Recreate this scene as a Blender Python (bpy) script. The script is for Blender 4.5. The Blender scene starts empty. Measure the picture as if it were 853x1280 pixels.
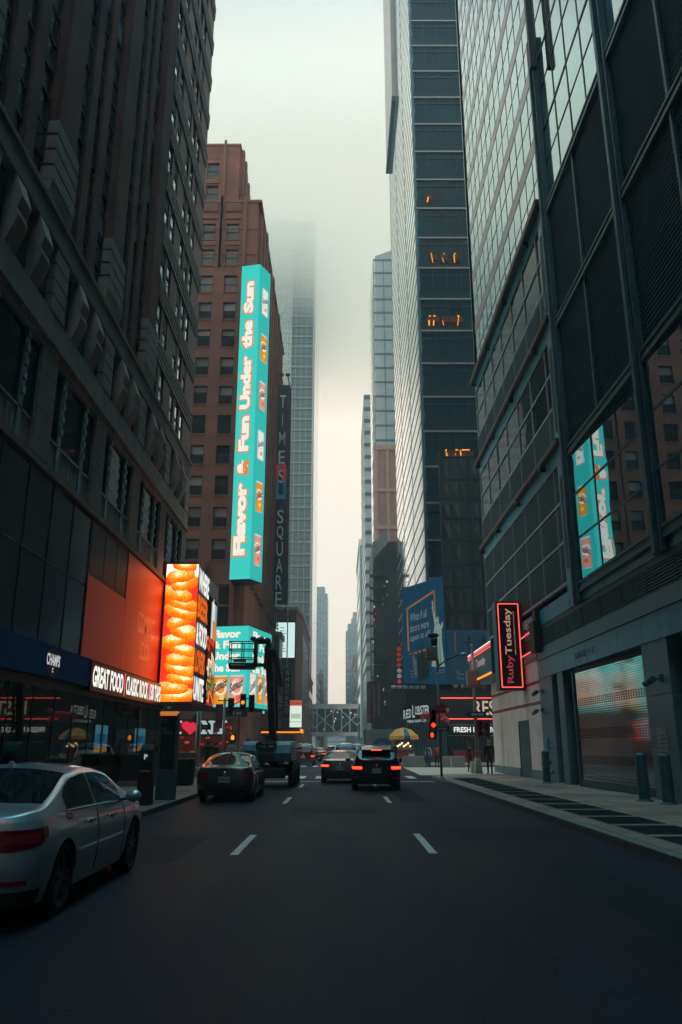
import bpy, bmesh, math, random
import numpy as np
from mathutils import Vector

SC = bpy.context.scene
COL = SC.collection
PI = math.pi
RND = random.Random(11)

# ------------------------------------------------------------------ camera, sky, sun, exposure
cd = bpy.data.cameras.new('camera')
cam = bpy.data.objects.new('camera', cd)
COL.objects.link(cam)
cam.location = (0, 0, 1.65)
cam.rotation_euler = (math.radians(90 + 16.48), 0, 0)
cd.sensor_fit = 'VERTICAL'
cd.sensor_height = 36
cd.lens = 27.76
cd.clip_start = 0.1
cd.clip_end = 6000
SC.camera = cam

SUN_EL, SUN_AZ = math.radians(48), math.radians(25)     # azimuth measured from +Y towards +X
world = bpy.data.worlds.new('World')
SC.world = world
world.use_nodes = True
wn, wl = world.node_tree.nodes, world.node_tree.links
wn.clear()
wo = wn.new('ShaderNodeOutputWorld')
bg = wn.new('ShaderNodeBackground')
bg.inputs['Strength'].default_value = 0.1
sky = wn.new('ShaderNodeTexSky')
sky.sky_type = 'NISHITA'
sky.sun_disc = False
sky.sun_elevation = SUN_EL
sky.sun_rotation = SUN_AZ
sky.dust_density = 4
# an overcast sky: cream near the horizon, grey green higher up, cool overhead
tc = wn.new('ShaderNodeTexCoord')
sp = wn.new('ShaderNodeSeparateXYZ')
ramp = wn.new('ShaderNodeValToRGB')
el = ramp.color_ramp.elements
el[0].position = 0.0
el[0].color = (0.265, 0.206, 0.166, 1)
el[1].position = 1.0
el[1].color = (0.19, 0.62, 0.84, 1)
for pos, c in ((0.35, (0.265, 0.216, 0.176, 1)), (0.55, (0.245, 0.210, 0.175, 1)), (0.74, (0.125, 0.118, 0.102, 1)), (0.86, (0.16, 0.285, 0.325, 1))):
    e = el.new(pos)
    e.color = c
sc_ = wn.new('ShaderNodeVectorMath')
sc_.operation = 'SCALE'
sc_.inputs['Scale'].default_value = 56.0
mx = wn.new('ShaderNodeMix')
mx.data_type = 'RGBA'
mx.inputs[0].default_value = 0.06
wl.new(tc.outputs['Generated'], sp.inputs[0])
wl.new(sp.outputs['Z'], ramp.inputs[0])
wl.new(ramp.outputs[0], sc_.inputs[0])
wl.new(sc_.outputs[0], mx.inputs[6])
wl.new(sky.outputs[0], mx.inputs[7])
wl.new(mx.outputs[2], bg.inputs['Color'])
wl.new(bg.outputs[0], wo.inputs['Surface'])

sd = bpy.data.lights.new('sun', 'SUN')
sd.energy = 0.5
sd.angle = math.radians(25)
sd.color = (1, 0.95, 0.88)
sun = bpy.data.objects.new('sun', sd)
COL.objects.link(sun)
sun.rotation_euler = Vector((-math.sin(SUN_AZ) * math.cos(SUN_EL), -math.cos(SUN_AZ) * math.cos(SUN_EL), -math.sin(SUN_EL))).to_track_quat('-Z', 'Y').to_euler()
sun.location = (40, 60, 150)

vs = SC.view_settings
vs.view_transform = 'Standard'
vs.look = 'None'
vs.exposure = 0.0
vs.gamma = 1.0
vs.use_curve_mapping = False
cy = SC.cycles
cy.use_denoising = True
cy.use_adaptive_sampling = False
cy.max_bounces = 10
cy.diffuse_bounces = 3
cy.glossy_bounces = 3
cy.transmission_bounces = 4
cy.transparent_max_bounces = 8
cy.volume_bounces = 7
cy.sample_clamp_indirect = 4
cy.caustics_reflective = False
cy.caustics_refractive = False

# ------------------------------------------------------------------ helpers
def srgb(*c):
    if len(c) == 1 and isinstance(c[0], str):
        h = c[0].lstrip('#')
        c = tuple(int(h[i:i + 2], 16) / 255 for i in (0, 2, 4))
    return tuple(x / 12.92 if x <= 0.04045 else ((x + 0.055) / 1.055) ** 2.4 for x in c)

def wloc(o):
    v = Vector((0, 0, 0))
    while o is not None:
        v += o.location
        o = o.parent
    return v

class MB:
    """collects faces and links them as ONE mesh object"""
    def __init__(s):
        s.v, s.f, s.m, s.s = [], [], [], []

    def add(s, vs_, fs, m=0, smooth=False):
        b = len(s.v)
        s.v.extend([tuple(p) for p in vs_])
        for f in fs:
            s.f.append(tuple(i + b for i in f))
            s.m.append(m)
            s.s.append(smooth)
        return s

    def box(s, x0, y0, z0, x1, y1, z1, m=0):
        if x0 > x1: x0, x1 = x1, x0
        if y0 > y1: y0, y1 = y1, y0
        if z0 > z1: z0, z1 = z1, z0
        v = [(x0, y0, z0), (x1, y0, z0), (x1, y1, z0), (x0, y1, z0), (x0, y0, z1), (x1, y0, z1), (x1, y1, z1), (x0, y1, z1)]
        return s.add(v, [(3, 2, 1, 0), (4, 5, 6, 7), (0, 1, 5, 4), (1, 2, 6, 5), (2, 3, 7, 6), (3, 0, 4, 7)], m)

    def quad(s, a, b, c, d, m=0):
        return s.add([a, b, c, d], [(0, 1, 2, 3)], m)

    def ext(s, pts, vec, m=0, smooth=False):
        """a planar outline pushed along vec"""
        n = len(pts)
        vec = Vector(vec)
        p0 = [Vector(p) for p in pts]
        p1 = [p + vec for p in p0]
        fs = [tuple(range(n))[::-1], tuple(range(n, 2 * n))]
        s.add(p0 + p1, fs, m)
        b = len(s.v) - 2 * n
        for i in range(n):
            j = (i + 1) % n
            s.f.append((b + i, b + j, b + n + j, b + n + i)); s.m.append(m); s.s.append(smooth)
        return s

    def cyl(s, p0, p1, r0, r1=None, n=12, m=0, cap=True, smooth=True):
        r1 = r0 if r1 is None else r1
        p0, p1 = Vector(p0), Vector(p1)
        d = (p1 - p0)
        if d.length < 1e-6: return s
        d.normalize()
        a = d.orthogonal().normalized()
        b = d.cross(a)
        vs_ = []
        for p, r in ((p0, r0), (p1, r1)):
            for i in range(n):
                t = 2 * PI * i / n
                vs_.append(p + a * (r * math.cos(t)) + b * (r * math.sin(t)))
        s.add(vs_, [(i, (i + 1) % n, n + (i + 1) % n, n + i) for i in range(n)], m, smooth)
        if cap:
            k = len(s.v) - 2 * n
            s.f.append(tuple(k + i for i in range(n))[::-1]); s.m.append(m); s.s.append(False)
            s.f.append(tuple(k + n + i for i in range(n))); s.m.append(m); s.s.append(False)
        return s

    def bar(s, p0, p1, w, h=None, m=0, up=(0, 0, 1)):
        """a square bar from p0 to p1"""
        h = w if h is None else h
        p0, p1, up = Vector(p0), Vector(p1), Vector(up)
        d = (p1 - p0).normalized()
        if abs(d.dot(up)) > 0.98: up = Vector((0, 1, 0))
        a = d.cross(up).normalized() * (w / 2)
        b = a.cross(d).normalized() * (h / 2)
        v = [p + i * a + j * b for p in (p0, p1) for i, j in ((-1, -1), (1, -1), (1, 1), (-1, 1))]
        return s.add(v, [(3, 2, 1, 0), (4, 5, 6, 7), (0, 1, 5, 4), (1, 2, 6, 5), (2, 3, 7, 6), (3, 0, 4, 7)], m)

    def tube(s, pts, r, n=8, m=0):
        for a, b in zip(pts, pts[1:]):
            s.cyl(a, b, r, n=n, m=m)
        return s

    def lathe(s, prof, c, n=20, m=0, axis='z', smooth=True):
        vs_ = []
        for r, h in prof:
            for i in range(n):
                t = 2 * PI * i / n
                q = (r * math.cos(t), r * math.sin(t), h)
                if axis == 'x': q = (h, q[0], q[1])
                if axis == 'y': q = (q[0], h, q[1])
                vs_.append((c[0] + q[0], c[1] + q[1], c[2] + q[2]))
        k = len(prof)
        fs = [(j * n + i, j * n + (i + 1) % n, (j + 1) * n + (i + 1) % n, (j + 1) * n + i) for j in range(k - 1) for i in range(n)]
        return s.add(vs_, fs, m, smooth)

    def ball(s, c, rx, ry=None, rz=None, n=12, m=0):
        ry = rx if ry is None else ry
        rz = rx if rz is None else rz
        vs_, k = [], n // 2 + 1
        for j in range(k):
            ph = -PI / 2 + PI * j / (k - 1)
            for i in range(n):
                t = 2 * PI * i / n
                vs_.append((c[0] + rx * math.cos(ph) * math.cos(t), c[1] + ry * math.cos(ph) * math.sin(t), c[2] + rz * math.sin(ph)))
        fs = [(j * n + i, j * n + (i + 1) % n, (j + 1) * n + (i + 1) % n, (j + 1) * n + i) for j in range(k - 1) for i in range(n)]
        return s.add(vs_, fs, m, True)

    def text(s, body, o, U, V, w, h, m=0, depth=0.0, bold=0.0, shear=0.0):
        """lettering fitted into the box w x h at origin o, along unit vectors U and V"""
        pts, fs = text_mesh(body, bold, shear, depth > 0)
        o, U, V = Vector(o), Vector(U).normalized(), Vector(V).normalized()
        N = U.cross(V)
        return s.add([o + U * (p[0] * w) + V * (p[1] * h) + N * ((p[2]) * depth) for p in pts], fs, m)

    def build(s, name, mats, parent=None, bevel=0.0, stuff=False, merge=False):
        me = bpy.data.meshes.new(name)
        off = wloc(parent) if parent is not None else Vector((0, 0, 0))
        me.from_pydata([(p[0] - off.x, p[1] - off.y, p[2] - off.z) for p in s.v], [], s.f)
        if not isinstance(mats, (list, tuple)): mats = [mats]
        for mm in mats: me.materials.append(mm)
        me.polygons.foreach_set('material_index', s.m)
        me.polygons.foreach_set('use_smooth', s.s)
        if merge:
            b = bmesh.new(); b.from_mesh(me)
            bmesh.ops.remove_doubles(b, verts=b.verts, dist=1e-4)
            bmesh.ops.recalc_face_normals(b, faces=b.faces)
            b.to_mesh(me); b.free()
        me.update()
        o = bpy.data.objects.new(name, me)
        COL.objects.link(o)
        if parent is not None: o.parent = parent
        if bevel:
            md = o.modifiers.new('bevel', 'BEVEL')
            md.width = bevel; md.segments = 2; md.limit_method = 'ANGLE'
            md.angle_limit = math.radians(40); md.harden_normals = False
        if stuff: o['kind'] = 'stuff'
        return o

_tc = {}
def text_mesh(body, bold, shear, solid):
    key = (body, bold, shear, solid)
    if key in _tc: return _tc[key]
    cu = bpy.data.curves.new('lettering', 'FONT')
    cu.body = body; cu.offset = bold; cu.shear = shear
    cu.resolution_u = 3
    if solid: cu.extrude = 0.5
    ob = bpy.data.objects.new('lettering', cu)
    COL.objects.link(ob)
    dg = bpy.context.evaluated_depsgraph_get()
    me = bpy.data.meshes.new_from_object(ob.evaluated_get(dg))
    vs_ = [tuple(v.co) for v in me.vertices]
    fs = [tuple(p.vertices) for p in me.polygons]
    bpy.data.objects.remove(ob); bpy.data.curves.remove(cu); bpy.data.meshes.remove(me)
    xs = [p[0] for p in vs_]; ys = [p[1] for p in vs_]
    x0, x1, y0, y1 = min(xs), max(xs), min(ys), max(ys)
    pts = [((p[0] - x0) / (x1 - x0), (p[1] - y0) / (y1 - y0), p[2] + 0.5 if solid else 0.0) for p in vs_]
    _tc[key] = (pts, fs)
    return _tc[key]

def thing(name, label, cat, loc=(0, 0, 0), group=None, kind=None):
    o = bpy.data.objects.new(name, None)
    o.empty_display_size = 0.2
    COL.objects.link(o)
    o.location = loc
    return tag(o, label, cat, group, kind)

def tag(o, label=None, cat=None, group=None, kind=None):
    if label: o['label'] = label
    if cat: o['category'] = cat
    if group: o['group'] = group
    if kind: o['kind'] = kind
    return o

def kids(o):
    return [c for c in bpy.data.objects if c.parent is o]

def copy_tree(o, parent=None):
    c = o.copy()
    COL.objects.link(c)
    if parent is not None: c.parent = parent
    for ch in kids(o): copy_tree(ch, c)
    return c

def screen_size(p):
    """how large a metre shows at p; 0 outside the frame: picks the parts that show largest"""
    d = p[1] * 0.9589 + (p[2] - 1.65) * 0.2837
    if d < 1: return 0.0
    x = p[0] / d; y = (-p[1] * 0.2837 + (p[2] - 1.65) * 0.9589) / d
    if abs(x) > 0.47 or abs(y) > 0.7: return 0.001 / d
    return 1.0 / d

# ------------------------------------------------------------------ materials
def nodes(name):
    m = bpy.data.materials.new(name)
    m.use_nodes = True
    nt = m.node_tree
    b = nt.nodes['Principled BSDF']
    return m, nt, nt.nodes, nt.links, b

def mat(name, color, rough=0.6, metal=0.0, var=0.18, scale=2.5, bump=0.0, bscale=40, coat=0.0, spec=0.5, rvar=0.1, rand=0.0):
    m, nt, N, L, b = nodes(name)
    t = N.new('ShaderNodeTexCoord')
    n1 = N.new('ShaderNodeTexNoise'); n1.inputs['Scale'].default_value = scale; n1.inputs['Detail'].default_value = 5; n1.inputs['Roughness'].default_value = 0.65
    L.new(t.outputs['Object'], n1.inputs['Vector'])
    mr = N.new('ShaderNodeMapRange'); mr.inputs['From Min'].default_value = 0.25; mr.inputs['From Max'].default_value = 0.75
    mr.inputs['To Min'].default_value = 1 - var; mr.inputs['To Max'].default_value = 1 + var
    L.new(n1.outputs['Fac'], mr.inputs['Value'])
    mul = N.new('ShaderNodeVectorMath'); mul.operation = 'SCALE'; mul.inputs[0].default_value = color[:3]
    val = mr.outputs[0]
    if rand:
        oi = N.new('ShaderNodeObjectInfo')
        r2 = N.new('ShaderNodeMapRange'); r2.inputs['To Min'].default_value = 1 - rand; r2.inputs['To Max'].default_value = 1 + rand
        L.new(oi.outputs['Random'], r2.inputs['Value'])
        mm = N.new('ShaderNodeMath'); mm.operation = 'MULTIPLY'
        L.new(val, mm.inputs[0]); L.new(r2.outputs[0], mm.inputs[1]); val = mm.outputs[0]
    L.new(val, mul.inputs['Scale'])
    L.new(mul.outputs[0], b.inputs['Base Color'])
    b.inputs['Metallic'].default_value = metal
    b.inputs['Specular IOR Level'].default_value = spec
    b.inputs['Coat Weight'].default_value = coat
    b.inputs['Coat Roughness'].default_value = 0.04
    rr = N.new('ShaderNodeMapRange'); rr.inputs['To Min'].default_value = max(0.01, rough - rvar); rr.inputs['To Max'].default_value = min(1, rough + rvar)
    L.new(n1.outputs['Fac'], rr.inputs['Value']); L.new(rr.outputs[0], b.inputs['Roughness'])
    if bump:
        n2 = N.new('ShaderNodeTexNoise'); n2.inputs['Scale'].default_value = bscale; n2.inputs['Detail'].default_value = 3
        L.new(t.outputs['Object'], n2.inputs['Vector'])
        bp = N.new('ShaderNodeBump'); bp.inputs['Strength'].default_value = bump; bp.inputs['Distance'].default_value = 0.02
        L.new(n2.outputs['Fac'], bp.inputs['Height']); L.new(bp.outputs[0], b.inputs['Normal'])
    return m

def wall_coords(N, L):
    """object coordinates as (along the wall, height, 0) for upright walls along x or y"""
    t = N.new('ShaderNodeTexCoord'); s = N.new('ShaderNodeSeparateXYZ'); c = N.new('ShaderNodeCombineXYZ')
    a = N.new('ShaderNodeMath'); a.operation = 'ADD'
    L.new(t.outputs['Object'], s.inputs[0]); L.new(s.outputs['X'], a.inputs[0]); L.new(s.outputs['Y'], a.inputs[1])
    L.new(a.outputs[0], c.inputs['X']); L.new(s.outputs['Z'], c.inputs['Y'])
    return t, c.outputs[0]

def masonry(name, c1, c2, mortar, bw, bh, joint, rough=0.85, stain=0.25, offset=0.5, flat=False, bump=0.4):
    m, nt, N, L, b = nodes(name)
    t, vec = wall_coords(N, L)
    br = N.new('ShaderNodeTexBrick'); br.offset = offset
    br.inputs['Scale'].default_value = 1; br.inputs['Brick Width'].default_value = bw; br.inputs['Row Height'].default_value = bh
    br.inputs['Mortar Size'].default_value = joint; br.inputs['Color1'].default_value = (*c1, 1); br.inputs['Color2'].default_value = (*c2, 1); br.inputs['Mortar'].default_value = (*mortar, 1)
    L.new(t.outputs['Object'] if flat else vec, br.inputs['Vector'])
    n1 = N.new('ShaderNodeTexNoise'); n1.inputs['Scale'].default_value = 0.45; n1.inputs['Detail'].default_value = 6
    L.new(t.outputs['Object'], n1.inputs['Vector'])
    mr = N.new('ShaderNodeMapRange'); mr.inputs['From Min'].default_value = 0.3; mr.inputs['From Max'].default_value = 0.7; mr.inputs['To Min'].default_value = 1 - stain; mr.inputs['To Max'].default_value = 1 + stain
    L.new(n1.outputs['Fac'], mr.inputs['Value'])
    mul = N.new('ShaderNodeVectorMath'); mul.operation = 'SCALE'
    L.new(br.outputs['Color'], mul.inputs[0]); L.new(mr.outputs[0], mul.inputs['Scale']); L.new(mul.outputs[0], b.inputs['Base Color'])
    b.inputs['Roughness'].default_value = rough
    bp = N.new('ShaderNodeBump'); bp.inputs['Strength'].default_value = bump; bp.inputs['Distance'].default_value = 0.01; bp.invert = True
    L.new(br.outputs['Fac'], bp.inputs['Height']); L.new(bp.outputs[0], b.inputs['Normal'])
    return m

def glossy_glass(name, color, rough=0.04, metal=0.0, spec=0.7, rand=0.3, wav=0.004):
    """window glass seen from outside: dark behind, mirror-like, slightly uneven"""
    m, nt, N, L, b = nodes(name)
    oi = N.new('ShaderNodeObjectInfo')
    t = N.new('ShaderNodeTexCoord')
    r2 = N.new('ShaderNodeMapRange'); r2.inputs['To Min'].default_value = 1 - rand; r2.inputs['To Max'].default_value = 1 + rand
    L.new(oi.outputs['Random'], r2.inputs['Value'])
    mul = N.new('ShaderNodeVectorMath'); mul.operation = 'SCALE'; mul.inputs[0].default_value = color
    L.new(r2.outputs[0], mul.inputs['Scale']); L.new(mul.outputs[0], b.inputs['Base Color'])
    b.inputs['Roughness'].default_value = rough; b.inputs['Metallic'].default_value = metal; b.inputs['Specular IOR Level'].default_value = spec
    n = N.new('ShaderNodeTexNoise'); n.inputs['Scale'].default_value = 0.7; n.inputs['Detail'].default_value = 1
    L.new(t.outputs['Object'], n.inputs['Vector'])
    bp = N.new('ShaderNodeBump'); bp.inputs['Strength'].default_value = 1; bp.inputs['Distance'].default_value = wav
    L.new(n.outputs['Fac'], bp.inputs['Height']); L.new(bp.outputs[0], b.inputs['Normal'])
    return m

def emit(name, color, strength=1.0, light=False):
    m = bpy.data.materials.new(name); m.use_nodes = True
    N, L = m.node_tree.nodes, m.node_tree.links
    N.clear()
    o = N.new('ShaderNodeOutputMaterial'); e = N.new('ShaderNodeEmission')
    e.inputs['Color'].default_value = (*color[:3], 1); e.inputs['Strength'].default_value = strength
    L.new(e.outputs[0], o.inputs['Surface'])
    m.cycles.emission_sampling = 'FRONT_BACK' if light else 'NONE'
    return m

def led(name, strength=1.0, light=True):
    """a screen of small lamps, one colour per lamp"""
    m = bpy.data.materials.new(name); m.use_nodes = True
    N, L = m.node_tree.nodes, m.node_tree.links
    N.clear()
    o = N.new('ShaderNodeOutputMaterial'); e = N.new('ShaderNodeEmission'); a = N.new('ShaderNodeAttribute')
    a.attribute_name = 'lamp'
    e.inputs['Strength'].default_value = strength
    L.new(a.outputs['Color'], e.inputs['Color']); L.new(e.outputs[0], o.inputs['Surface'])
    m.cycles.emission_sampling = 'FRONT' if light else 'NONE'
    return m

def raster(name, img, o, U, V, w, h, material, parent):
    """a flat panel with one small face per picture element; img rows run from the bottom up, linear colour"""
    nh, nw = img.shape[:2]
    o, U, V = Vector(o), Vector(U).normalized(), Vector(V).normalized()
    off = wloc(parent) if parent is not None else Vector((0, 0, 0))
    vs_ = [tuple(o - off + U * (w * i / nw) + V * (h * j / nh)) for j in range(nh + 1) for i in range(nw + 1)]
    fs = [(j * (nw + 1) + i, j * (nw + 1) + i + 1, (j + 1) * (nw + 1) + i + 1, (j + 1) * (nw + 1) + i) for j in range(nh) for i in range(nw)]
    me = bpy.data.meshes.new(name)
    me.from_pydata(vs_, [], fs)
    at = me.color_attributes.new('lamp', 'FLOAT_COLOR', 'CORNER')
    c = np.ones((nh * nw, 4, 4), dtype=np.float32)
    c[:, :, :3] = img.reshape(-1, 1, 3)
    at.data.foreach_set('color', c.ravel())
    me.materials.append(material)
    ob = bpy.data.objects.new(name, me)
    COL.objects.link(ob)
    if parent is not None: ob.parent = parent
    return ob

M = {}
M['brick_dark'] = masonry('dark red brick', (.36, .125, .09), (.26, .09, .068), (.20, .12, .095), .21, .07, .010, stain=.3)
M['brick_red'] = masonry('red brick', (.36, .13, .075), (.25, .09, .058), (.26, .15, .11), .21, .07, .008, stain=.22)
M['limestone'] = masonry('grey limestone', (.36, .285, .24), (.30, .24, .205), (.15, .12, .10), 1.3, .62, .008, stain=.3, bump=.25)
M['stone_trim'] = mat('stone trim', (.44, .345, .295), .8, var=.3, scale=1.2, bump=.25, bscale=25)
M['stone_red'] = mat('terracotta trim', (.26, .125, .085), .8, var=.25, scale=1.5, bump=.25, bscale=25)
M['panel_black'] = mat('black painted panel', (.018, .022, .025), .45, var=.35)
M['frame_dark'] = mat('dark window frame', (.03, .035, .038), .45, metal=.3, var=.25)
M['frame_grey'] = mat('grey aluminium frame', (.42, .47, .49), .4, metal=.3, var=.2)
M['steel'] = mat('brushed steel', (.40, .41, .42), .34, metal=.9, var=.15)
M['steel_dark'] = mat('dark steel', (.075, .15, .175), .45, metal=.3, var=.3, spec=.3)
M['pole'] = mat('galvanised pole', (.30, .29, .28), .5, metal=.5, var=.25)
M['glass_dark'] = glossy_glass('dark window glass', (.012, .022, .026), .03, spec=.75)
M['glass_teal'] = glossy_glass('teal window glass', (.018, .05, .06), .04, spec=.9)
M['glass_mirror'] = glossy_glass('mirrored curtain glass', (.33, .47, .48), .05, metal=1.0, rand=.06, wav=.006)
M['glass_window'] = glossy_glass('large mirrored window', (.29, .41, .47), .012, metal=1.0, rand=.04, wav=.002)
M['glass_front'] = glossy_glass('dark front glass', (.010, .034, .042), .05, spec=.10)
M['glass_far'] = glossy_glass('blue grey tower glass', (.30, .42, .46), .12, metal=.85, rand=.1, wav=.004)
M['blind'] = mat('window blind', (.30, .31, .31), .8, var=.15, rand=.4)
M['white_panel'] = mat('white painted panel', (.86, .87, .86), .45, var=.14, scale=1.1)
M['teal_panel'] = mat('teal stone panel', (.06, .36, .46), .3, var=.2, scale=.8)
M['grey_panel'] = mat('grey metal panel', (.15, .275, .315), .4, metal=.2, var=.22, scale=.9)
M['pink_panel'] = mat('pinkish metal spandrel', (.36, .33, .33), .35, metal=.4, var=.15, scale=.8)
M['brown_trim'] = mat('brown metal ledge', (.15, .095, .085), .5, metal=.3, var=.25)
M['red_stripe'] = mat('dark red stripe', (.28, .03, .04), .4)
M['glass_bright'] = glossy_glass('bright mirrored bands', (.80, .82, .79), .05, metal=1.0, rand=.05, wav=0)
M['bridge_steel'] = mat('pale bridge steel', (.80, .82, .82), .5)
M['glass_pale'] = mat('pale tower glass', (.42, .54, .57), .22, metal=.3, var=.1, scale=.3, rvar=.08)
M['black'] = mat('black', (.012, .013, .014), .5, var=.3)
M['rubber'] = mat('rubber', (.015, .015, .016), .8, var=.3)
M['lamp_white'] = emit('white sign light', (1, .97, .9), 1.1)
M['neon'] = emit('red neon', srgb('#ff5a50'), 1.6, True)
M['amber'] = emit('amber lamp', srgb('#ff8a20'), 1.8, True)
M['warm'] = emit('warm room light', srgb('#ff9c30'), 1.5)
M['warm_dim'] = emit('dim warm room light', srgb('#ff9c50'), .35)
M['red_light'] = emit('red lamp', srgb('#ff3a1e'), 2.2, True)
M['tail_on'] = emit('lit tail light', srgb('#ff4a28'), 2.6, True)
M['tail_core'] = emit('lit tail light core', srgb('#ffb070'), 2.4)
M['concrete'] = mat('concrete', (.26, .25, .235), .85, var=.25, scale=1.5, bump=.3, bscale=18)
M['paint_white'] = mat('worn road paint', (.72, .63, .55), .7, var=.45, scale=9)
M['letter_white'] = mat('white letter', (.72, .72, .68), .5, var=.08)
# ------------------------------------------------------------------ ground
def asphalt():
    m, nt, N, L, b = nodes('asphalt')
    t = N.new('ShaderNodeTexCoord')
    big = N.new('ShaderNodeTexNoise'); big.inputs['Scale'].default_value = 0.35; big.inputs['Detail'].default_value = 7; big.inputs['Roughness'].default_value = .6
    mp = N.new('ShaderNodeMapping'); mp.inputs['Scale'].default_value = (1.6, .35, 1)
    L.new(t.outputs['Object'], mp.inputs[0]); L.new(mp.outputs[0], big.inputs['Vector'])
    fine = N.new('ShaderNodeTexNoise'); fine.inputs['Scale'].default_value = 55; fine.inputs['Detail'].default_value = 3
    L.new(t.outputs['Object'], fine.inputs['Vector'])
    vor = N.new('ShaderNodeTexVoronoi'); vor.feature = 'DISTANCE_TO_EDGE'; vor.inputs['Scale'].default_value = .42
    wob = N.new('ShaderNodeTexNoise'); wob.inputs['Scale'].default_value = 1.3
    L.new(t.outputs['Object'], wob.inputs['Vector'])
    va = N.new('ShaderNodeVectorMath'); va.operation = 'ADD'
    L.new(t.outputs['Object'], va.inputs[0]); L.new(wob.outputs['Color'], va.inputs[1]); L.new(va.outputs[0], vor.inputs['Vector'])
    crack = N.new('ShaderNodeMapRange'); crack.inputs['From Max'].default_value = .012; crack.inputs['To Min'].default_value = .55; crack.inputs['To Max'].default_value = 1
    L.new(vor.outputs['Distance'], crack.inputs['Value'])
    r1 = N.new('ShaderNodeMapRange'); r1.inputs['From Min'].default_value = .3; r1.inputs['From Max'].default_value = .7; r1.inputs['To Min'].default_value = .55; r1.inputs['To Max'].default_value = 1.5
    L.new(big.outputs['Fac'], r1.inputs['Value'])
    r2 = N.new('ShaderNodeMapRange'); r2.inputs['From Min'].default_value = .3; r2.inputs['From Max'].default_value = .7; r2.inputs['To Min'].default_value = .35; r2.inputs['To Max'].default_value = 1.8
    L.new(fine.outputs['Fac'], r2.inputs['Value'])
    a = N.new('ShaderNodeMath'); a.operation = 'MULTIPLY'; L.new(r1.outputs[0], a.inputs[0]); L.new(r2.outputs[0], a.inputs[1])
    c = N.new('ShaderNodeMath'); c.operation = 'MULTIPLY'; L.new(a.outputs[0], c.inputs[0]); L.new(crack.outputs[0], c.inputs[1])
    mul = N.new('ShaderNodeVectorMath'); mul.operation = 'SCALE'; mul.inputs[0].default_value = (.0135, 0.0145, .023)
    L.new(c.outputs[0], mul.inputs['Scale']); L.new(mul.outputs[0], b.inputs['Base Color'])
    rr = N.new('ShaderNodeMapRange'); rr.inputs['To Min'].default_value = .48; rr.inputs['To Max'].default_value = .85
    L.new(big.outputs['Fac'], rr.inputs['Value']); L.new(rr.outputs[0], b.inputs['Roughness'])
    b.inputs['Specular IOR Level'].default_value = .2
    bp = N.new('ShaderNodeBump'); bp.inputs['Strength'].default_value = .5; bp.inputs['Distance'].default_value = .012
    L.new(fine.outputs['Fac'], bp.inputs['Height']); L.new(bp.outputs[0], b.inputs['Normal'])
    return m
M['asphalt'] = asphalt()
M['pavement'] = masonry('pavement slabs', (.40, .245, .18), (.30, .185, .14), (.06, .042, .035), .76, .76, .012, stain=.4, offset=0, flat=True, bump=.3)
M['plaza'] = mat('tan plaza surface', (.60, .44, .33), .85, var=.15, scale=1.0)
M['kerb'] = mat('granite kerb', (.20, .19, .18), .6, var=.3, scale=6, bump=.2)

def structure(o):
    o['kind'] = 'structure'
    return o

g = MB(); g.quad((-240, -110, 0), (240, -110, 0), (240, 780, 0), (-240, 780, 0))
structure(g.build('road', M['asphalt']))

def rounded(x0, y0, x1, y1, corners, r=3.0, n=7):
    """outline of a block; corners lists which of sw, se, ne, nw are rounded"""
    out = []
    for key, cx, cy_, sx, sy, a0 in (('sw', x0, y0, 1, 1, PI), ('se', x1, y0, -1, 1, 1.5 * PI), ('ne', x1, y1, -1, -1, 0), ('nw', x0, y1, 1, -1, .5 * PI)):
        if key in corners:
            for i in range(n):
                a = a0 + (PI / 2) * i / (n - 1)
                out.append((cx + sx * r + r * math.cos(a), cy_ + sy * r + r * math.sin(a)))
        else: out.append((cx, cy_))
    return out

def pavement(x0, y0, x1, y1, corners):
    outline = rounded(x0, y0, x1, y1, corners)
    inner = rounded(x0 + .18, y0 + .18, x1 - .18, y1 - .18, corners, 2.82)
    k = MB(); k.ext([(x, y, -.05) for x, y in outline], (0, 0, .195))
    structure(k.build('kerb', M['kerb'], bevel=.02))
    p = MB(); p.ext([(x, y, -.03) for x, y in inner], (0, 0, .18))
    structure(p.build('sidewalk', M['pavement']))
pavement(-60, -80, -4.75, 46.5, ('ne',))
pavement(4.75, -80, 60, 46.5, ('nw',))
pavement(-60, 70, -5.2, 700, ('se',))
pavement(4.9, 66.5, 60, 700, ('sw',))
p = MB(); p.quad((4.6, 48.2, .004), (40, 48.2, .004), (40, 66.3, .004), (4.9, 66.3, .004))
structure(p.build('plaza', M['plaza']))

# utility cuts filled with darker or paler asphalt
pm = [mat('fresh asphalt patch', (.006, .015, .020), .7, spec=.2, var=.3, scale=4, bump=.4, bscale=60), mat('old asphalt patch', (.012, .025, .032), .85, spec=.2, var=.35, scale=3, bump=.4, bscale=60)]
for x0, y0, x1, y1, k in ((-3.9, 12.6, -2.5, 16.2, 0), (2.2, 15.5, 4.2, 17.6, 0), (-1.3, 21.5, .9, 23.4, 0), (1.9, 26, 2.7, 37, 1), (-2.6, 27.5, -1.9, 33.0, 0), (2.9, 6.4, 3.6, 12.5, 0)):
    t = MB(); t.box(x0, y0, .0012, x1, y1, .0026)
    structure(t.build('asphalt_patch', pm[k]))
mk = MB()
for x, ys in ((-1.68, (2.2, 13.4, 24.9, 34.2)), (1.47, (2.2, 13.6, 25.2, 34.2))):
    for y in ys: mk.box(x - .065, y, .003, x + .065, y + 2.9, .008)
mk.box(-4.4, 39.6, .003, 4.5, 39.95, .008)
for x in (-1.68, 1.47):
    for y in (88, 100, 112, 124): mk.box(x - .065, y, .003, x + .065, y + 2.9, .008)
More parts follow.
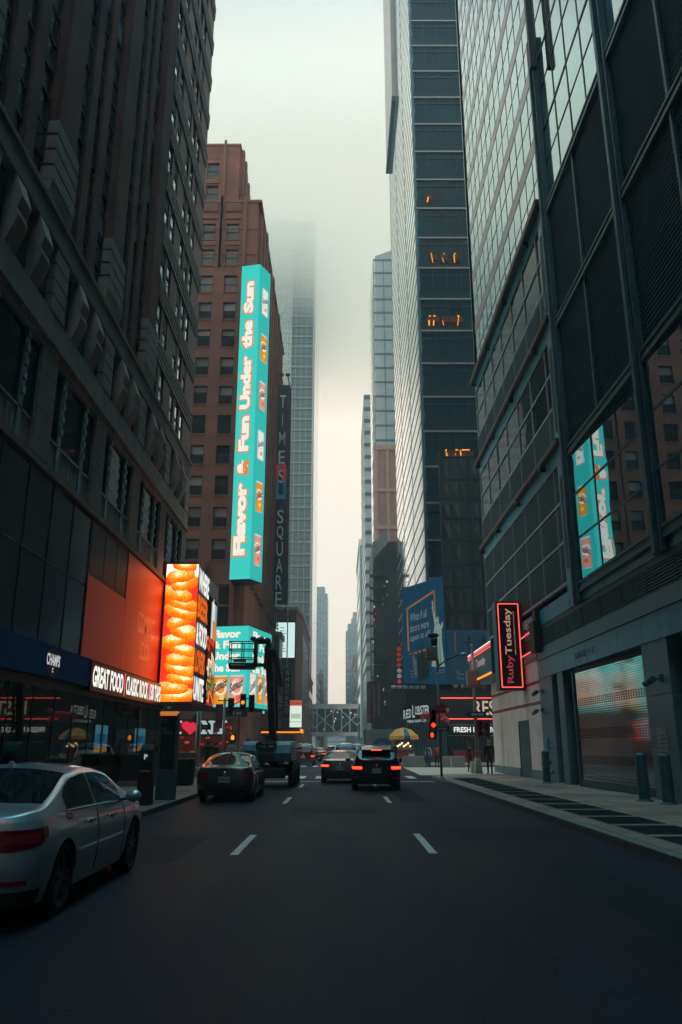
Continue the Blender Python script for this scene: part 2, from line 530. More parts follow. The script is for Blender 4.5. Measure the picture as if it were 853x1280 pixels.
structure(mk.build('lane_marking', M['paint_white']))
cwm = MB()
for y0, y1 in ((43.4, 46.8), (67.2, 70.2)):
    x = -4.3
    while x < 4.3:
        cwm.box(x, y0, .003, x + .42, y1, .008); x += .98
structure(cwm.build('crosswalk', M['paint_white']))
# steel gratings let into the pavement
M['grate'] = mat('steel grating', (.028, .05, .056), .8, metal=.1, spec=.2, var=.3)
gy = 11.0
for k in range(15):
    t = MB()
    t.box(5.35, gy, .153, 6.5, gy + 1.62, .158)
    for i in range(1, 12): t.box(5.37, gy + i * .135 - .02, .157, 6.48, gy + i * .135 + .02, .166)
    o = t.build('pavement_grating', M['grate'])
    tag(o, 'dark steel ventilation grating let into the pavement beside the kerb', 'grating', 'row of gratings in the pavement by the garage')
    gy += 1.95
# manhole covers
for x, y in ((-3.0, 21.0), (.4, 30.5), (2.9, 52)):
    t = MB(); t.lathe([(0, .012), (.30, .012), (.33, .004), (.36, .009), (.38, .001)], (x, y, 0), 28)
    tag(t.build('manhole_cover', M['grate']), {-3.0: 'round iron manhole cover in the lane behind the grey sedan', .4: 'round iron manhole cover near the lane markings in mid street', 2.9: 'round iron manhole cover on the avenue beyond the stop line'}[x], 'manhole cover')
# ------------------------------------------------------------------ walls and windows
def lb(mb, F, u0, z0, n0, u1, z1, n1, m=0):
    """box in wall coordinates: u along the wall, z up, n outward from the wall plane"""
    ax, pos, sg = F
    if ax == 'x': return mb.box(pos + sg * n0, u0, z0, pos + sg * n1, u1, z1, m)
    return mb.box(u0, pos + sg * n0, z0, u1, pos + sg * n1, z1, m)

def lq(mb, F, u0, z0, u1, z1, n, m=0):
    """outward facing rectangle in wall coordinates"""
    ax, pos, sg = F
    if ax == 'x':
        q = [(pos + sg * n, u0, z0), (pos + sg * n, u1, z0), (pos + sg * n, u1, z1), (pos + sg * n, u0, z1)]
        if sg < 0: q.reverse()
    else:
        q = [(u0, pos + sg * n, z0), (u1, pos + sg * n, z0), (u1, pos + sg * n, z1), (u0, pos + sg * n, z1)]
        if sg > 0: q.reverse()
    return mb.quad(*q, m)

def wp(F, u, z, n=0):
    ax, pos, sg = F
    return (pos + sg * n, u, z) if ax == 'x' else (u, pos + sg * n, z)

def grid_wall(mb, F, us, zs, hole, n0, n1, m=0):
    """wall with openings: boxes for every cell that is not an opening, runs along u joined"""
    for j in range(len(zs) - 1):
        i = 0
        while i < len(us) - 1:
            if hole(i, j): i += 1; continue
            k = i
            while k < len(us) - 1 and not hole(k, j): k += 1
            lb(mb, F, us[i], zs[j], n0, us[k], zs[j + 1], n1, m)
            i = k

def win_frame(mb, F, r, n, fw, rails, m=0):
    u0, u1, z0, z1 = r
    lb(mb, F, u0, z0, n - .03, u0 + fw, z1, n + .05, m); lb(mb, F, u1 - fw, z0, n - .03, u1, z1, n + .05, m)
    lb(mb, F, u0 + fw, z0, n - .028, u1 - fw, z0 + fw, n + .055, m); lb(mb, F, u0 + fw, z1 - fw, n - .028, u1 - fw, z1, n + .048, m)
    for f in rails:
        z = z0 + (z1 - z0) * f
        lb(mb, F, u0 + fw, z - fw * .5, n - .025, u1 - fw, z + fw * .5, n + .045, m)

def windows(parent, rects, n=-.22, fw=.07, rails=(.5,), frame='frame_dark', glass='glass_dark', cap=100, sill=None):
    """rects: (F, u0, u1, z0, z1, blind share); the largest in view become parts of their own, the rest one part"""
    def key(r):
        F = r[0]
        return -screen_size(wp(F, (r[1] + r[2]) / 2, (r[3] + r[4]) / 2))
    rects = sorted(rects, key=key)
    rest_f, rest_p = MB(), MB()
    for i, r in enumerate(rects):
        F, u0, u1, z0, z1, bl = r
        f, p = (MB(), MB()) if i < cap else (rest_f, rest_p)
        win_frame(f, F, (u0, u1, z0, z1), n, fw, rails)
        if sill: lb(f, F, u0 - .08, z0 - .14, n, u1 + .08, z0 - .002, .07, 1)
        tilt = RND.uniform(-.012, .012), RND.uniform(-.012, .012)
        q = []
        for a, b in ((0, 0), (1, 0), (1, 1), (0, 1)):
            q.append(wp(F, u0 + fw * .5 + a * (u1 - u0 - fw), z0 + fw * .5 + b * (z1 - z0 - fw), n + tilt[0] * (a - .5) + tilt[1] * (b - .5)))
        if (F[0] == 'x' and F[2] < 0) or (F[0] == 'y' and F[2] > 0): q.reverse()
        p.quad(*q, 0)
        if bl: lq(p, F, u0 + fw, z1 - fw - (z1 - z0 - 2 * fw) * bl, u1 - fw, z1 - fw, n + .018, 1)
        if i < cap:
            o = f.build('window', [M[frame], M[sill or frame]], parent)
            p.build('pane', [M[glass], M['blind']], o)
    if len(rects) > cap:
        o = rest_f.build('window', [M[frame], M[sill or frame]], parent, stuff=True)
        rest_p.build('pane', [M[glass], M['blind']], o)

# ------------------------------------------------------------------ stone and brick building with the glass shopfront
LX = -8.7
L1 = thing('stone_and_brick_building', 'dark limestone and brick building with a glass shopfront under a blue fascia', 'building', (LX, 42.7, .15))
FL = ('x', LX, 1)
Y0, Y1 = -70.0, 42.7
w = MB()
w.box(-40, Y0, .15, LX - .9, Y1, 64)                         # core
w.box(LX - .9, Y0, 12.85, LX - .16, Y1, 17)
w.box(LX - .9, Y1 - .35, .15, LX - .02, Y1, 9.3)
w.build('wall', M['panel_black'], L1)
# front on the avenue, seen only from the side
w = MB(); w.box(-39.9, Y1 + .003, 17, LX - .1, Y1 + .2, 64); w.build('avenue_wall', M['brick_dark'], L1)
w = MB(); w.box(-39.9, Y1 + .002, .2, LX - .1, Y1 + .3, 17); w.build('avenue_base', M['limestone'], L1)

# shopfront: clear dark glass, bulkhead, mullions
def shop_glass():
    m = bpy.data.materials.new('shopfront glass'); m.use_nodes = True
    N, L = m.node_tree.nodes, m.node_tree.links; N.clear()
    o = N.new('ShaderNodeOutputMaterial'); a = N.new('ShaderNodeBsdfTransparent'); b = N.new('ShaderNodeBsdfGlossy'); mixn = N.new('ShaderNodeMixShader'); f = N.new('ShaderNodeFresnel')
    a.inputs['Color'].default_value = (.42, .46, .47, 1); b.inputs['Roughness'].default_value = .02; b.inputs['Color'].default_value = (.9, .9, .9, 1); f.inputs['IOR'].default_value = 1.75
    L.new(f.outputs[0], mixn.inputs[0]); L.new(a.outputs[0], mixn.inputs[1]); L.new(b.outputs[0], mixn.inputs[2]); L.new(mixn.outputs[0], o.inputs[0])
    return m
M['shop_glass'] = shop_glass()
sf = MB()
sf.box(LX - .12, Y0, .15, LX, Y1 - .4, .95); sf.box(LX - .1, Y0, 3.3, LX - .02, Y1 - .4, 3.55)
sf.build('bulkhead', M['panel_black'], L1)
ys = [Y1 - .4 - 1.75 * i for i in range(45)]
fr = MB(); gl = MB()
for y in ys:
    f1 = MB(); lb(f1, FL, y - .018, .95, -.1, y + .018, 3.3, -.035); f1.build('shopfront_post', M['frame_dark'], L1)
for a, b in zip(ys[1:], ys): lq(gl, FL, a, .95, b, 3.3, -.05)
gl.build('shopfront_glazing', M['shop_glass'], L1)
fl = MB(); fl.box(LX - .88, Y0, .16, LX - .13, Y1 - .4, .2); fl.build('shop_floor', M['brown_trim'], L1)
# glass wall above the fascia
CG0, CG1 = 4.5, 9.3
M['glass_curtain'] = glossy_glass('grey blue curtain glass', (.05, .085, .10), .12, spec=.8, rand=.2)
k = 0
fr = MB()
y = 26.5
while y > -40:
    for z0, z1 in ((CG0, 6.85), (6.9, CG1)):
        if k < 26:
            p = MB(); t = RND.uniform(-.006, .006)
            p.quad((LX, y - 1.86, z0), (LX, y - .02, z0), (LX + t, y - .02, z1), (LX + t, y - 1.86, z1)); p.build('glass_panel', M['glass_curtain'], L1)
        else:
            fr.quad((LX, y - 1.86, z0), (LX, y - .02, z0), (LX, y - .02, z1), (LX, y - 1.86, z1), 1)
    fr.box(LX - .05, y - .02, CG0, LX + .03, y + .02, CG1)
    y -= 1.88; k += 1
fr.box(LX - .05, -40, 6.85, LX + .025, 26.5, 6.9)
fr.build('glass_wall_frame', [M['frame_dark'], M['glass_curtain']], L1)
# three dark windows, then the red hoarding
w = MB(); w.box(LX - .05, 26.52, 7.3, LX + .02, 31.4, 9.3)
w.build('window_band', M['frame_dark'], L1)
for i in range(3):
    p = MB(); p.box(LX + .015, 26.65 + i * 1.6, 7.42, LX + .03, 26.65 + i * 1.6 + 1.46, 9.2); p.build('window', M['panel_black'], L1)
def hoarding_mat():
    m, nt, N, L, b = nodes('satin red hoarding')
    t = N.new('ShaderNodeTexCoord'); n1 = N.new('ShaderNodeTexNoise'); n1.inputs['Scale'].default_value = .6; n1.inputs['Detail'].default_value = 3
    mp = N.new('ShaderNodeMapping'); mp.inputs['Scale'].default_value = (1, 1.6, .5)
    L.new(t.outputs['Object'], mp.inputs[0]); L.new(mp.outputs[0], n1.inputs['Vector'])
    r = N.new('ShaderNodeMix'); r.data_type = 'RGBA'; r.inputs[6].default_value = (.74, .12, .10, 1); r.inputs[7].default_value = (.84, .19, .15, 1)
    L.new(n1.outputs['Fac'], r.inputs[0]); L.new(r.outputs[2], b.inputs['Base Color'])
    b.inputs['Roughness'].default_value = .42; b.inputs['Metallic'].default_value = .8
    return m
HB = thing('red_hoarding', 'glossy red hoarding on the stone building, lit by the onion ring screen', 'hoarding', (LX, 32, CG0))
w = MB(); w.box(LX - .02, 26.55, CG0 + .02, LX + .05, 31.4, 7.28); w.box(LX - .02, 31.42, CG0 + .02, LX + .05, 38.0, 9.24)
w.build('panel', hoarding_mat(), HB)
w = MB()
w.text('COMING', (LX + .056, 33.6, 6.3), (0, 1, 0), (0, 0, 1), 2.9, .9, bold=.01); w.text('SOON', (LX + .056, 34.2, 5.2), (0, 1, 0), (0, 0, 1), 1.9, .8, bold=.01)
w.build('lettering', mat('pale hoarding letters', (.9, .42, .32), .34, metal=.8, var=.05), HB)

# floor of windows between stone piers
ldg = MB(); ldg.box(LX - .3, Y0, 9.3, LX + .14, Y1, 9.46); ldg.box(LX - .3, Y0, 9.46, LX + .05, Y1, 9.6)
ldg.build('ledge', M['brown_trim'], L1)
pierY = [42.1 - 5.2 * i for i in range(16)]
for y in pierY:
    st = MB(); st.box(LX - .3, y - .6, 9.6, LX + .06, y + .6, 12.85)
    for z in (10.9, 11.5, 12.1): st.box(LX + .0, y - .602, z, LX + .064, y + .602, z + .05, 1)
    st.build('stone_pier', [M['limestone'], M['brown_trim']], L1)
rects = []
tr = MB()
for y in pierY[:9]:
    a = y - 4.6
    segs = [(a, a + .8), (a + 1.08, a + 2.92), (a + 3.2, a + 4.0)]
    for u0, u1 in segs: rects.append((FL, u0, u1, 10.5, 12.8, 0))
    for u0 in (a + .8, a + 2.92):
        tr.box(LX - .28, u0, 9.6, LX - .02, u0 + .28, 12.85)
        for z in np.arange(10.9, 12.6, .42): tr.box(LX - .2, u0 + .04, z, LX + .035, u0 + .24, z + .2)
    spn = MB(); spn.box(LX - .28, a, 9.6, LX - .08, a + 4.0, 10.45, 0)
    for j in range(5): spn.box(LX - .1, a + 1.2 + j * .36, 9.72, LX - .05, a + 1.4 + j * .36, 10.35, 0)
    spn.build('spandrel', M['stone_trim'], L1)
    tr.box(LX - .28, a, 10.44, LX - .02, a + 4.0, 10.52)
tr.build('mullion', M['grey_panel'], L1)
windows(L1, rects, n=-.11, fw=.05, rails=(), frame='frame_dark', glass='glass_front')
# dentil band, stone band, brackets, lintel
bd = MB(); bd.box(LX - .3, Y0, 12.85, LX + .05, Y1, 13.12)
for i in range(150): bd.box(LX + .03, Y1 - .25 - i * .3, 12.93, LX + .10, Y1 - .1 - i * .3, 13.08)
bd.box(LX - .3, Y0, 13.12, LX + .15, Y1, 13.22); bd.box(LX - .3, Y0, 13.22, LX + .08, Y1, 14.08)
bd.build('stone_band', M['stone_trim'], L1, bevel=.02)
gb = MB(); gb.box(LX - .3, Y0, 14.08, LX - .12, Y1, 16.2); gb.build('ribbon_window', M['glass_dark'], L1)
nb = 0
for y in pierY[:7]:
    g1 = MB()
    for z in (14.1, 14.62, 15.14, 15.66): g1.box(LX - .2, y - .55, z, LX + .11, y + .55, z + .47)
    g1.box(LX - .2, y - .5, 14.1, LX + .05, y + .5, 16.19)
    g1.build('bracket', M['stone_trim'], L1, bevel=.02)
    for dy in (-1.75, -3.45):
        g1 = MB(); yy = y + dy
        out = [(LX - .2, 16.19), (LX + .12, 16.19), (LX + .34, 15.5), (LX + .24, 15.15), (LX + .30, 14.95), (LX + .20, 14.6), (LX + .0, 14.1), (LX - .2, 14.1)]
        g1.ext([(x, yy - .34, z) for x, z in out], (0, .68, 0))
        g1.build('bracket', M['stone_trim'], L1, bevel=.02)
lt = MB(); lt.box(LX - .3, Y0, 16.2, LX + .13, Y1, 16.95); lt.box(LX - .3, Y0, 16.95, LX + .2, Y1, 17.12)
lt.build('lintel_course', M['limestone'], L1, bevel=.02)
# brick storeys
TOP = 62
PB = [32.2 - 5.8 * i for i in range(10)]
FLR = 3.08
w = MB()
w.box(LX - .92, Y0, 17.1, LX - .42, Y1, TOP)
w.build('back_wall', M['brick_dark'], L1)
rects = []
for i, y in enumerate(PB):
    b = MB(); b.box(LX - .62, y - .95, 17.1, LX + .0, y + .95, TOP); b.box(LX - .62, y - .7, 17.1, LX + .07, y + .7, TOP)
    b.build('brick_pier', M['brick_dark'], L1)
    if i < 5:
        c = MB()
        for j in range(4):
            c.box(LX - .3, y - .98, 17.75 + j * .55, LX + .16 - j * .005, y + .98, 18.22 + j * .55)
        c.box(LX - .3, y - .9, 17.6, LX + .12, y + .9, 19.95)
        c.ext([(LX - .2, y - .98, 17.75), (LX + .15, y - .98, 17.75), (LX + .08, y - .98, 17.2), (LX - .2, y - .98, 17.13)], (0, 1.96, 0))
        c.build('pier_capital', M['stone_trim'], L1, bevel=.03)
    a, e = y - 5.8 + .95, y - .95
    if i < 6:
        for c0 in (a + .98, a + 2.32):
            bm = MB(); bm.box(LX - .62, c0, 17.1, LX - .08, c0 + .62, TOP); bm.build('brick_mullion', M['brick_dark'], L1)
        for z in range(14):
            z0 = 17.6 + z * FLR
            for u0, u1 in ((a, a + .98), (a + 1.6, a + 2.32), (a + 2.94, e)):
                rects.append((FL, u0 + .04, u1 - .04, z0 + .75, z0 + FLR - .12, RND.choice((0, 0, 0, .35, .5))))
        for u0, u1 in ((a, a + .98), (a + 1.6, a + 2.32), (a + 2.94, e)):
            sw = MB(); sw.box(LX - .5, u0 + .01, 17.11, LX - .27, u1 - .01, TOP); sw.build('spandrel_strip', M['brown_trim'], L1)
windows(L1, rects, n=-.22, fw=.06, rails=(.5,), frame='frame_dark', glass='glass_teal', cap=90)
# darker end bay with ribbed bands
e0, e1 = 33.2, Y1
rects = []; eb = MB(); rb = MB()
us = [e0 + .15, e0 + 1.05, e0 + 1.5, e0 + 2.4, e0 + 3.9, e0 + 4.75, e0 + 5.2, e0 + 6.05, e0 + 6.5, e0 + 7.35, e0 + 8.6]
cols = [(e0 + .15, e0 + 1.05), (e0 + 1.5, e0 + 2.4), (e0 + 3.9, e0 + 4.75), (e0 + 5.2, e0 + 6.05), (e0 + 6.5, e0 + 7.35)]
for z in range(15):
    z0 = 17.25 + z * 3.05
    for u0, u1 in cols: rects.append((FL, u0, u1, z0 + .15, z0 + 1.85, RND.choice((0, 0, .5, .4))))
    for j in range(4): rb.box(LX - .3, e0, z0 + 1.95 + j * .27, LX + .0 + .012 * j, e1 + .03, z0 + 2.15 + j * .27)
    rb.box(LX - .6, e0, z0 + 1.9, LX - .04, e1, z0 + 3.1)
prev = e0
for u0, u1 in cols + [(e1, e1)]:
    eb.box(LX - .62, prev, 17.1, LX - .06, u0, TOP); prev = u1
eb.build('end_bay_pier', M['brown_trim'], L1); rb.build('ribbed_band', M['panel_black'], L1)
windows(L1, rects, n=-.12, fw=.05, rails=(.5,), frame='frame_dark', glass='glass_window', cap=80)
cr = MB(); cr.box(-40.3, Y0, TOP, LX + .5, Y1 + .5, TOP + 1.0); cr.build('cornice', M['stone_trim'], L1)

# ------------------------------------------------------------------ signs on the stone building
FA = thing('blue_fascia_sign', 'long dark blue shop fascia with a small white crest logo', 'sign', (LX, 20, 4))
w = MB(); w.box(LX - .02, -30, 3.57, LX + .2, 27.15, 4.48)
w.build('fascia', mat('navy blue fascia', (.015, .12, .32), .75, var=.12, scale=1, spec=.1), FA)
lx = LX + .206
M['crest_red'] = mat('crest red', (.45, .03, .05), .5); M['crest_navy'] = mat('crest navy', (.01, .02, .06), .5)
cw_ = emit('lit crest white', (.85, .9, .92), .6)
w = MB()
cy0, cz0 = 23.6, 4.02
def shield(k, dx):
    pts = [(-.46, .22), (-.2, .28), (0, .36), (.2, .28), (.46, .22), (.40, -.08), (.30, -.26), (0, -.40), (-.30, -.26), (-.40, -.08)]
    return [(lx + dx, cy0 + a * k * 1.15, cz0 + b * k) for a, b in pts]
w.ext(shield(1.1, 0), (.003, 0, 0), 0); w.ext(shield(1.0, .004), (.003, 0, 0), 1)
w.text('CHAMPS', (lx + .011, cy0 - .55, cz0 - .12), (0, 1, 0), (0, 0, 1), 1.1, .34, 2, bold=.03)
w.lathe([(0, 0), (.14, 0)], (lx + .0105, cy0, cz0 - .24), 16, 0, axis='x'); w.text('C', (lx + .013, cy0 - .06, cz0 - .31), (0, 1, 0), (0, 0, 1), .12, .14, 2, bold=.03)
w.build('crest', [M['crest_red'], M['crest_navy'], cw_], FA)

TK = thing('lit_ticker_sign', 'dark red sign band with white lit words about food, rock and taps', 'sign', (LX, 32, 3.9))
w = MB(); w.box(LX - .02, 27.2, 3.44, LX + .24, 38.0, 4.42)
w.build('band', mat('dark red sign band', (.10, .012, .018), .35), TK)
w = MB()
tx = LX + .246
w.text('GREAT FOOD', (tx, 27.4, 3.58), (0, 1, 0), (0, 0, 1), 3.9, .72, 0, bold=.035)
w.text('CLASSIC ROCK', (tx, 31.75, 3.58), (0, 1, 0), (0, 0, 1), 3.65, .72, 0, bold=.03)
w.text('130 TAPS', (tx, 35.75, 3.58), (0, 1, 0), (0, 0, 1), 2.15, .72, 0, bold=.035)
w.build('lettering', M['lamp_white'], TK)
w = MB(); w.box(tx - .01, 31.5, 3.5, tx + .004, 31.54, 4.36); w.box(tx - .01, 35.55, 3.5, tx + .004, 35.59, 4.36)
w.build('divider', M['neon'], TK)

# ---- picture panels -------------------------------------------------------
def S(h): return np.array(srgb(h))
def onion_rings(nw=44, nh=190):
    r = np.random.RandomState(4)
    img = np.zeros((nh, nw, 3)); img[:] = S('#c8321e')
    img[int(nh * .9):] = S('#ffeed8')
    yy, xx = np.mgrid[0:nh, 0:nw]; X = (xx + .5) / nw; Y = (yy + .5) / nh
    n = 15
    for i in range(n):
        yc = .03 + .068 * i + r.uniform(-.008, .008)
        cx = .5 + r.uniform(-.16, .16); hw = r.uniform(.40, .60); hh = r.uniform(.036, .056); tilt = r.uniform(-.07, .07)
        if i == n - 1: cx, hw, hh, tilt = .56, .38, .036, -.03
        dx = (X - cx) / hw; dy = (Y - yc - tilt * (X - cx)) / hh
        d = (np.abs(dx) ** 3.4 + np.abs(dy) ** 2.6)
        mk_ = d < 1
        wob = .25 * np.sin(7 * X + 3 * i) + .18 * np.sin(17 * X - 60 * Y + i * 2)
        lum = np.clip(.46 + .34 * dy - .25 * dx ** 2 + .8 * np.exp(-((dx + r.uniform(-.4, .4)) / .4) ** 2 - ((dy - .2) / .42) ** 2) * r.uniform(.3, 1.0) + .13 * r.randn(nh, nw) + .5 * wob * .5, 0, 1)[..., None]
        deep, mid, hi = S('#c84a06'), S('#ff9812'), S('#fff0b8')
        c = np.where(lum < .55, deep + (mid - deep) * lum / .55, mid + (hi - mid) * (lum - .55) / .45)
        edge = np.clip((d - .70) / .30, 0, 1)[..., None]
        c = c * (1 - .6 * edge) + S('#a83006') * .6 * edge
        img[mk_] = c[mk_]
    return img

def burger(nw=40, nh=150):
    r = np.random.RandomState(9)
    img = np.zeros((nh, nw, 3)); img[:] = S('#120c10')
    yy, xx = np.mgrid[0:nh, 0:nw]; X = (xx + .5) / nw; Y = (yy + .5) / nh
    left = .22 + .10 * np.sin(Y * 5 + 1) + .05 * np.sin(31 * Y); left = np.where(Y > .62, .45, left)
    m = (X > left) & (Y < .93)
    pal = [S(h) for h in ('#ffe9d0', '#f09a50', '#e0502a', '#fff4e4', '#3a9a50', '#7fd8c8', '#b8301c', '#ffc070', '#5a2018')]
    band = r.randint(0, len(pal), 60)[np.clip(np.floor(Y * 24 + 1.3 * np.sin(X * 5 + 1) + .9 * np.sin(X * 13 + Y * 30) + .5 * r.rand(nh, nw)).astype(int) + 3, 0, 59)]
    c = np.array(pal)[band]
    img[m] = c[m]
    top = (X > .45) & (Y > .62) & (Y < .97) & (np.abs(X - .72) < .30)
    img[top] = (S('#cfeef0') * (.7 + .3 * np.sin(X[top] * 12))[:, None]); 
    straw = (X > .6) & (X < .68) & (Y > .9); img[straw] = S('#f8f8f8')
    meat = top & (Y < .8) & (X > .62); img[meat] = S('#e08048')
    return img

SB = thing('onion_ring_screen', 'bright corner screen showing a stack of golden onion rings', 'screen', (-8.0, 38.2, 3.5))
sx0, sx1, sy0, sy1, sz0, sz1 = -8.55, -6.98, 37.95, 44.3, 3.62, 10.2
w = MB(); w.box(sx0 - .25, sy0 + .02, sz0 - .18, sx1 - .02, sy1, sz1 + .1)
w.build('cabinet', M['panel_black'], SB)
M['led_bright'] = led('bright screen lamps', 2.3)
raster('onion_ring_picture', onion_rings() * np.array((.80, .62, .62)), (sx0, sy0, sz0), (1, 0, 0), (0, 0, 1), sx1 - sx0, sz1 - sz0, M['led_bright'], SB)
w = MB(); w.box(sx1 - .018, sy0 + .05, sz0, sx1, sy1 - .01, sz1)
w.build('side_panel', mat('screen black', (.012, .011, .013), .3), SB)
raster('burger_picture', burger(), (sx1 + .004, sy0 + 2.9, sz0 + .05), (0, 1, 0), (0, 0, 1), 3.3, (sz1 - sz0) * .86, led('side screen lamps', 1.0), SB)
w = MB(); rows = [('WHERE', 0), ('BEER', 1), ('& FOOD', 0), ('LOVERS', 1), ('UNITE', 0)]
hh = (sz1 - sz0) / 5
for i, (t, c) in enumerate(rows):
    w.text(t, (sx1 + .012, sy0 + .22, sz1 - hh * (i + 1) + .1), (0, 1, 0), (0, 0, 1), 3.0 if i < 3 else 2.75, hh * .84, c, bold=.04)
w.build('lettering', [emit('screen white', (1, .98, .95), 1.0), emit('screen orange', srgb('#f0681e'), 1.0)], SB)

# blue posters hung inside the shopfront
for y0_, y1_, lab in ((29.6, 31.2, 'blue lit poster in the shopfront before the parking meter'), (35.3, 37.2, 'blue lit poster behind the information totem, nearer the meter'), (40.0, 41.8, 'blue lit poster at the corner end of the shopfront')):
    P = thing('lit_poster', lab, 'poster', (LX - .2, y0_, 1.5), 'lit posters in the glass shopfront')
    w = MB(); w.box(LX - .24, y0_ - .05, 1.38, LX - .18, y1_ + .05, 2.42); w.build('frame', M['black'], P)
    im = np.zeros((24, 18, 3)); yy, xx = np.mgrid[0:24, 0:18]
    im[:] = S('#3f9fc8'); im[yy > 15] = S('#6cc0d8'); im[yy < 5] = S('#f0a040')
    q = (np.abs(yy - 12) < 4) & (np.abs(xx - 9) < 5) & ((xx + yy) % 5 < 3); im[q] = S('#1c5878')
    raster('picture', im, (LX - .176, y0_, 1.42), (0, 1, 0), (0, 0, 1), y1_ - y0_, .96, led('poster lamps', .55, False), P)
# ------------------------------------------------------------------ glass and louvre building with the garage
RX = 9.2
R1 = thing('garage_and_glass_tower', 'dark louvred building with mirrored glass above a steel garage shutter', 'building', (RX, 49.4, .15))
FR = ('x', RX, -1)
RY0, RY1 = -70.0, 49.4
w = MB(); w.box(RX + .5, RY0, .15, 42, RY1, 80); w.box(RX + .02, 36.9, .15, RX + .5, RY1, 6.9)
w.build('wall', M['panel_black'], R1)
w = MB(); w.box(RX + .03, RY1 + .002, .2, 41.9, RY1 + .15, 25.4); w.build('avenue_wall', M['grey_panel'], R1)
w = MB(); w.box(RX + .03, RY1 + .003, 25.4, 41.9, RY1 + .1, 79.9); w.build('avenue_glass', M['glass_mirror'], R1)
# white panelled shop wall
w = MB()
edges = [37.35, 39.9, 42.35, 43.9, 45.4, 46.9, 48.3, 49.4]
for a, b in zip(edges, edges[1:]):
    z0 = 2.86 if (a, b) == (39.9, 42.35) else .55
    w.box(RX - .02, a + .012, z0, RX + .03, b - .012, 5.5)
w.build('white_panel', M['white_panel'], R1, bevel=.008)
w = MB(); w.box(RX - .06, 42.36, .15, RX + .03, RY1, .545); w.box(RX - .06, 37.35, .15, RX + .03, 39.89, .545); w.build('plinth', M['grey_panel'], R1)
w = MB()
for z in (3.48, 4.42): w.box(RX - .026, 37.35, z, RX + .0, RY1 + .02, z + .15)
w.build('stripe', M['red_stripe'], R1)
d = MB(); d.box(RX + .0, 39.92, .15, RX + .06, 42.33, 2.84); d.box(RX - .03, 39.92, 2.72, RX + .06, 42.33, 2.85); d.box(RX - .03, 39.92, .15, RX + .06, 40.02, 2.72); d.box(RX - .03, 42.23, .15, RX + .06, 42.33, 2.72)
do = d.build('door', M['steel_dark'], R1)
h = MB(); h.cyl((RX - .05, 40.25, 1.05), (RX - .05, 40.25, 1.3), .018); h.build('handle', M['steel'], do)
# stone piers of the garage, fascia, shutter
for a, b in ((35.05, 37.3), (33.3, 34.15), (22.4, 24.35)):
    st = MB(); z = .15
    for z1 in (1.55, 3.05, 4.6):
        st.box(RX - .03, a + .006, z + .006, RX + .5, b - .006, z1 - .006); z = z1
    st.build('stone_pier', M['grey_panel'], R1, bevel=.012)
w = MB(); w.box(RX + .42, 21.8, .15, RX + .52, 37.3, 4.6); w.build('recess_wall', M['black'], R1)
fs = MB(); y = 37.3
while y > 3:
    fs.box(RX - .05, y - 2.2 + .008, 4.6, RX + .5, y - .008, 5.4); y -= 2.2
fs.build('fascia', M['teal_panel'], R1, bevel=.01)
w = MB(); w.box(RX - .08, RY0, 5.42, RX + .5, 37.3, 5.52); w.box(RX - .04, RY0, 5.52, RX + .5, RY1, 5.95); w.box(RX - .08, 37.3, 5.5, RX + .5, RY1 + .1, 5.75)
w.build('string_course', M['grey_panel'], R1)
w = MB()
w.text("GARAGE 11'-6\"", (RX - .056, 31.2, 4.86), (0, -1, 0), (0, 0, 1), 2.5, .26, bold=.02)
tag(w.build('garage_sign_lettering', M['black']), 'small dark letters on the teal fascia above the garage shutter', 'sign')
# shutter of interlocking slats with punched rows
SHM = mat('galvanised shutter slats', (.46, .46, .48), .08, metal=.97, var=.12, scale=1.2, rvar=.02)
sh = thing('garage_shutter', 'closed steel roller shutter with punched rows, reflecting coloured screens', 'shutter', (RX + .2, 28.35, .15))
sy0_, sy1_ = 24.75, 31.9
w = MB(); z = .42; xs = RX + .12  # shallow slats
nsl = 0
verts = []; faces = []
while z < 4.38:
    # each slat bulges outwards
    prof = [(xs, z), (xs - .0025, z + .004), (xs - .0028, z + .035), (xs - .0025, z + .066), (xs, z + .07)]
    b = len(verts)
    for x, zz in prof: verts += [(x, sy0_, zz), (x, sy1_, zz)]
    for i in range(4): faces.append((b + 2 * i + 1, b + 2 * i, b + 2 * i + 2, b + 2 * i + 3))
    z += .075; nsl += 1
w.add(verts, faces, 0, False)
w.build('slat_curtain', SHM, sh)
w = MB(); w.box(xs - .03, sy0_, .17, xs + .04, sy1_, .42); w.build('bottom_bar', M['steel_dark'], sh)
for a in (sy0_ - .14, sy1_):
    w = MB(); w.box(xs - .06, a, .15, xs + .06, a + .14, 4.5); w.build('guide_rail', M['steel_dark'], sh)
w = MB()
for zc in (1.02, 1.095, 1.17, 1.245, 1.92, 1.995, 2.07, 2.145, 2.22, 3.12, 3.195, 3.27, 3.345):
    y = sy0_ + .25
    while y < sy1_ - .25:
        w.box(xs - .011, y, zc + .005, xs - .0045, y + .085, zc + .045); y += .21
w.build('punched_hole', M['black'], sh, stuff=True)
w = MB(); w.box(xs + .05, sy0_ - .1, .15, xs + .09, sy1_ + .1, 4.58); w.build('backing', M['black'], sh)
sh.rotation_euler = (0, 0, .036); sh.location.x += .05
# next bay of the garage towards the camera: dark opening, then plain piers
for a, b in ((14.6, 16.6), (6.5, 8.5), (-2, 0), (-12, -10)):
    w = MB(); w.box(RX - .03, a, .15, RX + .5, b, 4.59); w.build('stone_pier', M['grey_panel'], R1, bevel=.012)
w = MB(); w.box(RX + .3, -60, .15, RX + .52, 21.8, 4.6); w.build('garage_opening', M['black'], R1)

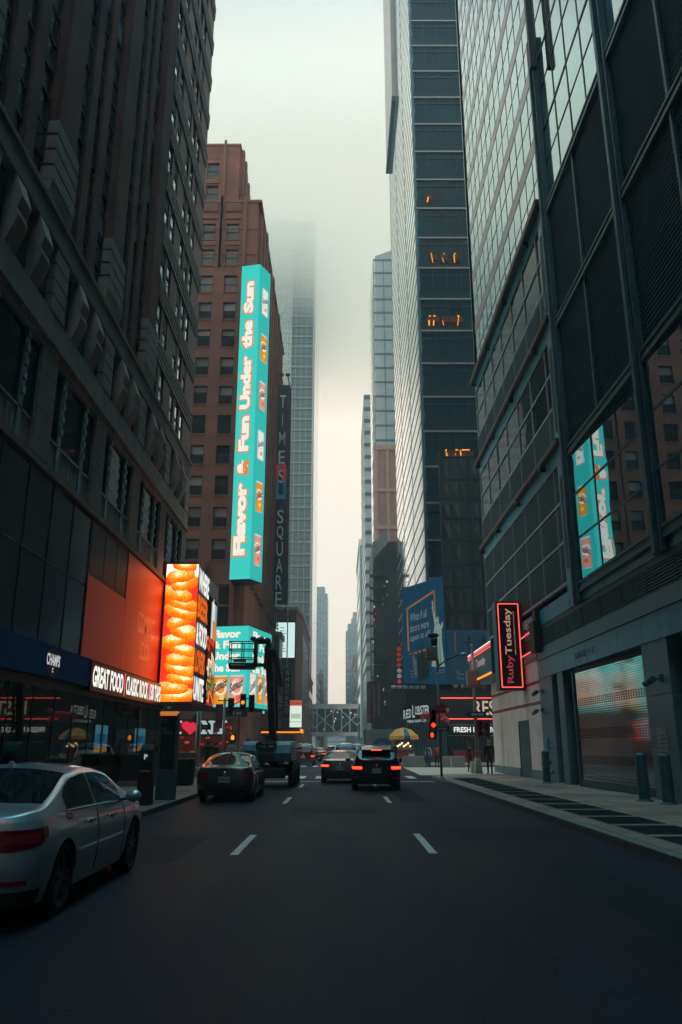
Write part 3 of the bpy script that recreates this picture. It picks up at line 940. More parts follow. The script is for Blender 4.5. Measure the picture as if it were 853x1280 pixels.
# louvre strip over the fascia
lv = MB()
y = 37.0
lv.box(RX - .0, RY0, 6.72, RX + .5, RY1, 6.92)
for j in range(8):
    z = 5.98 + j * .093
    lv.box(RX - .01, RY0, z, RX + .1, 36.9, z + .045)
lv.build('louvre', M['steel_dark'], R1)
lv = MB()
for k in range(24): lv.box(RX - .02, 36.6 - k * 2.2, 5.96, RX + .05, 36.6 - k * 2.2 + .06, 6.72)
lv.box(RX + .1, RY0, 5.95, RX + .15, 36.9, 6.72)
lv.build('louvre_post', M['panel_black'], R1)
tp = MB(); y = RY1
while y > 0:
    tp.box(RX - .03, y - 2.0 + .008, 6.93, RX + .4, y - .008, 7.62); y -= 2.0
tp.build('teal_course', M['teal_panel'], R1)

# large scale near part: columns, beams, ribbed panels, mirrored windows
colY = [30.0, 21.9, 13.8, 5.7, -2.4, -10.5]
c = MB()
for y in colY:
    for dy, wd, n in ((0, .18, .30), (-.3, .12, .2), (.3, .12, .2)):
        c.box(RX - n, y + dy - wd / 2, 6.9, RX + .4, y + dy + wd / 2, 34)
c.build('column', M['steel_dark'], R1)
bm = MB()
for z in (12.95, 18.75, 24.35, 7.45):
    bm.box(RX - .16, -40, z - .2, RX + .3, 29.7, z - .07); bm.box(RX - .12, -40, z - .07, RX + .3, 29.7, z + .1); bm.box(RX - .16, -40, z + .1, RX + .3, 29.7, z + .2)
bm.build('beam', M['steel_dark'], R1)
rbm = mat('ribbed dark screen', (.034, .105, .13), .6, metal=0, spec=.2, var=.3, scale=.5)
nwin = 0
for i in range(len(colY) - 1):
    a, e = colY[i + 1] + .36, colY[i] - .36
    mid = (a + e) / 2
    for z0, z1 in ((13.15, 18.55), (18.95, 24.15)):
        for u0, u1 in ((a, mid - .07), (mid + .07, e)):
            p = MB()
            if i < 3:
                z = z0 + .02; vv = []; ff = []
                while z < z1 - .1:
                    b = len(vv)
                    for x, zz in ((RX + .06, z), (RX - .02, z + .02), (RX - .02, z + .07), (RX + .06, z + .09)):
                        vv += [(x, u0, zz), (x, u1, zz)]
                    for q in range(3): ff.append((b + 2 * q + 1, b + 2 * q, b + 2 * q + 2, b + 2 * q + 3))
                    z += .155
                p.add(vv, ff, 0)
            p.box(RX + .05, u0, z0, RX + .1, u1, z1, 0)
            p.build('ribbed_panel', rbm, R1)
        q = MB(); q.box(RX - .1, mid - .07, z0, RX + .2, mid + .07, z1); q.build('panel_post', M['steel_dark'], R1)
    # mirrored window under the panels: three by two panes
    f = MB()
    for u in (a, mid - 1.2, mid + 1.2, e): f.box(RX + .03 - (u - mid) * .036, u - .045, 7.65, RX + .3, u + .045, 12.75)
    for z in (7.65, 9.3, 11.05, 12.7): f.ext([(RX + .035 - (a - mid) * .036, a, z - .045), (RX + .035 - (e - mid) * .036, e, z - .045), (RX + .3, e, z - .045), (RX + .3, a, z - .045)], (0, 0, .09))
    fo = f.build('window', M['steel_dark'], R1)
    g_ = MB()
    uu = [a, mid - 1.2, mid + 1.2, e]; zz = [7.65, 9.3, 11.05, 12.7]
    for k in range(3):
        for j in range(3):
            t1, t2 = RND.uniform(-.003, .003), RND.uniform(-.003, .003)
            xa, xb = RX + .05 - (uu[k + 1] - mid) * .036, RX + .05 - (uu[k] - mid) * .036      # the glazing leans a little to the street
            g_.quad((xa + t1, uu[k + 1], zz[j]), (xb + t2, uu[k], zz[j]), (xb - t1, uu[k], zz[j + 1]), (xa - t2, uu[k + 1], zz[j + 1]))
    g_.build('pane', M['glass_window'], fo)
    # tall dark framed mirrored glass above
    f = MB()
    for u in (a, a + 1.9, mid, e - 1.9, e): f.box(RX + .035, u - .035, 24.6, RX + .2, u + .035, 60)
    for j in range(9):
        z = 24.6 + j * 4.0
        f.box(RX + .03, a, z - .05, RX + .2, e, z + .06); f.box(RX + .035, a, z + 2.2, RX + .2, e, z + 2.25)
    fo = f.build('curtain_frame', M['frame_dark'], R1)
    g_ = MB()
    uu = [a, a + 1.9, mid, e - 1.9, e]
    for k in range(4):
        for j in range(9):
            for h0, h1 in ((0, 2.2), (2.2, 4)):
                t1, t2 = RND.uniform(-.005, .005), RND.uniform(-.005, .005); z = 24.6 + j * 4
                g_.quad((RX + .06 + t1, uu[k + 1], z + h0), (RX + .06 + t2, uu[k], z + h0), (RX + .06 - t1, uu[k], z + h1), (RX + .06 - t2, uu[k + 1], z + h1))
    g_.build('glazing', M['glass_mirror'], fo)
# smaller scale far part: three tiers of gridded windows and louvres between pipe ledges
stp = MB(); stp.box(RX - .06, 30.3, 6.92, RX + .3, 31.45, 25.3); stp.build('end_strip', M['teal_panel'], R1)
for z0 in (8.5, 14.4, 20.1):
    lv = MB()
    lv.box(RX - .075, 30.45, z0, RX - .065, 31.2, z0 + 3.9, 1)
    for j in range(38): lv.box(RX - .11, 30.45, z0 + j * .1, RX - .07, 31.2, z0 + j * .1 + .05)
    lv.build('strip_louvre', [M['steel_dark'], M['black']], R1)
for z0, z1 in ((8.0, 13.1), (14.15, 18.85), (19.85, 24.75)):
    tpz = MB(); y = RY1
    while y > 31.6:
        tpz.box(RX - .02, max(31.5, y - 2.95) + .006, z1 - .02, RX + .4, y - .006, z1 + .95); y -= 2.98
    tpz.build('teal_panel', M['teal_panel'], R1)
    uu = [31.5, 32.3] + [32.3 + (RY1 - 32.3) / 6 * k for k in range(1, 7)]
    zz = [z0 + (z1 - z0) / 3 * k for k in range(4)]
    f = MB()
    for u in uu: f.box(RX - .012, u - .05, z0, RX + .2, u + .05, z1)
    for z in zz: f.box(RX - .008, 31.5, z - .055, RX + .2, RY1, z + .055)
    f.build('window_grid', M['frame_grey'], R1)
    for k in range(7):
        for j in range(3):
            p = MB()
            if j == 0 or z0 < 9:
                for q in range(int((zz[j + 1] - zz[j] - .1) / .115)): p.box(RX - .02, uu[k] + .05, zz[j] + .06 + q * .115, RX + .06, uu[k + 1] - .05, zz[j] + .11 + q * .115, 1)
                p.quad((RX + .07, uu[k + 1], zz[j]), (RX + .07, uu[k], zz[j]), (RX + .07, uu[k], zz[j + 1]), (RX + .07, uu[k + 1], zz[j + 1]), 2)
                p.build('louvre_panel', [M['glass_teal'], M['steel_dark'], M['panel_black']], R1)
            else:
                t = RND.uniform(-.01, .01)
                p.quad((RX + .04 + t, uu[k + 1], zz[j]), (RX + .04, uu[k], zz[j]), (RX + .04, uu[k], zz[j + 1]), (RX + .04 + t, uu[k + 1], zz[j + 1]))
                p.build('window_pane', M['glass_front'], R1)
for z in (13.85, 19.65, 25.55):
    b = MB(); b.box(RX - .26, 30.7, z - .14, RX + .1, RY1 + .4, z + .14) if z < 25 else b.box(RX - .34, 30.7, z - .2, RX + .1, RY1 + .4, z + .2)
    b.build('ledge', M['brown_trim'], R1, bevel=.06)
    for y in (33.5, 38.8, 44.1, 49.2):
        b = MB(); b.cyl((RX - .3, y, z - .30), (RX + .1, y, z - .30), .13, n=12)
        b.build('ledge_bracket', M['frame_dark'], R1)
# mirrored tower over the ledge
ta, te = 30.5, 48.6
f = MB(); gl = MB(); sp_ = MB()
nu = 13; uu = [ta + (te - ta) / nu * k for k in range(nu + 1)]
for k in uu: f.box(RX + .032, k - .022, 25.7, RX + .2, k + .022, 78)
lev = 25.7
while lev < 77:
    f.box(RX + .028, ta, lev - .03, RX + .2, te, lev + .03)
    f.box(RX + .034, ta, lev + 1.55, RX + .2, te, lev + 1.58)
    sp_.box(RX + .03, ta, lev + 3.1, RX + .1, te, lev + 3.85)
    for k in range(nu):
        for h0, h1 in ((0, 1.57), (1.57, 3.1)):
            t1, t2 = RND.uniform(-.005, .005), RND.uniform(-.005, .005)
            gl.quad((RX + .05 + t1, uu[k + 1], lev + h0), (RX + .05 + t2, uu[k], lev + h0), (RX + .05 - t1, uu[k], lev + h1), (RX + .05 - t2, uu[k + 1], lev + h1))
    lev += 3.88
fo = f.build('tower_frame', M['frame_dark'], R1)
gl.build('tower_glazing', M['glass_mirror'], fo)
sp_.build('spandrel_band', M['pink_panel'], R1)
w = MB(); w.box(RX - .5, 28.9, 31.5, RX - .2, 29.15, 38); w.build('flag_bracket', M['black'], R1)

# fittings on the garage wall
for y, z, lab in ((36.7, 4.02, 'small dark camera on the stone pier beside the upper red stripe'), (36.9, 3.2, 'small dark camera on the stone pier beside the lower red stripe'), (23.0, 3.5, 'dark wall camera on the pier nearest the camera')):
    cmr = thing('wall_camera', lab, 'camera', (RX, y, z), 'cameras on the garage wall')
    t = MB(); t.box(RX - .1, y - .08, z - .1, RX - .03, y + .08, z + .1); t.cyl((RX - .1, y, z), (RX - .4, y + .1, z - .06), .025, n=8); t.build('bracket', M['steel_dark'], cmr)
    t = MB(); t.cyl((RX - .38, y - .26, z - .05), (RX - .42, y + .25, z - .14), .09, n=12); t.ball((RX - .42, y + .25, z - .14), .09); t.build('housing', M['steel_dark'], cmr)
nt_ = thing('wall_notice', 'small white paper notice on the pier beside the garage shutter', 'notice', (RX - .03, 23.4, 1.6))
t = MB(); t.box(RX - .05, 23.05, 1.25, RX - .036, 23.75, 2.15); t.build('sheet', mat('notice paper', (.5, .46, .44), .7), nt_)
t = MB()
for k in range(5): t.box(RX - .054, 23.15, 1.45 + k * .12, RX - .05, 23.15 + (.5, .42, .5, .3, .46)[k], 1.47 + k * .12)
t.build('writing', M['black'], nt_)
for y, z, lab in ((36.2, .95, 'polished standpipe outlet low on the stone pier'), (35.9, .55, 'polished standpipe outlet nearest the pavement on the stone pier')):
    o = thing('standpipe', lab, 'standpipe', (RX, y, z), 'standpipes on the garage pier')
    t = MB(); t.lathe([(.17, 0), (.17, .03), (.1, .05)], (RX - .03, y, z), 16, axis='x'); t.cyl((RX - .03, y, z), (RX - .22, y, z), .07)
    t.build('flange', M['steel'], o)
    t = MB()
    for s_ in (-1, 1): t.cyl((RX - .18, y, z), (RX - .34, y + s_ * .14, z - .06), .065); t.cyl((RX - .34, y + s_ * .14, z - .06), (RX - .38, y + s_ * .175, z - .075), .08)
    t.build('inlet', M['steel'], o)
t = MB(); t.box(RX - .1, 36.3, 1.35, RX - .03, 36.95, 2.0); t.box(RX - .11, 36.35, 1.4, RX - .095, 36.9, 1.95)
tag(t.build('alarm_box', M['teal_panel'], bevel=.01), 'square teal alarm box on the stone pier above the standpipes', 'box')
for x, y, lab in ((8.55, 34.6, 'dark steel bollard at the far jamb of the garage shutter'), (8.55, 23.6, 'dark steel bollard in front of the near jamb of the shutter'), (8.75, 22.4, 'dark steel bollard closest to the camera by the garage')):
    o = thing('bollard', lab, 'bollard', (x, y, .15), 'bollards before the garage')
    t = MB(); t.lathe([(.16, .15), (.16, 1.35), (.15, 1.40), (.11, 1.44), (0, 1.46)], (x, y, 0), 20); t.build('post', M['steel_dark'], o)
    t = MB(); t.lathe([(.24, .15), (.24, .18), (.165, .20)], (x, y, 0), 20); t.build('base_plate', M['steel_dark'], o)

# red neon blade sign at the far corner
BS = thing('neon_blade_sign', 'tall vertical restaurant sign outlined in red neon on the white wall', 'sign', (8.5, 40, 4.3))
M['blade_side'] = mat('blade sign teal side', (.05, .16, .20), .4)
w = MB(); w.box(7.86, 39.98, 4.28, 9.12, 40.85, 8.72); w.build('cabinet', M['blade_side'], BS, bevel=.01)
w = MB(); w.box(7.88, 39.94, 4.3, 9.1, 39.979, 8.7); w.build('face', mat('sign face black', (.014, .012, .014), .35), BS)
w = MB(); r = .028; yy = 39.91
w.tube([(7.98, yy, 4.42), (9.0, yy, 4.42), (9.0, yy, 8.58), (7.98, yy, 8.58), (7.98, yy, 4.42)], r, 8)
w.build('neon_tube', M['neon'], BS)
w = MB()
w.text('Ruby', (8.68, 39.93, 4.62), (0, 0, 1), (-1, 0, 0), 1.38, .42, 0, bold=.018)
w.text('Tuesday', (8.68, 39.93, 6.02), (0, 0, 1), (-1, 0, 0), 2.34, .44, 1, bold=.018)
w.text('SIMPLE FRESH AMERICAN DINING', (8.78, 39.93, 6.0), (0, 0, 1), (-1, 0, 0), 2.2, .06, 1, bold=.005)
w.build('lettering', [emit('sign dull red', srgb('#a83848'), .8), emit('sign dull gold', srgb('#c09078'), .8)], BS)
w = MB()
for z in (7.9, 6.9, 5.6): w.box(9.12, 40.3, z, 9.25, 40.5, z + .12)
w.build('bracket', M['black'], BS)
MQ = thing('corner_marquee_sign', 'slanted restaurant marquee with neon edges behind the tall neon sign', 'sign', (8.3, 45, 5.2))
w = MB(); w.box(7.95, 42.3, 5.28, 9.15, 49.9, 6.95); w.build('cabinet', M['blade_side'], MQ, bevel=.01)
w = MB()
for z in (6.72, 6.86): w = MB(); w.cyl((7.93, 42.3, z), (7.93, 49.9, z), .03, n=8, m=0); w.build('neon_tube', M['neon'], MQ)
w = MB()
for z in (6.98,): w.cyl((7.93, 42.3, z), (7.93, 49.9, z), .03, n=8, m=1)
for k in range(26): w.box(7.915, 42.4 + k * .29, 5.3, 7.95, 42.55 + k * .29, 5.4, 2)
w.build('bulb_row', [M['neon'], M['lamp_white'], M['amber']], MQ)
w = MB(); w.text('Ruby', (7.944, 49.0, 5.85), (0, -1, 0), (0, 0, 1), 1.7, .62, 0, bold=.02); w.text('Tuesday', (7.944, 47.1, 5.85), (0, -1, 0), (0, 0, 1), 3.0, .62, 1, bold=.02)
w.build('lettering', [emit('marquee red', srgb('#c02838'), .9), emit('marquee white', srgb('#b8a8a0'), .7)], MQ)
BX = thing('neon_sign_box', 'black projecting sign box with red neon bars under the grid windows', 'sign', (8.9, 36.6, 5.8))
w = MB(); w.box(8.82, 36.2, 5.75, 9.19, 37.1, 7.15); w.box(8.95, 36.3, 7.15, 9.19, 36.9, 7.75); w.build('cabinet', M['black'], BX, bevel=.01)
w = MB()
for z in (6.75, 5.85): w = MB(); w.cyl((8.86, 37.1, z), (8.98, 39.6, z), .03, n=8); w.build('neon_tube', M['neon'], BX)
w = MB()
for z in (6.0, 6.35, 6.95): w.cyl((8.9, 37.1, z), (9.05, 39.6, z), .035, n=8, m=0); w.ball((8.98, 38.6, z + .08), .07)
w.build('strut', M['black'], BX)
# ------------------------------------------------------------------ red brick building across the avenue
BB = thing('red_brick_building', 'stepped red brick building with sash windows behind the turquoise screens', 'building', (-9, 73, .15))
FB = ('y', 73.0, -1); FBS = ('x', -9.0, 1)
fz = [18.58 + 3.2 * k for k in range(12)]
colx = [-14.2 - 2.55 * k for k in range(9)]; colx = [-11.65] + colx
us = sorted([c - .68 for c in colx] + [c + .68 for c in colx] + [-40, -9.0])
zs = [16.6]
for z in fz: zs += [z, z + 1.98]
zs += [58.4]
w = MB()
grid_wall(w, FB, us, zs, lambda i, j: i % 2 == 1 and j % 2 == 1, -.35, 0)
w.box(-40, 73.35, 5, -9.4, 108, 58.3)
# side face on the street
cys = [76 + 3.05 * k for k in range(10)]
us2 = sorted([c - .6 for c in cys] + [c + .6 for c in cys] + [73.36, 108])
grid_wall(w, FBS, us2, zs, lambda i, j: i % 2 == 1 and j % 2 == 1, -.35, 0)
w.build('wall', M['brick_red'], BB)
rects = [(FB, c - .68, c + .68, z, z + 1.98, RND.choice((0, 0, .45, .5, .5, .3))) for c in colx for z in fz]
rects += [(FBS, c - .6, c + .6, z, z + 1.98, RND.choice((0, .4))) for c in cys for z in fz]
windows(BB, rects, n=-.24, fw=.09, rails=(.5,), glass='glass_dark', cap=100, sill='stone_red')
p = MB()
for k in range(11): p.box(-9.02, 73.9 + 3.05 * k, 16.6, -8.6, 74.9 + 3.05 * k, 57.5 + (k % 3) * 1.1)
p.build('pier', M['brick_red'], BB)
p = MB(); p.box(-40, 72.9, 58.4, -8.6, 108, 58.75); p.box(-40, 72.92, 55.0, -8.9, 73.0, 55.15); p.box(-40, 72.92, 51.85, -8.9, 73, 51.98)
for c in colx:
    for d in (-1.0, 1.0): p.box(c + d * 1.28 - .16, 72.8, 50.4, c + d * 1.28 + .16, 73, 59.2)
    p.box(c - .8, 72.86, 56.3, c + .8, 73, 56.75); p.box(c - .8, 72.86, 57.2, c + .8, 73.0, 58.3)
    for q in range(4): p.box(c - .7 + q * .4, 72.80, 57.3, c - .52 + q * .4, 72.87, 58.2)
    p.box(c - .8, 72.9, 53.0, c + .8, 73, 53.5)
p.build('terracotta_trim', M['stone_red'], BB, bevel=.03)
# set back crown
cw2 = MB()
grid_wall(cw2, ('y', 73.4, -1), sorted([-40, -11.3] + [c + d for c in colx[1:] for d in (-.68, .68)]), [58.75, 59.0, 60.98, 62.0, 63.98, 66.2], lambda i, j: i % 2 == 1 and j in (1, 3), -.35, 0)
cw2.box(-40, 73.76, 58.75, -11.3, 81, 66.1)
for k in range(5): cw2.box(-11.35 , 74.2 + k * 1.4, 58.75, -10.9 + .1 * (k % 2), 74.9 + k * 1.4, 66.4 - .35 * k)
cw2.box(-40, 81, 58.75, -10.4, 100, 61.5)
cw2.build('crown', M['brick_red'], BB)
windows(BB, [(('y', 73.4, -1), c - .68, c + .68, z, z + 1.98, RND.choice((0, .4))) for c in colx[1:5] for z in (59.0, 62.0)], n=-.24, fw=.09, sill='stone_red')
p = MB()
for c in colx[1:]:
    for d in (-1.27, 1.27): p.box(c + d - .14, 73.2, 58.8, c + d + .14, 73.4, 66.9)
    for q in range(4): p.box(c - .65 + q * .4, 73.3, 64.4, c - .5 + q * .4, 73.42, 66.1)
    p.box(c - .75, 73.3, 61.2, c + .75, 73.4, 61.8)
p.box(-40, 73.3, 66.2, -11.2, 81, 66.5)
p.build('crown_trim', M['stone_red'], BB, bevel=.03)
# base with gothic arches
b = MB(); b.box(-40, 73.02, .15, -9.02, 108, 16.6); b.build('base', M['brick_red'], BB)
b = MB()
for k in range(8):
    x = -10.2 - k * 2.6
    b.box(x - .18, 72.6, 11.0, x + .18, 73.02, 17.4); b.ext([(x - .18, 72.6, 17.4), (x + .18, 72.6, 17.4), (x, 72.6, 18.3)], (0, .3, 0))
    b.box(x - 2.45, 72.75, 16.1, x - .18, 73.02, 16.5); b.box(x - 1.45, 72.8, 11, x - 1.2, 73.02, 16.1); b.box(x - 2.4, 72.8, 14, x - .2, 73.02, 14.25)
b.build('gothic_frame', M['stone_red'], BB, bevel=.03)
b = MB()
for k in range(8): b.box(-10.2 - k * 2.6 - 2.3, 72.98, 11.2, -10.2 - k * 2.6 - .3, 73.015, 15.9)
b.build('arch_glass', M['glass_dark'], BB)
lw = MB(); lw.quad((-14.85, 72.77, 15.6), (-13.5, 72.77, 15.6), (-13.5, 72.77, 17.4), (-14.85, 72.77, 17.4)); 
lf = MB(); win_frame(lf, ('y', 72.7, -1), (-14.95, -13.4, 15.5, 17.5), 0, .1, ()); lfo = lf.build('lit_window', M['frame_dark'], BB)
g_ = MB(); g_.box(-14.9, 72.72, 15.5, -13.45, 72.76, 17.5, 0); g_.bar((-14.5, 72.7, 15.9), (-13.9, 72.7, 17.2), .22, .02, 1); g_.bar((-14.1, 72.7, 15.7), (-13.6, 72.7, 16.9), .1, .02, 1)
g_.build('pane', [M['glass_dark'], M['warm']], lfo)

# shop on the corner under the brick building
SHP = thing('gift_shop_front', 'dim gift shop front with red lit goods under the brick building', 'shopfront', (-13, 72, .15))
w = MB()
w.box(-19, 71.6, 3.9, -9.2, 73, 4.5); w.box(-19, 72.2, .15, -9.2, 72.3, .7)
for x in (-18.8, -15.6, -12.6, -9.4): w.box(x - .2, 71.9, .15, x + .2, 72.6, 3.9)
w.build('shop_frame', M['brown_trim'], SHP)
w = MB(); w.box(-18.9, 72.9, .2, -9.3, 72.98, 3.9); w.build('back_wall', mat('red shop interior', (.25, .05, .04), .7, var=.5), SHP)
w = MB(); r = random.Random(3)
for k in range(70):
    x, z = r.uniform(-18.5, -9.6), r.uniform(.7, 3.4)
    w.box(x, 72.8, z, x + r.uniform(.08, .4), 72.89, z + r.uniform(.06, .3), r.choice((0, 0, 1, 2, 3)))
w.build('goods', [emit('goods red', srgb('#b0302a'), .5), emit('goods orange', srgb('#d06a30'), .5), emit('goods pale', srgb('#c0a890'), .3), M['black']], SHP)
IN = thing('heart_letter_sign', 'pale block letters with a red heart over the gift shop', 'sign', (-12.5, 71.5, 2.8))
def serif(mb, ch, x, y, z, wd, h, m, th=.3):
    s = .2 * h
    if ch == 'I': bars = [(.3, 0, .7, 1), (0, 0, 1, .16), (0, .84, 1, 1)]
    if ch == 'N': bars = [(.10, 0, .32, 1), (.72, 0, .92, 1), (0, 0, .45, .15), (0, .85, .30, 1), (.58, .85, 1.05, 1)]
    if ch == 'Y': bars = [(.4, 0, .62, .5), (.22, 0, .80, .15), (0, .86, .38, 1), (.64, .86, 1.02, 1)]
    for a, b, c, d in bars: mb.box(x + a * wd, y, z + b * h, x + c * wd, y + th, z + d * h, m)
    if ch == 'N': mb.ext([(x + .06 * wd, y - .002, z + h), (x + .3 * wd, y - .002, z + h), (x + .94 * wd, y - .002, z), (x + .7 * wd, y - .002, z)], (0, th, 0), m)
    if ch == 'Y':
        mb.ext([(x + .06 * wd, y - .002, z + h), (x + .30 * wd, y - .002, z + h), (x + .6 * wd, y - .002, z + .42 * h), (x + .42 * wd, y - .002, z + .42 * h)], (0, th, 0), m)
        mb.ext([(x + .96 * wd, y - .003, z + h), (x + .74 * wd, y - .003, z + h), (x + .42 * wd, y - .003, z + .42 * h), (x + .6 * wd, y - .003, z + .42 * h)], (0, th, 0), m)
w = MB()
serif(w, 'I', -14.55, 71.3, 2.62, .62, 1.12, 0); serif(w, 'N', -12.2, 71.3, 2.62, 1.1, 1.12, 0); serif(w, 'Y', -10.95, 71.3, 2.62, .95, 1.12, 0)
w.build('letter', emit('pale lit letters', srgb('#b8d4d4'), .75), IN)
w = MB(); hp = []
for k in range(28):
    t = 2 * PI * k / 28
    hp.append((-13.15 + .048 * 16 * math.sin(t) ** 3, 71.3, 3.2 + .04 * (13 * math.cos(t) - 5 * math.cos(2 * t) - 2 * math.cos(3 * t) - math.cos(4 * t))))
w.ext(hp, (0, .3, 0)); w.build('heart', emit('heart red', srgb('#e02848'), 1.0), IN)
w = MB(); w.box(-14.6, 71.4, 2.45, -9.9, 71.6, 2.6); w.build('rail', M['black'], IN)

# ------------------------------------------------------------------ turquoise screens
TQ = S('#3fd2c6')
def can(nw, nh, kind):
    """a drink can picture: body colour, pale swirl, fruit"""
    body, fruit = {'orange': (S('#f59a1c'), S('#ffd27a')), 'pink': (S('#f2a088'), S('#f06a48')), 'white': (S('#f4f2ea'), S('#f0a030'))}[kind]
    yy, xx = np.mgrid[0:nh, 0:nw]; X = (xx + .5) / nw; Y = (yy + .5) / nh
    im = np.zeros((nh, nw, 3)); im[:] = body
    im *= (1 - .25 * np.abs(X - .5) ** 2 * 4)[..., None]
    d = np.hypot((X - .5), (Y - .58) * nh / nw)
    im[(d > .30) & (d < .40)] = S('#fff6ea'); im[(d > .44) & (d < .47)] = S('#ffe0b8') if kind != 'white' else S('#f5c070')
    d2 = np.hypot(X - .62, (Y - .24) * nh / nw); im[d2 < .17] = fruit
    im[Y > .955] = S('#d8d8d4'); im[Y < .03] = S('#c8c0b8')
    corner = (np.abs(X - .5) > .44) & ((Y > .96) | (Y < .02)); im[corner] = TQ
    return im
BG_ = thing('tall_turquoise_screen', 'very tall turquoise corner screen with rising white words about flavor', 'screen', (-8.2, 69.8, 16))
A, Bp, Cp = (-10.08, 70.1), (-8.19, 69.7), (-7.3, 71.6)
w = MB(); w.ext([(A[0], A[1] + .03, 16.0), (Bp[0], Bp[1] + .03, 16.0), (Cp[0] - .02, Cp[1] + .03, 16.0), (-8.9, 73.0, 16.0), (-10.08, 73, 16)], (0, 0, 32.5)); w.build('cabinet', M['panel_black'], BG_)
fw_ = math.hypot(Bp[0] - A[0], Bp[1] - A[1]); sw_ = math.hypot(Cp[0] - Bp[0], Cp[1] - Bp[1])
fU = Vector((Bp[0] - A[0], Bp[1] - A[1], 0)).normalized(); sU = Vector((Cp[0] - Bp[0], Cp[1] - Bp[1], 0)).normalized()
M['turq'] = emit('turquoise screen', srgb('#3fd2c6'), 1.0, True)
w = MB()
w.quad((A[0], A[1], 16.02), (Bp[0], Bp[1], 16.02), (Bp[0], Bp[1], 48.5), (A[0], A[1], 48.5))
w.quad((Bp[0], Bp[1], 16.02), (Cp[0], Cp[1], 16.02), (Cp[0], Cp[1], 48.5), (Bp[0], Bp[1], 48.5), 1)
w.build('lit_face', [M['turq'], emit('turquoise screen side', srgb('#36c2b8'), .9, True)], BG_)
fN = fU.cross(Vector((0, 0, 1)))
def vtext(mb, t, z, L_, h, m, bold, inset, off):
    o = Vector((A[0], A[1], 0)) + fU * inset + fN * off
    mb.text(t, (o.x, o.y, z), (0, 0, 1), -fU, L_, h, m, bold=bold)
w = MB()
parts_ = (('Flavor', 18.2, 7.0, 1.14), ('&', 25.95, 1.6, 1.04), ('Fun', 28.3, 3.6, 1.02), ('Under', 32.6, 5.7, 1.06), ('the', 39.1, 3.1, 1.08), ('Sun', 43.0, 3.6, 1.02))
for t, z, L_, h in parts_:
    vtext(w, t, z - .14, L_ + .28, h + .26, 0, .085, 1.50, .03)
    vtext(w, t, z, L_, h, 1, .062, 1.38, .06)
w.build('lettering', [emit('letter orange edge', srgb('#f09048'), .9), emit('letter cream', srgb('#fff4e4'), 1.0)], BG_)
M['led_can'] = led('can picture lamps', .95, False)
for k, kind in enumerate(('pink', 'orange', 'white', 'pink', 'orange', 'white')):
    z = 17.4 + k * 5.15
    o = Vector((Bp[0], Bp[1], 0)) + sU * .55 + sU.cross(Vector((0, 0, 1))) * .03
    raster('can_picture', can(14, 34, kind), (o.x, o.y, z), sU, (0, 0, 1), 1.15, 3.0, M['led_can'], BG_)
    o2 = o + sU.cross(Vector((0, 0, 1))) * .03
    w = MB(); w.text('Sunkist', (o2.x + sU.x * .05, o2.y + sU.y * .05, z + 1.15), sU + Vector((0, 0, .45)), Vector((0, 0, 1)), 1.12, .62, 0, bold=.03)
    w.build('can_lettering', emit('can blue letters', srgb('#0a4a70'), .6), BG_)

LS = thing('low_turquoise_screen', 'wide turquoise corner screen with drink cans low on the brick building', 'screen', (-8.3, 71, 4.9))
A2, B2, C2 = (-12.6, 72.0), (-8.3, 71.0), (-6.75, 77.2)
w = MB(); w.ext([(A2[0], A2[1] + .04, 4.8), (B2[0], B2[1] + .04, 4.8), (C2[0] - .03, C2[1], 4.8), (-9.0, 78, 4.8), (-12.6, 73, 4.8)], (0, 0, 7.3)); w.build('cabinet', M['panel_black'], LS)
w = MB()
w.quad((A2[0], A2[1], 4.9), (B2[0], B2[1], 4.9), (B2[0], B2[1], 12.0), (A2[0], A2[1], 12.0)); w.quad((B2[0], B2[1], 4.9), (C2[0], C2[1], 4.9), (C2[0], C2[1], 12.0), (B2[0], B2[1], 12.0), 1)
w.build('lit_face', [M['turq'], emit('turquoise low side', srgb('#38c6bc'), .92, True)], LS)
for P0, P1, cans, txt in ((A2, B2, ((.30, 'orange'), (.64, 'pink')), (('Flavor', 10.0), ('& Fun', 9.05), ('Under', 8.05), ('the Sun', 7.0))), (B2, C2, ((.10, 'white'), (.40, 'orange'), (.70, 'pink')), (('Flavor', 10.0), ('& Fun', 9.05), ('Under', 8.05), ('the Sun', 7.0)))):
    U = Vector((P1[0] - P0[0], P1[1] - P0[1], 0)); Ln = U.length; U.normalize(); N_ = U.cross(Vector((0, 0, 1)))
    for f_, kind in cans:
        q = Vector((P0[0], P0[1], 0)) + U * (f_ * Ln) + N_ * .03; cwid = (.30 if P0 is A2 else .25) * Ln
        raster('can_picture', can(22, 36, kind), (q.x, q.y, 5.05 + (.25 if P0 is B2 else 0)), U, (0, 0, 1), cwid, 2.6, M['led_can'], LS)
        w = MB(); q2 = q + N_ * .03; w.text('Sunkist', (q2.x + U.x * .06, q2.y + U.y * .06, 6.1), U + Vector((0, 0, .5)), (0, 0, 1), cwid * .98, .8, 0, bold=.03)
        w.build('can_lettering', emit('can letters navy', srgb('#083e60'), .6), LS)
    w = MB()
    for t, z in txt:
        q = Vector((P0[0], P0[1], 0)) + U * (.22 * Ln if P0 is A2 else .18 * Ln) + N_ * .03
        w.text(t, (q.x, q.y, z + .95), U, (0, 0, 1), Ln * (.62 if P0 is A2 else .7), .72, 0, bold=.05)
    w.build('lettering', emit('low screen cream', srgb('#fff4e4'), 1.0), LS)

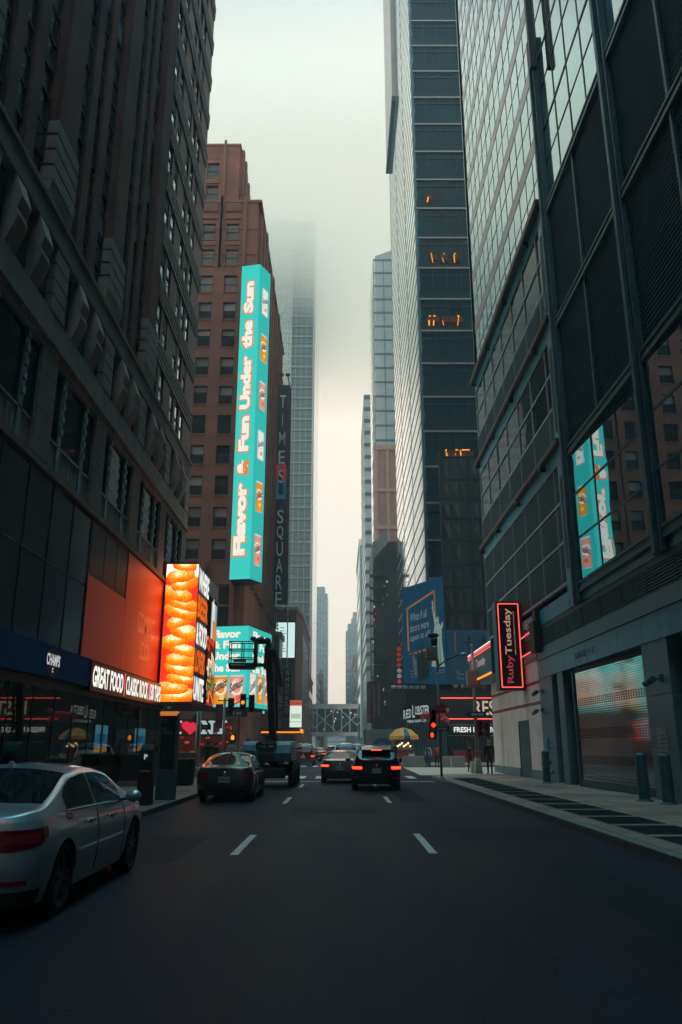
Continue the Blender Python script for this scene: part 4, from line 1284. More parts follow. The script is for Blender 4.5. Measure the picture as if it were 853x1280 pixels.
# ------------------------------------------------------------------ vertical blade sign with spaced letters
TS = thing('vertical_letter_sign', 'dark vertical blade sign spelling times square in thin letters', 'sign', (-8, 100, 19))
w = MB(); w.box(-9.15, 100, 18.9, -6.85, 101.2, 49.2); w.box(-9.0, 100.05, 49.2, -7.0, 101, 49.6); w.build('cabinet', mat('dark blue green sign', (.006, .022, .032), .35, var=.1), TS)
w = MB(); z = 48.1
for ch in 'TIMES': 
    w.text(ch, (-8.42 if ch != 'I' else -8.04, 99.98, z - 1.95), (1, 0, 0), (0, 0, 1), .85 if ch != 'I' else .1, 1.9, 0, bold=.008); z -= 2.72
z = 31.6
for ch in 'SQUARE':
    w.text(ch, (-8.42, 99.98, z - 1.95), (1, 0, 0), (0, 0, 1), .85, 1.9, 0, bold=.008); z -= 2.2
w.build('lettering', mat('pale grey letters', (.88, .92, .92), .5), TS)
w = MB()
def ring(z0, z1, m):
    for a in (-8.75, -7.75): w.box(a, 99.93, z0, a + .42, 99.99, z1, m)
ring(33.6, 35.6, 1); ring(35.6, 37.2, 0)
w.box(-8.7, 99.92, 37.2, -7.38, 99.99, 37.9, 0); w.box(-8.7, 99.92, 33.0, -7.38, 99.99, 33.6, 1)
w.build('emblem', [emit('emblem red', srgb('#8a3038'), .55), emit('emblem blue', srgb('#2a6070'), .45)], TS)
for x in (-8.9, -8.0, -7.1):
    w = MB(); w.bar((x, 100.4, 49.6), (x - .3, 99.6, 50.9), .12); w.box(x - .55, 99.4, 50.8, x + .05, 99.8, 51.1); w.bar((x, 100.4, 18.9), (x, 99.7, 18.0), .1); w.box(x - .2, 99.5, 17.9, x + .2, 99.9, 18.2)
    w.build('floodlight_bracket', M['black'], TS)
w = MB(); w.box(-6.85, 100.2, 10, -6.72, 100.4, 49); w.box(-9.3, 100.5, 19.5, -9.0, 101, 20); w.build('support', M['steel'], TS)

# wedge building with the white screen
WB = thing('brown_wedge_building', 'brown low building carrying a white lit screen', 'building', (-8, 115, .15))
w = MB(); w.ext([(-40, 115, .15), (-6.55, 115, .15), (-5.9, 122, .15), (-5.9, 150, .15), (-40, 150, .15)], (0, 0, 20.5)); w.build('wall', M['brown_trim'], WB)
w = MB()
for k in range(5): w.box(-5.92, 123 + k * 4, 8, -5.86, 125 + k * 4, 18)
w.build('window', M['glass_dark'], WB)
w = MB(); w.ext([(-40, 114.8, 20.65), (-6.4, 114.8, 20.65), (-5.75, 122, 20.65), (-5.75, 150.2, 20.65), (-40, 150.2, 20.65)], (0, 0, .5)); w.build('parapet', M['pink_panel'], WB)
WS = thing('white_lit_screen', 'white lit screen with faint lines on the brown wedge building', 'screen', (-8, 114.6, 13.7))
w = MB(); w.box(-9.55, 114.62, 13.6, -6.6, 114.98, 18.95); w.build('cabinet', M['black'], WS)
w = MB(); w.quad((-9.45, 114.6, 13.75), (-6.68, 114.6, 13.75), (-6.68, 114.6, 18.8), (-9.45, 114.6, 18.8)); w.build('lit_face', emit('white teal screen', srgb('#d4f4f2'), 1.0, True), WS)
w = MB(); r = random.Random(8)
for k in range(9): w.box(-8.9 + r.uniform(0, .2), 114.56, 14.6 + k * .42, -8.1 + r.uniform(-.2, .2), 114.58, 14.72 + k * .42); w.box(-9.4, 114.57, 14.3 + k * .5, -9.0, 114.59, 14.5 + k * .5)
w.build('writing', emit('screen teal writing', srgb('#5aa8a8'), .7), WS)
w = MB()
for z in np.arange(13.8, 19, .9): w.bar((-9.9, 114.2, z), (-9.2, 114.2, z), .1); 
w.bar((-9.6, 114.2, 13.5), (-9.6, 114.2, 19.2), .12); w.bar((-9.2, 114.2, 13.5), (-9.2, 114.2, 19.2), .1)
w.build('catwalk', M['black'], WS)
# row of low buildings between the brick building and the tower
for x1, y0_, y1_, h_, mm, lab in ((-8.4, 108.3, 114.5, 16, 'brown_trim', 'narrow brown building between the brick building and the white screen'), (-8.8, 150.5, 190, 14, 'grey_panel', 'grey low building beyond the white screen'), (-9.0, 190.5, 255, 20, 'brown_trim', 'plain brown building at the foot of the banded tower')):
    o = thing('low_building', lab, 'building', (x1, y0_, .15))
    w = MB(); w.box(-40, y0_, .15, x1, y1_, h_); w.build('wall', M[mm], o)
    w = MB()
    for k in range(int((y1_ - y0_) / 3)):
        for z in np.arange(5, h_ - 2, 3.3): w.box(x1 - .05, y0_ + .8 + k * 3, z, x1 + .03, y0_ + 2.2 + k * 3, z + 1.8)
    w.build('window', M['glass_dark'], o)
    w = MB(); w.box(-40, y0_ - .1, h_, x1 + .3, y1_ + .1, h_ + .6); w.build('parapet', M['stone_trim'], o)

# theatre marquee, vertical marquee sign, lit street sign
VM = thing('vertical_marquee_sign', 'dark vertical theatre sign with stacked grey letters', 'sign', (-6, 90, 4.4))
w = MB(); w.box(-6.45, 90, 4.6, -5.55, 90.5, 9.6); w.lathe([(0, -.25), (.45, -.25), (.45, .25), (0, .25)], (-6.0, 90.25, 9.6), 20, axis='y'); w.build('cabinet', M['black'], VM)
w = MB()
for k, ch in enumerate('SMOCARD'): w.text(ch, (-6.22, 89.98, 9.2 - k * .68), (1, 0, 0), (0, 0, 1), .44, .5, 0, bold=.03)
w.build('lettering', mat('grey sign letters', (.33, .30, .29), .5), VM)
w = MB(); w.bar((-6.5, 90.2, 8.5), (-9, 90.2, 8.5), .12); w.bar((-6.5, 90.2, 5.5), (-9, 90.2, 5.5), .12); w.build('bracket', M['black'], VM)
MQ2 = thing('theatre_marquee', 'low theatre canopy edged with amber bulbs beyond the boom lift', 'canopy', (-6.5, 92, 3))
w = MB(); w.box(-9, 91.5, 2.95, -4.6, 99, 3.5); w.build('canopy', M['brown_trim'], MQ2)
w = MB()
for k in range(18): w.box(-8.9 + k * .24, 91.44, 3.0, -8.72 + k * .24, 91.5, 3.16)
for j in range(4):
    for k in range(6): w.box(-4.6, 91.8 + k * 1.1, 3.05 + j * .11, -4.5, 92.6 + k * 1.1, 3.11 + j * .11)
w.build('bulb_row', M['amber'], MQ2)
LSN = thing('lit_box_sign', 'white lit street sign with an orange header above the marquee', 'sign', (-4.9, 86, 3.4))
w = MB(); w.box(-5.45, 86, 3.45, -4.1, 86.25, 6.3); w.build('cabinet', M['black'], LSN)
im = np.ones((40, 20, 3)) * S('#e8f4e4'); yy, xx = np.mgrid[0:40, 0:20]
q = (np.abs(yy - 20) < 5) & ((xx * 3 + yy * 2) % 7 < 4) & (xx > 1) & (xx < 18); im[q] = S('#6aa898'); im[(yy < 11) & (yy > 8) & (xx % 4 < 3)] = S('#9cc0a8')
raster('picture', im, (-5.4, 85.97, 3.5), (1, 0, 0), (0, 0, 1), 1.25, 2.2, led('box sign lamps', .95, False), LSN)
w = MB(); w.box(-5.4, 85.96, 5.72, -4.15, 85.99, 6.25); w.build('header', emit('orange header', srgb('#d86a48'), .8), LSN)
w = MB(); w.text('ECLAD', (-5.3, 85.94, 5.82), (1, 0, 0), (0, 0, 1), 1.05, .3, 0, bold=.02); w.build('lettering', mat('dark red letters', (.2, .03, .02), .5), LSN)
w = MB(); w.bar((-5.5, 86.1, 5.9), (-9, 86.1, 5.9), .1); w.bar((-4.8, 86.1, 6.3), (-9, 86.1, 8.3), .07); w.build('bracket', M['black'], LSN)
for x, y, z0, z1, c, lab in ((-8.0, 88, 6.2, 9.7, '#e08a30', 'thin vertical orange lit sign beside the low turquoise screen'), (-7.9, 83, 4.6, 6.6, '#9ac4c4', 'thin vertical pale sign below the orange one')):
    o = thing('strip_sign', lab, 'sign', (x, y, z0))
    w = MB(); w.box(x - .22, y, z0, x + .22, y + .3, z1); w.build('cabinet', M['black'], o)
    w = MB()
    k = z0 + .15
    while k < z1 - .3: w.box(x - .1, y - .03, k, x + .1, y, k + .3); k += .42
    w.build('lettering', emit('strip ' + c, srgb(c), .9), o)
    w = MB(); w.bar((x, y + .2, z0 + .4), (-9.1, y + .2, z0 + .4), .08); w.build('bracket', M['black'], o)

# ------------------------------------------------------------------ banded tower that goes up into the cloud
TW = thing('banded_tower', 'tall blue grey banded tower fading into low cloud', 'building', (-18, 260, 0))
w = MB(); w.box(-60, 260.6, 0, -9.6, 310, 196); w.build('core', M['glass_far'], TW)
w = MB(); w.box(-18.4, 260.25, 0, -10.4, 260.6, 195); w.build('dark_bay', mat('dark blue bay', (.05, .09, .11), .3, metal=.4), TW)
w = MB(); z = 6
while z < 194: w.box(-18.3, 259.5, z, -10.3, 260.3, z + .45); w.box(-18.3, 259.9, z + 1.9, -10.3, 260.3, z + 2.0); z += 4.1
w.build('floor_band', M['grey_panel'], TW)
w = MB()
for x in (-18.6, -16.6, -14.6, -12.6, -10.3, -9.9): w.box(x, 259.8, 0, x + (.5 if x in (-18.6, -10.3) else .12), 260.4, 195)
w.build('mast', M['steel'], TW)
w = MB()
for k in range(24): w.box(-59 + k * 1.7, 260.4, 0, -59 + k * 1.7 + .5, 260.65, 195)
for k in range(46): w.box(-60, 260.45, 8 + k * 4.1, -18.7, 260.68, 9.6 + k * 4.1)
w.build('screen_rod', mat('pale ceramic rods', (.42, .46, .47), .5), TW)
w = MB(); r = random.Random(5)
for k in range(26): z = 8 + 4.1 * r.randint(2, 38); x = r.uniform(-17.8, -11); w.box(x, 260.2, z + 2.2, x + r.uniform(.15, .6), 260.24, z + 3.2)
w.build('lit_room', M['warm_dim'], TW)

# far towers in the haze
for nm, x0, x1, y, h_, lab, cat in (('hazy_tower', -15.2, -7.4, 430, 82, 'pale glass tower in the haze beside the banded tower', 'building'), ('hazy_tower', 2.6, 8.0, 420, 60, 'pale hazy tower with window rows at the end of the street', 'building'), ('hazy_tower', 6.3, 16, 480, 76, 'faint hazy tower behind the one with window rows', 'building')):
    o = thing(nm, lab, cat, ((x0 + x1) / 2, y, 0))
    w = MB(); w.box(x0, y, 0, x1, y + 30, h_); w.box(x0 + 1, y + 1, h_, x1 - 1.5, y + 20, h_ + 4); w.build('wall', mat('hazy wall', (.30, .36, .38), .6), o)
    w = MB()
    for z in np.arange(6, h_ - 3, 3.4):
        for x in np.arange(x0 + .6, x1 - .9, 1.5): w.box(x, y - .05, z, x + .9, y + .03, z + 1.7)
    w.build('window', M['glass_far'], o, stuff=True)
o = thing('dark_stepped_building', 'small dark stepped building below the hazy glass tower', 'building', (-9, 400, 0))
w = MB(); w.box(-12, 400, 0, -8.4, 412, 28); w.box(-11.6, 401, 28, -8.9, 411, 36); w.box(-11, 402, 36, -9.6, 409, 38); w.build('wall', M['brown_trim'], o)
w = MB()
for z in range(7, 34, 4):
    for x in (-11.3, -10.2): w.box(x, 399.9, z, x + .6, 400.9, z + 1.6)
w.build('window', M['glass_dark'], o)

# footbridge over the street
BR = thing('truss_bridge', 'grey steel truss bridge with crossed braces spanning the street', 'bridge', (0, 300, 5))
w = MB(); w.box(-12, 300, 5.0, 10, 309, 6.4); w.box(-12, 300, 15.2, 10, 309, 16.4); w.box(-12, 299.9, 14.7, 10, 300, 15.2)
for k in range(8): w.box(-12 + k * 3.0, 299.85, 6.4, -11.6 + k * 3.0, 300.1, 15.2)
w.build('chord', M['bridge_steel'], BR)
w = MB()
for x0, x1 in ((-11.5, -1.3), (-1.3, 8.9)):
    w.bar((x0, 299.8, 6.2), (x1, 299.8, 15.2), .62, .3); w.bar((x1, 299.6, 6.2), (x0, 299.6, 15.2), .62, .3)
w.build('brace', M['bridge_steel'], BR)
w = MB(); w.box(-12, 300.3, 6.4, 10, 300.4, 15.2); w.build('glazing', M['glass_teal'], BR)
w = MB()
for k in range(16): w.box(-12 + k * 1.4, 300.15, 6.4, -11.9 + k * 1.4, 300.3, 15.2)
for z in (8.6, 10.8, 13): w.box(-12, 300.14, z, 10, 300.3, z + .15)
w.build('glazing_bar', M['steel_dark'], BR)
r = random.Random(2); BLM = emit('bridge lamps', (1, .93, .75), .9)
for k in range(14):
    w = MB(); x, z = r.uniform(-11, 8), r.uniform(7, 14.5); w.box(x, 300.1, z, x + r.uniform(.2, .7), 300.13, z + r.uniform(.2, .5))
    w.build('lit_lamp', BLM, BR)

# ------------------------------------------------------------------ dark glass tower across the avenue
R2 = thing('dark_office_tower', 'tall office tower with dark banded front and pale striped street side', 'building', (9.2, 82, .15))
w = MB(); w.box(9.6, 82.4, .15, 45, 126.3, 165); w.build('core', M['panel_black'], R2)
FZ = [22.7 + 4.19 * k for k in range(-4, 33)]
w = MB()
for z in FZ: w.box(9.2, 82.05, z, 44, 82.4, z + .17, 0); w.box(9.2, 82.12, z + .17, 44, 82.4, z + .32, 1)
w.build('floor_edge', [M['pole'], M['black']], R2)
w = MB(); 
for z in FZ: w.box(9.25, 82.2, z + .32, 44, 82.4, z + 1.3)
w.build('spandrel', mat('dark teal spandrel', (.010, .032, .04), .4, spec=.1), R2)
gl = MB(); k = 0
for z in FZ:
    x = 9.25
    while x < 44:
        t = RND.uniform(-.01, .01)
        gl.quad((x, 82.3 + t, z + 1.3), (x + 1.66, 82.3 - t, z + 1.3), (x + 1.66, 82.3 - t, z + 4.19), (x, 82.3 + t, z + 4.19)); x += 1.7
gl.build('front_glazing', M['glass_front'], R2)
w = MB()
for z in FZ:
    for k in range(21): w.box(9.25 + 1.7 * k - .03, 82.18, z + 1.3, 9.25 + 1.7 * k + .03, 82.34, z + 4.19)
    w.box(9.25, 82.18, z + 3.3, 44, 82.3, z + 3.42)
w.build('front_mullion', M['frame_dark'], R2)
r = random.Random(21); DWR = emit('deep warm room', srgb('#5a3a28'), .5)
for fz_, items in ((30.2, ((13.4, .9), (11.8, .5), (12.7, .3))), (46.95, ((10.8, .3), (12.0, 1.3), (13.6, .3), (10.3, .22))), (55.4, ((11.0, .2), (13.6, .2), (12.3, .14))), (63.9, ((10.6, .4),))):
    for x, wd in items:
        w = MB(); w.bar((x, 82.16, fz_ + 1.7), (x + r.uniform(-.25, .25), 82.16, fz_ + 1.7 + r.uniform(.6, 1.5)), r.uniform(.07, .16), .03, 0)
        if r.random() < .5: w.box(x, 82.165, fz_ + 2.9, x + wd, 82.18, fz_ + 3.02, 0)
        w.box(x - .3, 82.2, fz_ + 1.4, x + wd + .4, 82.21, fz_ + 2.9, 1); w.build('lit_room', [M['warm'], DWR], R2)

# street side: pale reflecting bands with thin dark joints
w = MB(); sd_ = MB(); dk = MB()
for z in np.arange(8, 163, 2.095):
    w.quad((9.24, 126, z + .3), (9.24, 82.25, z + .3), (9.24, 82.25, z + 2.1), (9.24, 126, z + 2.1))
    sd_.box(9.215, 82.25, z, 9.5, 126, z + .3)
for y in np.arange(82.3, 126, 14.5): sd_.box(9.21, y - .04, 8, 9.4, y + .04, 163)
w.build('side_glazing', M['glass_bright'], R2); sd_.build('side_joint', M['steel_dark'], R2)
w = MB(); w.box(9.0, 82.0, 8, 9.26, 82.32, 165); w.build('corner_post', M['steel_dark'], R2)
w = MB(); w.box(8.7, 109, 107.5, 9.6, 126.4, 166); w.build('recessed_panel', M['pink_panel'], R2)
w = MB(); w.box(8.6, 108.6, 106.6, 9.6, 126.6, 107.5); w.build('recess_sill', M['frame_dark'], R2)
w = MB(); w.box(9.15, 81.9, 6.5, 45, 126, 8.0); w.build('base_course', M['panel_black'], R2)
# corner podium with the seafood restaurant
PD = thing('black_restaurant_podium', 'black ribbed restaurant podium on the avenue corner below the billboards', 'building', (8, 78, .15))
w = MB(); w.box(6.3, 78.3, .15, 9.4, 110, 7.4); w.box(9.4, 78.3, .15, 45, 81.8, 7.4); w.build('wall', M['panel_black'], PD)
w = MB()
for x in np.arange(6.3, 9.9, .24): w.box(x, 78.16, .15, x + .12, 78.3, 4.6)
for y in np.arange(78.4, 108, .4): w.box(6.2, y, .15, 6.3, y + .2, 4.6)
w.build('wall_rib', M['steel_dark'], PD)
w = MB(); w.box(10.2, 78.1, .15, 20, 78.3, 1.1, 0); w.box(10.2, 78.2, 1.1, 20, 78.28, 2.55, 1)
for x in (10.3, 11.5, 12.7, 13.9, 15.1): w.box(x, 78.1, 1.1, x + .1, 78.3, 2.6, 0)
w.box(10.2, 78.05, 1.1, 20, 78.25, 1.18, 0); w.box(10.2, 78.05, 2.55, 20, 78.25, 2.62, 2); w.box(10.2, 78.05, 3.52, 20, 78.25, 3.6, 2)
w.build('shop_window', [M['frame_dark'], M['glass_dark'], M['pole']], PD)
w = MB(); r = random.Random(14)
for k in range(30): x, z = r.uniform(10.6, 19), r.uniform(1.2, 2.4); w.box(x, 78.17, z, x + .09, 78.19, z + .07, r.choice((0, 1)))
w.build('inside_lamp', [M['warm_dim'], emit('inside red', srgb('#c04030'), .5)], PD)
w = MB()
for z in (6.05, 4.1): w = MB(); w.cyl((9.6, 78.1, z), (20, 78.1, z), .05, n=8); w.build('neon_tube', M['neon'], PD)
w = MB(); w.text('RESTAURANT', (12.75, 78.14, 4.45), (1, 0, 0), (0, 0, 1), 8.6, 1.35, 0, bold=.012)
o = tag(w.build('restaurant_letters', emit('cream letters', srgb('#d8c4a8'), .75)), 'large cream capital letters between the red neon lines', 'sign')
FF = thing('fresh_fish_sign', 'small white lit words about fresh fish over the podium window', 'sign', (11.8, 78, 2.8))
w = MB(); w.box(10.35, 78.02, 2.7, 15, 78.1, 3.45); w.build('board', M['black'], FF)
w = MB(); w.text('FRESH FISH', (10.75, 78.0, 2.86), (1, 0, 0), (0, 0, 1), 2.95, .5, 0, bold=.03); w.text('LIVE', (14.0, 78.0, 2.86), (1, 0, 0), (0, 0, 1), .85, .5, 0, bold=.03); w.build('lettering', emit('fish white', (.95, .97, .95), .9), FF)
rc = MB(); rc.box(10.6, 77.2, .15, 13.0, 77.9, 1.15); rc.box(10.5, 77.15, 1.15, 13.1, 77.95, 1.22)
tag(rc.build('red_stand', mat('red painted stand', (.30, .03, .03), .5)), 'red stand below the podium window', 'stand')
RL = thing('seafood_restaurant_sign', 'pale arched restaurant lettering above the hot dog cart', 'sign', (7, 77.9, 4))
w = MB()
pl = []
for k in range(9): t = k / 8; pl.append((5.95 + 2.45 * t, 77.95, 3.95 + .35 * math.sin(t * 1.6)))
for k in range(8, -1, -1): t = k / 8; pl.append((5.95 + 2.45 * t, 77.95, 5.35 + .3 * math.sin(t * 2.2)))
w.ext(pl, (0, .2, 0)); w.build('board', M['panel_black'], RL)
w = MB(); o_ = 5.98
for ch, x, h_, z in (('R', 0, .85, 4.05), ('E', .27, .8, 4.15), ('D', .52, .8, 4.2), ('L', .86, 1.15, 4.2), ('O', 1.1, .8, 4.45), ('B', 1.36, .82, 4.47), ('S', 1.6, .82, 4.5), ('T', 1.84, .85, 4.5), ('E', 2.06, .85, 4.5), ('R', 2.26, .85, 4.48)):
    w.text(ch, (o_ + x, 77.92, z), (1, 0, .08), (0, 0, 1), .22, h_, 0, bold=.02)
w.text('FRESH SEAFOOD', (6.35, 77.92, 3.72), (1, 0, .06), (0, 0, 1), 1.8, .26, 0, bold=.02)
w.build('lettering', emit('pale sign letters', srgb('#b8c8c4'), .7), RL)
w = MB(); w.bar((8.4, 77.9, 5.4), (6.9, 78.0, 6.1), .1); w.bar((6.3, 77.9, 5.2), (6.9, 78.0, 6.1), .1); w.build('bracket', M['black'], RL)
# the lobster: a body with tail fan, claws and legs, lying on its bracket
LB = thing('lobster_sculpture', 'large red lobster sculpture hung on the podium corner', 'sculpture', (8.9, 77.4, 4.3))
lr = mat('lobster red', (.68, .04, .07), .35, var=.2, scale=5, coat=.3)
w = MB()
for k in range(7):
    x = 7.9 + k * .2; w.ball((x, 77.45, 4.62 - .10 * math.cos(k * .5) - .02 * k), .19, .2, .24 - .012 * (6 - k), 12)
w.ball((9.45, 77.45, 4.45), .42, .26, .36, 14); w.build('body', lr, LB)
w = MB()
for a in (-.5, -.2, .1): w.ext([(7.95, 77.4, 4.6), (7.62 + .05 * a, 77.35, 4.35 + a * .2), (7.66, 77.35, 3.95 + a * .3), (7.85, 77.38, 4.2 + a * .2)], (0, .12, 0))
w.build('tail_fan', lr, LB)
for z, s_ in ((4.75, 1), (4.0, -1)):
    w = MB(); w.cyl((9.6, 77.3, 4.45), (9.75, 77.2, z), .1, .13); w.ball((9.9, 77.2, z + .05), .32, .14, .24, 12); w.ball((10.12, 77.2, z + .18 * s_), .2, .1, .12, 10); w.build('claw', lr, LB)
w = MB()
for k in range(5): x = 8.1 + k * .28; w.tube([(x, 77.35, 4.4), (x - .08, 77.25, 4.1), (x - .16, 77.25, 3.72)], .03, 6)
w.build('leg', lr, LB)

# round route signs in a column, floodlights, two billboards and the black frame
RT = thing('round_sign_column', 'column of small round coloured signs beside the blue billboard', 'sign', (5.6, 77.8, 7))
w = MB(); w.box(5.5, 77.9, 6.6, 5.8, 78.1, 11.2); w.build('post', M['panel_black'], RT)
w = MB()
for k, c in enumerate((2, 1, 1, 0, 0, 0, 0)): w.lathe([(0, -.02), (.2, -.02), (.22, .02), (.22, .06)], (5.65, 77.86, 7.6 + k * .52), 18, c, axis='y')
w.text('1', (5.6, 77.82, 7.48), (1, 0, 0), (0, 0, 1), .07, .24, 1, bold=.02)
w.build('disc', [emit('disc red', srgb('#a8402e'), .5), emit('disc pale', srgb('#98a8a8'), .5), emit('disc crimson', srgb('#b02838'), .6)], RT)
def floodlight(x, y, z, lab):
    o = thing('floodlight', lab, 'floodlight', (x, y, z), 'floodlights below the billboards')
    t = MB(); t.bar((x, y + 1.0, z - .25), (x, y, z), .07); t.build('arm', M['steel_dark'], o)
    t = MB(); t.ext([(x - .22, y - .3, z - .06), (x + .22, y - .3, z - .06), (x + .26, y + .2, z + .1), (x - .18, y + .2, z + .1)], (0, -.04, .16)); t.build('hood', M['steel'], o)
for k in range(6): floodlight(5.0 + .56 * k, 77.0, 6.9, 'pale hooded floodlight in the row under the blue billboard')
for k in range(4): floodlight(10.9 + 1.35 * k, 76.9, 7.0, 'pale hooded floodlight in the row under the darker second billboard')
def lin_(a, b, n): return [a + (b - a) * i / (n - 1) for i in range(n)]
BL = thing('blue_billboard', 'blue billboard asking what if all doors were open, with robed statue', 'billboard', (8, 78, 7.4))
bm_ = mat('blue billboard print', (.018, .14, .28), .7, var=.1, scale=.3, spec=.1)
w = MB(); w.ext([(6.05, 77.9, 7.45), (10.3, 77.9, 7.25), (10.2, 77.9, 18.0), (6.12, 77.9, 16.7)], (0, .35, 0)); w.build('board', bm_, BL)
w = MB(); yb = 77.88
fr_ = [(6.62, 10.1), (6.55, 14.6), (9.3, 16.45), (9.35, 12.6)]
w.bar((6.62, yb, 10.5), (6.55, yb, 14.7), .03, .17, up=(1, 0, 0)); w.bar((6.47, yb, 14.6), (9.38, yb, 16.5), .03, .2, up=(-.5, 0, .85)); w.bar((9.3, yb, 16.5), (9.33, yb, 12.9), .03, .15, up=(1, 0, 0))
w.bar((7.2, yb, 10.3), (8.6, yb, 10.75), .03, .2, up=(-.2, 0, 1))
for x in (6.65, 6.85, 7.03): w.box(x, yb - .01, 10.1 + (x - 6.6) * .3, x + .08, yb + .01, 10.25 + (x - 6.6) * .3)
w.build('orange_frame', mat('print orange', (.95, .38, .12), .5, var=.05), BL)
w = MB(); dirU = Vector((1, 0, .30))
for t, z, wd in (('What if all', 13.35, 1.75), ('doors were', 12.3, 1.95), ('open to all?', 11.25, 2.1)): w.text(t, (6.8, yb - .005, z), dirU, (0, 0, 1), wd, .8, 0)
for k in range(3): w.text('The doctor the patients'[:23 - 3 * k], (6.75, yb - .005, 8.45 - k * .28), (1, 0, .12), (0, 0, 1), 1.6, .16, 0)
w.text('EY', (9.15, yb - .008, 8.95), (1, 0, 0), (0, 0, 1), .55, .7, 0, bold=.04); w.text('Building a better', (9.15, yb - .008, 8.62), (1, 0, 0), (0, 0, 1), .95, .14, 0); w.text('working world', (9.15, yb - .008, 8.38), (1, 0, 0), (0, 0, 1), .85, .14, 0)
w.build('lettering', mat('print white', (.8, .85, .85), .5, var=.03), BL)
w = MB()
# robed statue holding a torch
def flat(pts, d=.02): w.ext([(x, yb, z) for x, z in pts], (0, -d, 0))
flat(((8.8, 9.0), (8.98, 10.6), (9.1, 12.2), (9.24, 13.1), (9.64, 13.3), (9.92, 12.9), (9.9, 11.6), (9.98, 10.2), (10.12, 9.0)))          # robe
flat(((9.26, 12.6), (9.05, 14.7), (9.14, 14.75), (9.44, 13.2)), .022)                                                        # raised arm
flat(((9.0, 14.7), (9.2, 14.7), (9.15, 15.05), (9.18, 15.3), (9.08, 15.55), (9.02, 15.3), (9.05, 15.05)), .024)            # torch
flat([(9.53 + .15 * math.cos(t), 13.5 + .24 * math.sin(t)) for t in lin_(0, 2 * PI, 13)[:-1]], .024)                        # head
for a_ in (-.9, -.45, 0, .45, .9): flat(((9.53 + .1 * math.sin(a_) - .03, 13.66), (9.53 + .1 * math.sin(a_) + .03, 13.66), (9.53 + .3 * math.sin(a_), 13.72 + .32 * math.cos(a_))), .021)
flat(((9.7, 12.9), (10.02, 12.75), (10.06, 13.35), (9.93, 13.3), (9.86, 12.9)), .023)                                        # tablet arm
for x0 in (9.25, 9.45, 9.65): w.ext([(x0, yb - .021, 9.1), (x0 + .05, yb - .021, 9.1), (x0 + .04, yb - .021, 12.6), (x0 + .02, yb - .021, 12.6)], (0, -.006, 0), 1)
w.build('statue_print', [mat('print verdigris', (.78, .98, .88), .6, var=.2, scale=3), mat('print dark green', (.12, .24, .23), .6)], BL)
w = MB()
w.ext([(x, yb - .03, z) for x, z in ((7.45, 8.0), (7.4, 9.4), (7.48, 9.95), (7.4, 10.9), (7.66, 10.1), (7.82, 10.15), (7.9, 11.6), (8.02, 10.2), (8.2, 10.15), (8.45, 11.0), (8.42, 10.0), (8.55, 9.4), (8.52, 8.1), (8.38, 7.8), (8.3, 8.05), (8.15, 7.7), (8.0, 7.95), (7.85, 7.6), (7.7, 7.9), (7.55, 7.65))], (0, -.02, 0))
w.build('dark_head_print', mat('print black', (.012, .02, .025), .6, var=.1), BL)
w = MB(); w.ext([(x, yb - .01, z) for x, z in ((7.0, 8.9), (6.95, 10.0), (7.15, 10.05), (7.4, 9.4), (7.4, 8.2), (7.2, 8.1))], (0, -.02, 0), 0); w.ext([(x, yb - .012, z) for x, z in ((6.98, 10.02), (6.98, 10.4), (7.12, 10.55), (7.2, 10.05))], (0, -.02, 0), 1)
w.build('arm_print', [mat('print grey', (.25, .33, .34), .6), mat('print red', (.45, .08, .06), .5)], BL)
w = MB()
for x in (6.6, 8.2, 9.8): w.box(x, 78.25, 7.4, x + .15, 78.6, 16.5)
w.build('back_post', M['black'], BL)
B2_ = thing('second_blue_billboard', 'darker blue billboard under the black scaffold, mostly hidden', 'billboard', (12, 78.4, 7.4))
w = MB(); w.box(10.34, 78.0, 7.3, 16.5, 78.3, 12.6); w.build('board', mat('darker blue print', (.012, .09, .17), .7, var=.15, scale=.5), B2_)
w = MB(); w.box(11.15, 77.97, 10.4, 11.28, 78, 12.4, 0); w.box(12.3, 77.97, 10.1, 15.5, 78, 10.22, 0)
for x in (11.25, 11.5): w.box(x, 77.97, 8.55, x + .12, 78, 8.68, 0)
w.text('The better the question', (11.2, 77.97, 8.15), (1, 0, 0), (0, 0, 1), 4.6, .3, 1); w.text('The better the answer', (11.2, 77.97, 7.75), (1, 0, 0), (0, 0, 1), 4.2, .3, 1)
w.build('print', [mat('dull orange print', (.45, .16, .07), .5), mat('dull white print', (.38, .42, .42), .5)], B2_)
SF = thing('black_billboard_scaffold', 'tall black billboard back of hung sheets and steel framing', 'scaffold', (12, 78, 12))
w = MB(); r = random.Random(6)
w.box(10.35, 78.9, 12.0, 16.6, 79.1, 31.0)
w.build('backing', M['panel_black'], SF)
w = MB()
zr = [12.2, 14.6, 17.0, 19.3, 21.9, 24.2, 26.3, 28.4, 30.9]
for j in range(8):
    for i in range(6):
        x0 = 10.3 + i * 1.0; d0 = r.uniform(-.1, .12); d1 = r.uniform(-.1, .12)
        w.add([(x0, 78.7 + d0, zr[j]), (x0 + .97, 78.7 + d1, zr[j]), (x0 + .97, 78.62 - d1, zr[j + 1] - .08), (x0, 78.62 + d0, zr[j + 1] - .08), (x0 + .5, 78.5 + d1 * .5, (zr[j] + zr[j + 1]) / 2)], [(0, 1, 4), (1, 2, 4), (2, 3, 4), (3, 0, 4)], 0)
w.build('hung_sheet', mat('black sheeting', (.022, .03, .033), .55, var=.4, scale=1.5), SF)
w = MB()
for z in zr: w.box(10.2, 78.2, z - .08, 16.6, 78.45, z + .04)
for x in (10.25, 13.6, 16.5): w.box(x, 78.2, 11.6, x + .14, 78.45, 31.4)
